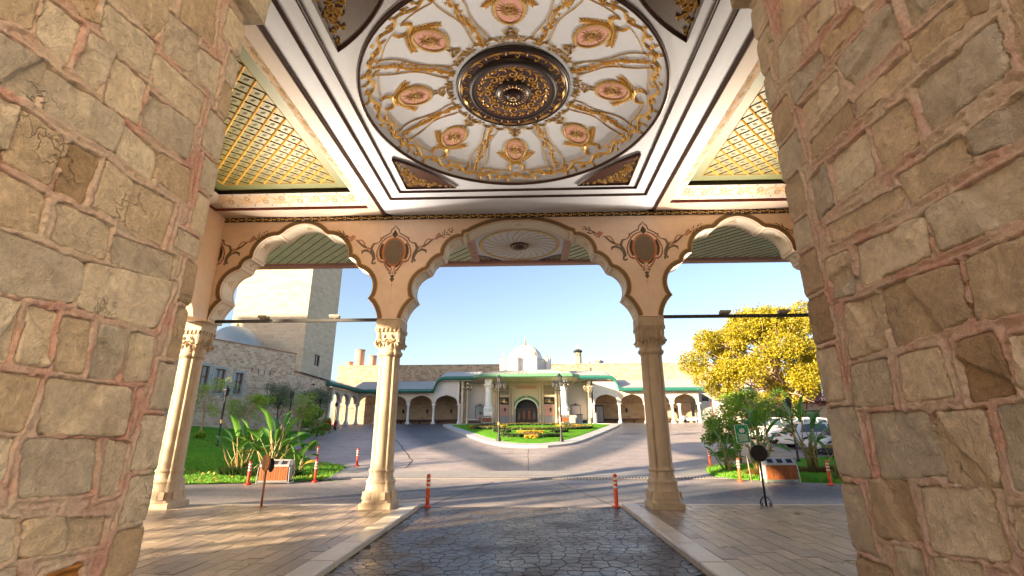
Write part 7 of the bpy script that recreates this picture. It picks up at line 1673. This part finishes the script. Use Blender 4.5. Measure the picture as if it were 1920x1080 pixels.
def tree(name, loc, label, mat, bark, clumps, nleaf, lsize, trunk, seed, group=None, cat='tree', aspect=0.55, boughs=True):
    """clumps: list of (x,y,z,r) relative to loc; trunk: list of (x,y,z,r)"""
    rg = np.random.default_rng(seed); e = empty(name, loc, 0, label, cat, group)
    mb = MB(); tp = [np.array(t[:3]) for t in trunk]; mb.tube(tp, [t[3] for t in trunk], 9)
    top = tp[-1]
    for c in clumps:
        base = tp[min(len(tp) - 1, max(1, int(len(tp) * rg.uniform(0.45, 1.0))))]; limb(mb, base, np.array(c[:3]) * [0.9, 0.9, 1.0], trunk[-1][3] * 0.8, 0.015, rg)
        if boughs and c[3] > 0.5:
            for _ in range(3): limb(mb, np.array(c[:3]) * 0.6 + base * 0.4, np.array(c[:3]) + rg.normal(0, c[3] * 0.6, 3), trunk[-1][3] * 0.3, 0.01, rg, 5)
    mb.build('trunk', bark, e, smooth=True)
    P = crown_points(rg, [c[:3] for c in clumps], [c[3] for c in clumps], nleaf, seed=seed); link('crown', leaf_mesh('crown', P, lsize, rg, aspect), mat, e); return e
# ---- the big yellow tree on the right
rg = np.random.default_rng(5); cl = []
for i in range(46):
    a = rg.uniform(0, 2 * PI); z = rg.uniform(-0.95, 1.0); rr = math.sqrt(max(0.0, 1 - z * z)) * rg.uniform(0.45, 0.95); cl.append((5.6 * rr * math.cos(a), 4.4 * rr * math.sin(a), 6.0 + 3.0 * z, rg.uniform(0.8, 1.45)))
cl += [(-6.0, 0.2, 5.6, 1.1), (-5.6, -0.8, 4.3, 0.9), (-4.9, 0, 7.3, 1.0), (1.5, 0, 9.0, 1.0), (2.6, -0.5, 9.5, 0.9), (-3.4, -1.0, 3.0, 1.0), (-2.0, -1.2, 2.5, 0.9), (-4.6, -0.5, 3.6, 0.9), (0.2, -1.0, 2.9, 0.8)]
tree('plane_tree', (19.0, 37.0, g(37.0) + 0.0), 'big tree with golden yellow foliage and a pale leaning trunk, right', 'leaf_yellow', 'bark_pale', cl, 125000, 0.16, [(1.2, -0.6, -0.2, 0.34), (1.0, -0.5, 1.2, 0.27), (0.7, -0.3, 2.6, 0.23), (0.4, 0, 4.2, 0.19), (0.1, 0, 6.0, 0.13)], 51)
# ---- left bank: small trees and shrubs
def rnd_clumps(rg, n, rx, ry, z0, z1, r0, r1): return [(rg.uniform(-rx, rx), rg.uniform(-ry, ry), rg.uniform(z0, z1), rg.uniform(r0, r1)) for _ in range(n)]
def small_tree(x, y, h, w, mat, bark, label, seed, nl=5200, ls=0.09, nclump=26, name='garden_tree', stems=2, low=0.4, cat='tree'):
    rg = np.random.default_rng(seed); cl = rnd_clumps(rg, nclump, w * 0.42, w * 0.3, h * low, h * 0.92, h * 0.07, h * 0.16); tr_ = [(0, 0, -0.1, 0.02 * h), (rg.normal(0, 0.05), 0, h * 0.25, 0.017 * h), (rg.normal(0, 0.1), 0, h * 0.5, 0.012 * h), (rg.normal(0, 0.12), 0, h * 0.75, 0.006 * h)]
    return tree(name, (x, y, lz(x, y) if x < 0 else g(y)), label, mat, bark, cl, nl, ls, tr_, seed, cat=cat)
small_tree(-18.0, 27.0, 3.2, 2.6, 'leaf_lime', 'bark_pale', 'thin airy young tree with sparse leaves beside the near stone column', 61, 2600)
small_tree(-16.9, 29.5, 3.0, 2.8, 'leaf_lime', 'bark_pale', 'bushy bright green young tree in front of the blue framed windows', 62, 4200)
small_tree(-18.6, 36.5, 3.9, 2.6, 'leaf_olive', 'bark_dark', 'grey green olive tree with a dark trunk before the stone building', 63, 9000, 0.085, 30, 'olive_tree', low=0.55)
small_tree(-18.1, 41.5, 3.9, 2.8, 'leaf_olive', 'bark_dark', 'grey green olive tree near the lower stone wing', 64, 9000, 0.085, 30, 'olive_tree', low=0.55)
small_tree(-15.9, 34.5, 3.6, 2.2, 'leaf_lime', 'bark_pale', 'lime green shrub tree behind the second garden lamp', 65, 3500)
small_tree(-19.3, 43.5, 2.3, 2.0, 'leaf_lime', 'bark_pale', 'lime green bush beside the arcade wing', 66, 5200, 0.12, low=0.2, name='garden_bush', cat='bush')
small_tree(-19.9, 45.6, 1.8, 1.5, 'leaf_green', 'bark_pale', 'green bush just left of the red hydrant box', 67, 4200, 0.12, low=0.2, name='garden_bush', cat='bush')
small_tree(-16.5, 38.5, 1.9, 2.6, 'leaf_green', 'bark_pale', 'low green bush behind the banana plants', 68, 4200, 0.12, low=0.2, name='garden_bush', cat='bush')
for i, (x, y, s, mt, l) in enumerate(((-16.0, 28.4, 0.45, 'leaf_green', 'rounded green shrub highest on the lawn bank'), (-15.4, 26.6, 0.30, 'leaf_dark', 'dark rounded shrub below the bushy young tree'), (-14.6, 26.2, 0.48, 'leaf_green', 'rounded green shrub right of the near garden lamp'), (-17.0, 25.6, 0.28, 'leaf_lime', 'small yellowish shrub beside the near stone column'), (-13.6, 28.2, 0.34, 'leaf_green', 'rounded shrub just left of the banana leaves'), (-12.6, 29.6, 0.40, 'leaf_lime', 'lime shrub behind the banana leaves'))):
    e = empty('lawn_shrub', (x, y, lz(x, y)), 0, l, 'shrub', 'rounded shrubs on the lawn'); rg = np.random.default_rng(80 + i)
    P = crown_points(rg, [(rg.uniform(-s, s) * 0.6, rg.uniform(-s, s) * 0.6, s * rg.uniform(0.5, 1.0)) for _ in range(7)], [s * 0.6] * 7, 1100, seed=i); link('foliage', leaf_mesh('foliage', P, 0.09, rg), mt, e)
    mb = MB(); mb.tube([(0, 0, -0.05), (0.02, 0, s * 0.8)], [0.03, 0.01], 6); mb.build('stem', 'bark_dark', e)
# ---- banana plants: every leaf its own piece
def banana_leaf(L, w, droop, seed):
    rg = np.random.default_rng(seed); n = 14; V = []; Fq = []
    for i in range(n + 1):
        k = i / n; x = L * k * (1 - 0.18 * droop * k); z = L * (0.30 * k - droop * 0.75 * k * k); ww = w * (math.sin(PI * min(1, k * 0.93 + 0.06)) ** 0.6) * (1 + rg.uniform(-0.08, 0.08)) / 2
        V += [(x, -ww, z + ww * 0.32), (x, -ww * 0.5, z + ww * 0.18), (x, 0, z), (x, ww * 0.5, z + ww * 0.18), (x, ww, z + ww * 0.32)]
    for i in range(n):
        for j in range(4):
            if (j in (0, 3)) and rg.random() < 0.10: continue
            a = i * 5 + j; Fq.append((a, a + 1, a + 6, a + 5))
    return mesh_np('leaf', np.array(V), np.array(Fq), True)
BL = [banana_leaf(0.85, 0.27, 0.25, 1), banana_leaf(1.0, 0.28, 0.5, 2), banana_leaf(0.75, 0.25, 0.1, 3), banana_leaf(0.9, 0.27, 0.85, 4), banana_leaf(0.65, 0.22, 0.4, 5)]
BLM = {}
for mt in ('leaf_banana', 'leaf_dry'):
    for i, me in enumerate(BL): m2 = me.copy(); m2.materials.append(MATS[mt]); BLM[mt, i] = m2
def banana(x, y, zb, label, n, hmax, spread, seed, dry=1, scale=1.0):
    rg = np.random.default_rng(seed); e = empty('banana_plant', (x, y, zb), 0, label, 'banana plant', 'banana plants by the litter bins')
    for i in range(n):
        k = (i + 0.5) / n; a = i * 2.4 + rg.uniform(-0.3, 0.3); bx, by = rg.normal(0, spread * 0.35, 2); h = hmax * (0.25 + 0.45 * k + rg.uniform(-0.04, 0.06)); tilt = (1 - k) * 0.55 + 0.12; ex, ey = bx + math.cos(a) * h * tilt, by + math.sin(a) * h * tilt
        mt = 'leaf_dry' if i < dry else 'leaf_banana'
        o = link('leaf', BLM[mt, int(rg.integers(0, 5))], None, e); s = scale * rg.uniform(0.8, 1.2); o.scale = (s, s, s); o.location = (ex, ey, h)
        pitch = -(0.15 + 0.95 * k * rg.uniform(0.8, 1.1)); o.rotation_euler = (rg.uniform(-0.5, 0.5), pitch, a)
        mb = MB(); mb.tube([(bx * 0.5, by * 0.5, -0.05), (bx + 0.25 * (ex - bx), by + 0.25 * (ey - by), h * 0.45), (ex, ey, h + 0.01)], [0.045 * scale, 0.03 * scale, 0.014 * scale], 6); mb.build('stalk', 'stem_green' if i % 3 else 'stem_tan', e, smooth=True)
banana(-11.7, 20.6, lz(-11.7, 20.6), 'banana plant with broad low leaves on the left lawn', 16, 1.9, 0.7, 3); banana(-10.3, 20.3, lz(-10.3, 20.3), 'tallest banana plant right behind the left litter bin', 22, 2.9, 0.55, 4, 2)
banana(-9.2, 20.6, lz(-9.2, 20.6), 'low banana clump at the right end of the left bed', 10, 1.2, 0.5, 9, 1, 0.8)
banana(9.6, 20.8, g(20.8) + 0.1, 'banana plant right behind the right litter bin', 20, 2.7, 0.65, 5, 2); banana(11.9, 21.2, g(21.2) + 0.1, 'banana plant with upright leaves before the white cars', 16, 3.2, 0.45, 6, 1); banana(11.3, 18.7, g(18.7) + 0.08, 'small drooping yellowish banana plant by the leaning post', 6, 1.7, 0.25, 7, 3, 0.8)
banana(8.6, 21.4, g(21.4) + 0.1, 'low banana clump at the left end of the right bed', 10, 1.5, 0.5, 8, 1, 0.85)
# ---- low dark ground cover round the banana plants
def tufts(name, label, pts, h, n, mat, seed):
    rg = np.random.default_rng(seed); V = []
    for x, y, z, r in pts:
        for _ in range(n):
            a = rg.uniform(0, 2 * PI); q = r * math.sqrt(rg.random()); px, py = x + q * math.cos(a), y + q * math.sin(a) * 0.6; b = rg.uniform(0, 2 * PI); l = h * rg.uniform(0.5, 1.2); lx, ly = math.cos(b) * l * 0.6, math.sin(b) * l * 0.6; w = 0.02
            V += [(px - w * math.sin(b), py + w * math.cos(b), z), (px + w * math.sin(b), py - w * math.cos(b), z), (px + lx, py + ly, z + l * 0.8)]
    o = link(name, mesh_np(name, V, np.arange(len(V)).reshape(-1, 3)), mat); return tag(o, label, 'ground cover', None, 'stuff')
tufts('ground_cover', 'dark grassy ground cover under the left banana plants', [(-11.6, 20.0, lz(-11.6, 20.0), 0.6), (-10.5, 19.9, lz(-10.5, 19.9), 0.7), (-9.6, 20.0, lz(-9.6, 20), 0.7)], 0.34, 1300, 'leaf_dark', 1)
tufts('ground_cover', 'brown grassy ground cover under the right banana plants', [(11.6, 20.6, g(20.6) + 0.08, 0.9), (9.6, 20.2, g(20.2) + 0.08, 0.9), (12.8, 20.9, g(20.9) + 0.08, 0.7)], 0.30, 1100, 'flower_rust', 2)
# ---- right: bushes, bougainvillea
small_tree(10.3, 24.3, 3.0, 2.6, 'leaf_lime', 'bark_pale', 'bright lime bush tree behind the right banana plants', 71, 9000, 0.09, 34, low=0.45); small_tree(9.3, 23.7, 2.2, 1.7, 'leaf_green', 'bark_pale', 'green bush between the green sign and the banana plants', 72, 7000, 0.085, 32, 'garden_bush', low=0.15, cat='bush'); small_tree(13.2, 27.6, 3.5, 4.0, 'leaf_green', 'bark_pale', 'green bush tree below the yellow crown', 73, 11000, 0.10, 34, low=0.55)
e = empty('bougainvillea', (24.2, 41.6, 4.4), 0, 'purple bougainvillea spilling over the low cream building', 'bougainvillea'); rg = np.random.default_rng(9)
P = crown_points(rg, [(rg.uniform(-4.0, 5), rg.uniform(-0.6, 1.2), rg.uniform(0.0, 1.5)) for _ in range(18)], [0.8] * 18, 9000, seed=4); link('blossom', leaf_mesh('blossom', P, 0.16, rg, 0.7), 'bougainvillea', e)
mb = MB(); 
for k in range(4): limb(mb, (-3 + 2 * k, 0.3, -3.6), (-2.5 + 2 * k, 0.1, 0.6), 0.07, 0.03, rg)
mb.build('stems', 'bark_dark', e)
# far trees over the old wall and left of the gate
small_tree(-14.0, 71.0, 8.6, 2.2, 'leaf_lime', 'bark_dark', 'green treetop just showing over the old wall left of the portal', 74, 3000, 0.2, 10, low=0.8)
# ---- unseen tree row added left of the porch: slits of sun fall between them
for i, (x, y, h, r) in enumerate(((-20.0, -6.6, 11, 1.5), (-19.0, -9.4, 12, 1.6), (-20.6, -12.4, 11, 1.6), (-19.5, -15.4, 12, 1.7), (-20.5, -18.6, 12, 1.7), (-19.8, -22.0, 12, 1.8), (-21.5, -2.7, 9.5, 0.6), (-21.2, 1.25, 14, 1.75), (-20.6, -4.7, 12, 1.0), (-21.8, -1.75, 8.2, 0.35), (-21.0, -3.7, 8.6, 0.35))):
    rg = np.random.default_rng(200 + i); cl = [(0, 0, h * k, r * (1.05 - 0.85 * k)) for k in np.linspace(0.06, 0.96, 12)]
    tree('shade_cypress', (x, y, 0), 'unseen dark tree added to shade the porch, ' + ('first', 'second', 'third', 'fourth', 'fifth', 'sixth', 'thin middle', 'thin farthest', 'thin nearest', 'thinnest middle', 'thinnest nearest')[i] + ' of the row', 'leaf_dark', 'bark_dark', cl, 5200, 0.26, [(0, 0, -0.1, 0.16), (0, 0, h * 0.5, 0.1), (0, 0, h * 0.95, 0.03)], 200 + i, 'unseen tree row shading the porch', boughs=False)
# ---- flower beds on the roundabout: low clipped rows
def hedge_pts(rg, path, w, h, dens):
    P = []
    for (x0, y0), (x1, y1) in zip(path[:-1], path[1:]):
        L = math.hypot(x1 - x0, y1 - y0); n = max(1, int(L * dens)); t = rg.random(n); nx, ny = -(y1 - y0) / L, (x1 - x0) / L; o = rg.uniform(-w / 2, w / 2, n); X = x0 + (x1 - x0) * t + nx * o; Y = y0 + (y1 - y0) * t + ny * o
        P.append(np.stack([X, Y, gz(Y) + 0.21 + 0.7 * h * rg.random(n) ** 0.5], -1))
    return np.concatenate(P)
def bed(name, label, path, w, h, dens, mat, size=0.14, group=None, cat='flower bed', seed=1):
    rg = np.random.default_rng(seed); c = (sum(p[0] for p in path) / len(path), sum(p[1] for p in path) / len(path)); P = hedge_pts(rg, path, w, h, dens); o = link(name, leaf_mesh(name, P, size, rg, 0.8, up=0.6), mat); return tag(o, label, cat, group)
EL = lambda cx, cy, rx, ry, a0=0, a1=2 * PI, n=48: [(cx + rx * math.cos(a0 + (a1 - a0) * i / n), cy + ry * math.sin(a0 + (a1 - a0) * i / n)) for i in range(n + 1)]
def eye(k): return arc((-5.2 * k + 0.45 * (1 - k), 47.6), (6.1 * k + 0.45 * (1 - k), 47.2), -6.0 * k, 30) + arc((6.1 * k + 0.45 * (1 - k), 47.2), (-5.2 * k + 0.45 * (1 - k), 47.6), -8.2 * k, 30)[1:]
bed('flower_ring', 'oval ring of yellow flowers round the centre of the roundabout', EL(0.5, 47.8, 3.0, 4.3), 0.45, 0.18, 330, 'flower_yellow', 0.15, seed=1)
for k, s in ((0.97, 2), (0.88, 3), (0.79, 4), (0.71, 7)): bed('flower_border', ('outermost', 'second', 'third', 'innermost')[s - 2 if s < 5 else 3] + ' low border of rusty and green bedding plants on the roundabout', eye(k), 0.72, 0.24, 330, 'flower_rust' if s in (3, 4) else 'leaf_dark', 0.15, 'eye shaped bedding borders', seed=s)
bed('flower_tip', 'yellow flowers at the left tip of the eye shaped bed', [(-5.3, 47.6), (-3.9, 46.2)], 0.7, 0.26, 500, 'flower_yellow', seed=5); bed('flower_tip', 'yellow flowers at the right tip of the eye shaped bed', [(6.2, 47.2), (4.6, 48.6)], 0.7, 0.26, 500, 'flower_yellow', seed=6)
for i, (a, b, l) in enumerate((((-2.55, 41.7), (-1.35, 40.7), 'clipped green hedge bar, upper left front of the roundabout'), ((-1.75, 37.4), (-0.25, 36.4), 'clipped green hedge bar, lower left front of the roundabout'), ((2.2, 40.6), (3.4, 41.5), 'clipped green hedge bar, upper right front of the roundabout'), ((1.1, 36.4), (2.5, 37.2), 'clipped green hedge bar, lower right front of the roundabout'))):
    bed('hedge_bar', l, [a, b], 0.55, 0.30, 900, 'leaf_dark', 0.12, 'clipped hedge bars', 'hedge', 20 + i)
bed('flower_cross', 'yellow flower crossbar at the front of the roundabout', [(-0.7, 40.2), (1.55, 40.2)], 0.7, 0.26, 700, 'flower_yellow', seed=30); bed('rust_bed', 'rusty bedding block under the yellow crossbar', [(0.42, 40.0), (0.42, 36.6)], 1.1, 0.22, 700, 'flower_rust', seed=31); bed('yellow_bed', 'yellow flower strip nearest the front kerb of the roundabout', [(-0.05, 35.6), (0.85, 35.6)], 0.6, 0.26, 900, 'flower_yellow', seed=32)
# fallen leaves on the lawn edge
rg = np.random.default_rng(77); P = np.array([(x, y, lz(x, y) + 0.03) for x, y in zip(rg.uniform(-14.5, -7.6, 130), rg.uniform(18.4, 20.2, 130)) if y > front_y(x)]); o = link('fallen_leaves', leaf_mesh('fallen_leaves', P, 0.13, rg, 0.7), 'leaf_dry'); tag(o, 'dry brown leaves scattered on the front of the lawn', 'leaves', None, 'stuff')
# fine ornament that cannot be picked apart piece by piece
for o in list(bpy.data.objects):
    if o.type == 'MESH' and o.parent is not None and o.name.split('.')[0] in ('gilt_scrolls', 'grey_scrolls', 'rust_scrolls', 'dark_fringe', 'sprays', 'blossoms', 'scrollwork', 'motif', 'lining', 'gilt_bar', 'cove_scrolls', 'cove_leaves', 'beaded_rim', 'flower', 'acanthus_border', 'loop_chain', 'leaf_rope', 'carving', 'rib_scrolls', 'rosette_leaves', 'whirl_ribs', 'print', 'lettering', 'relief', 'monogram', 'seams', 'ribs'):
        o['kind'] = 'stuff'
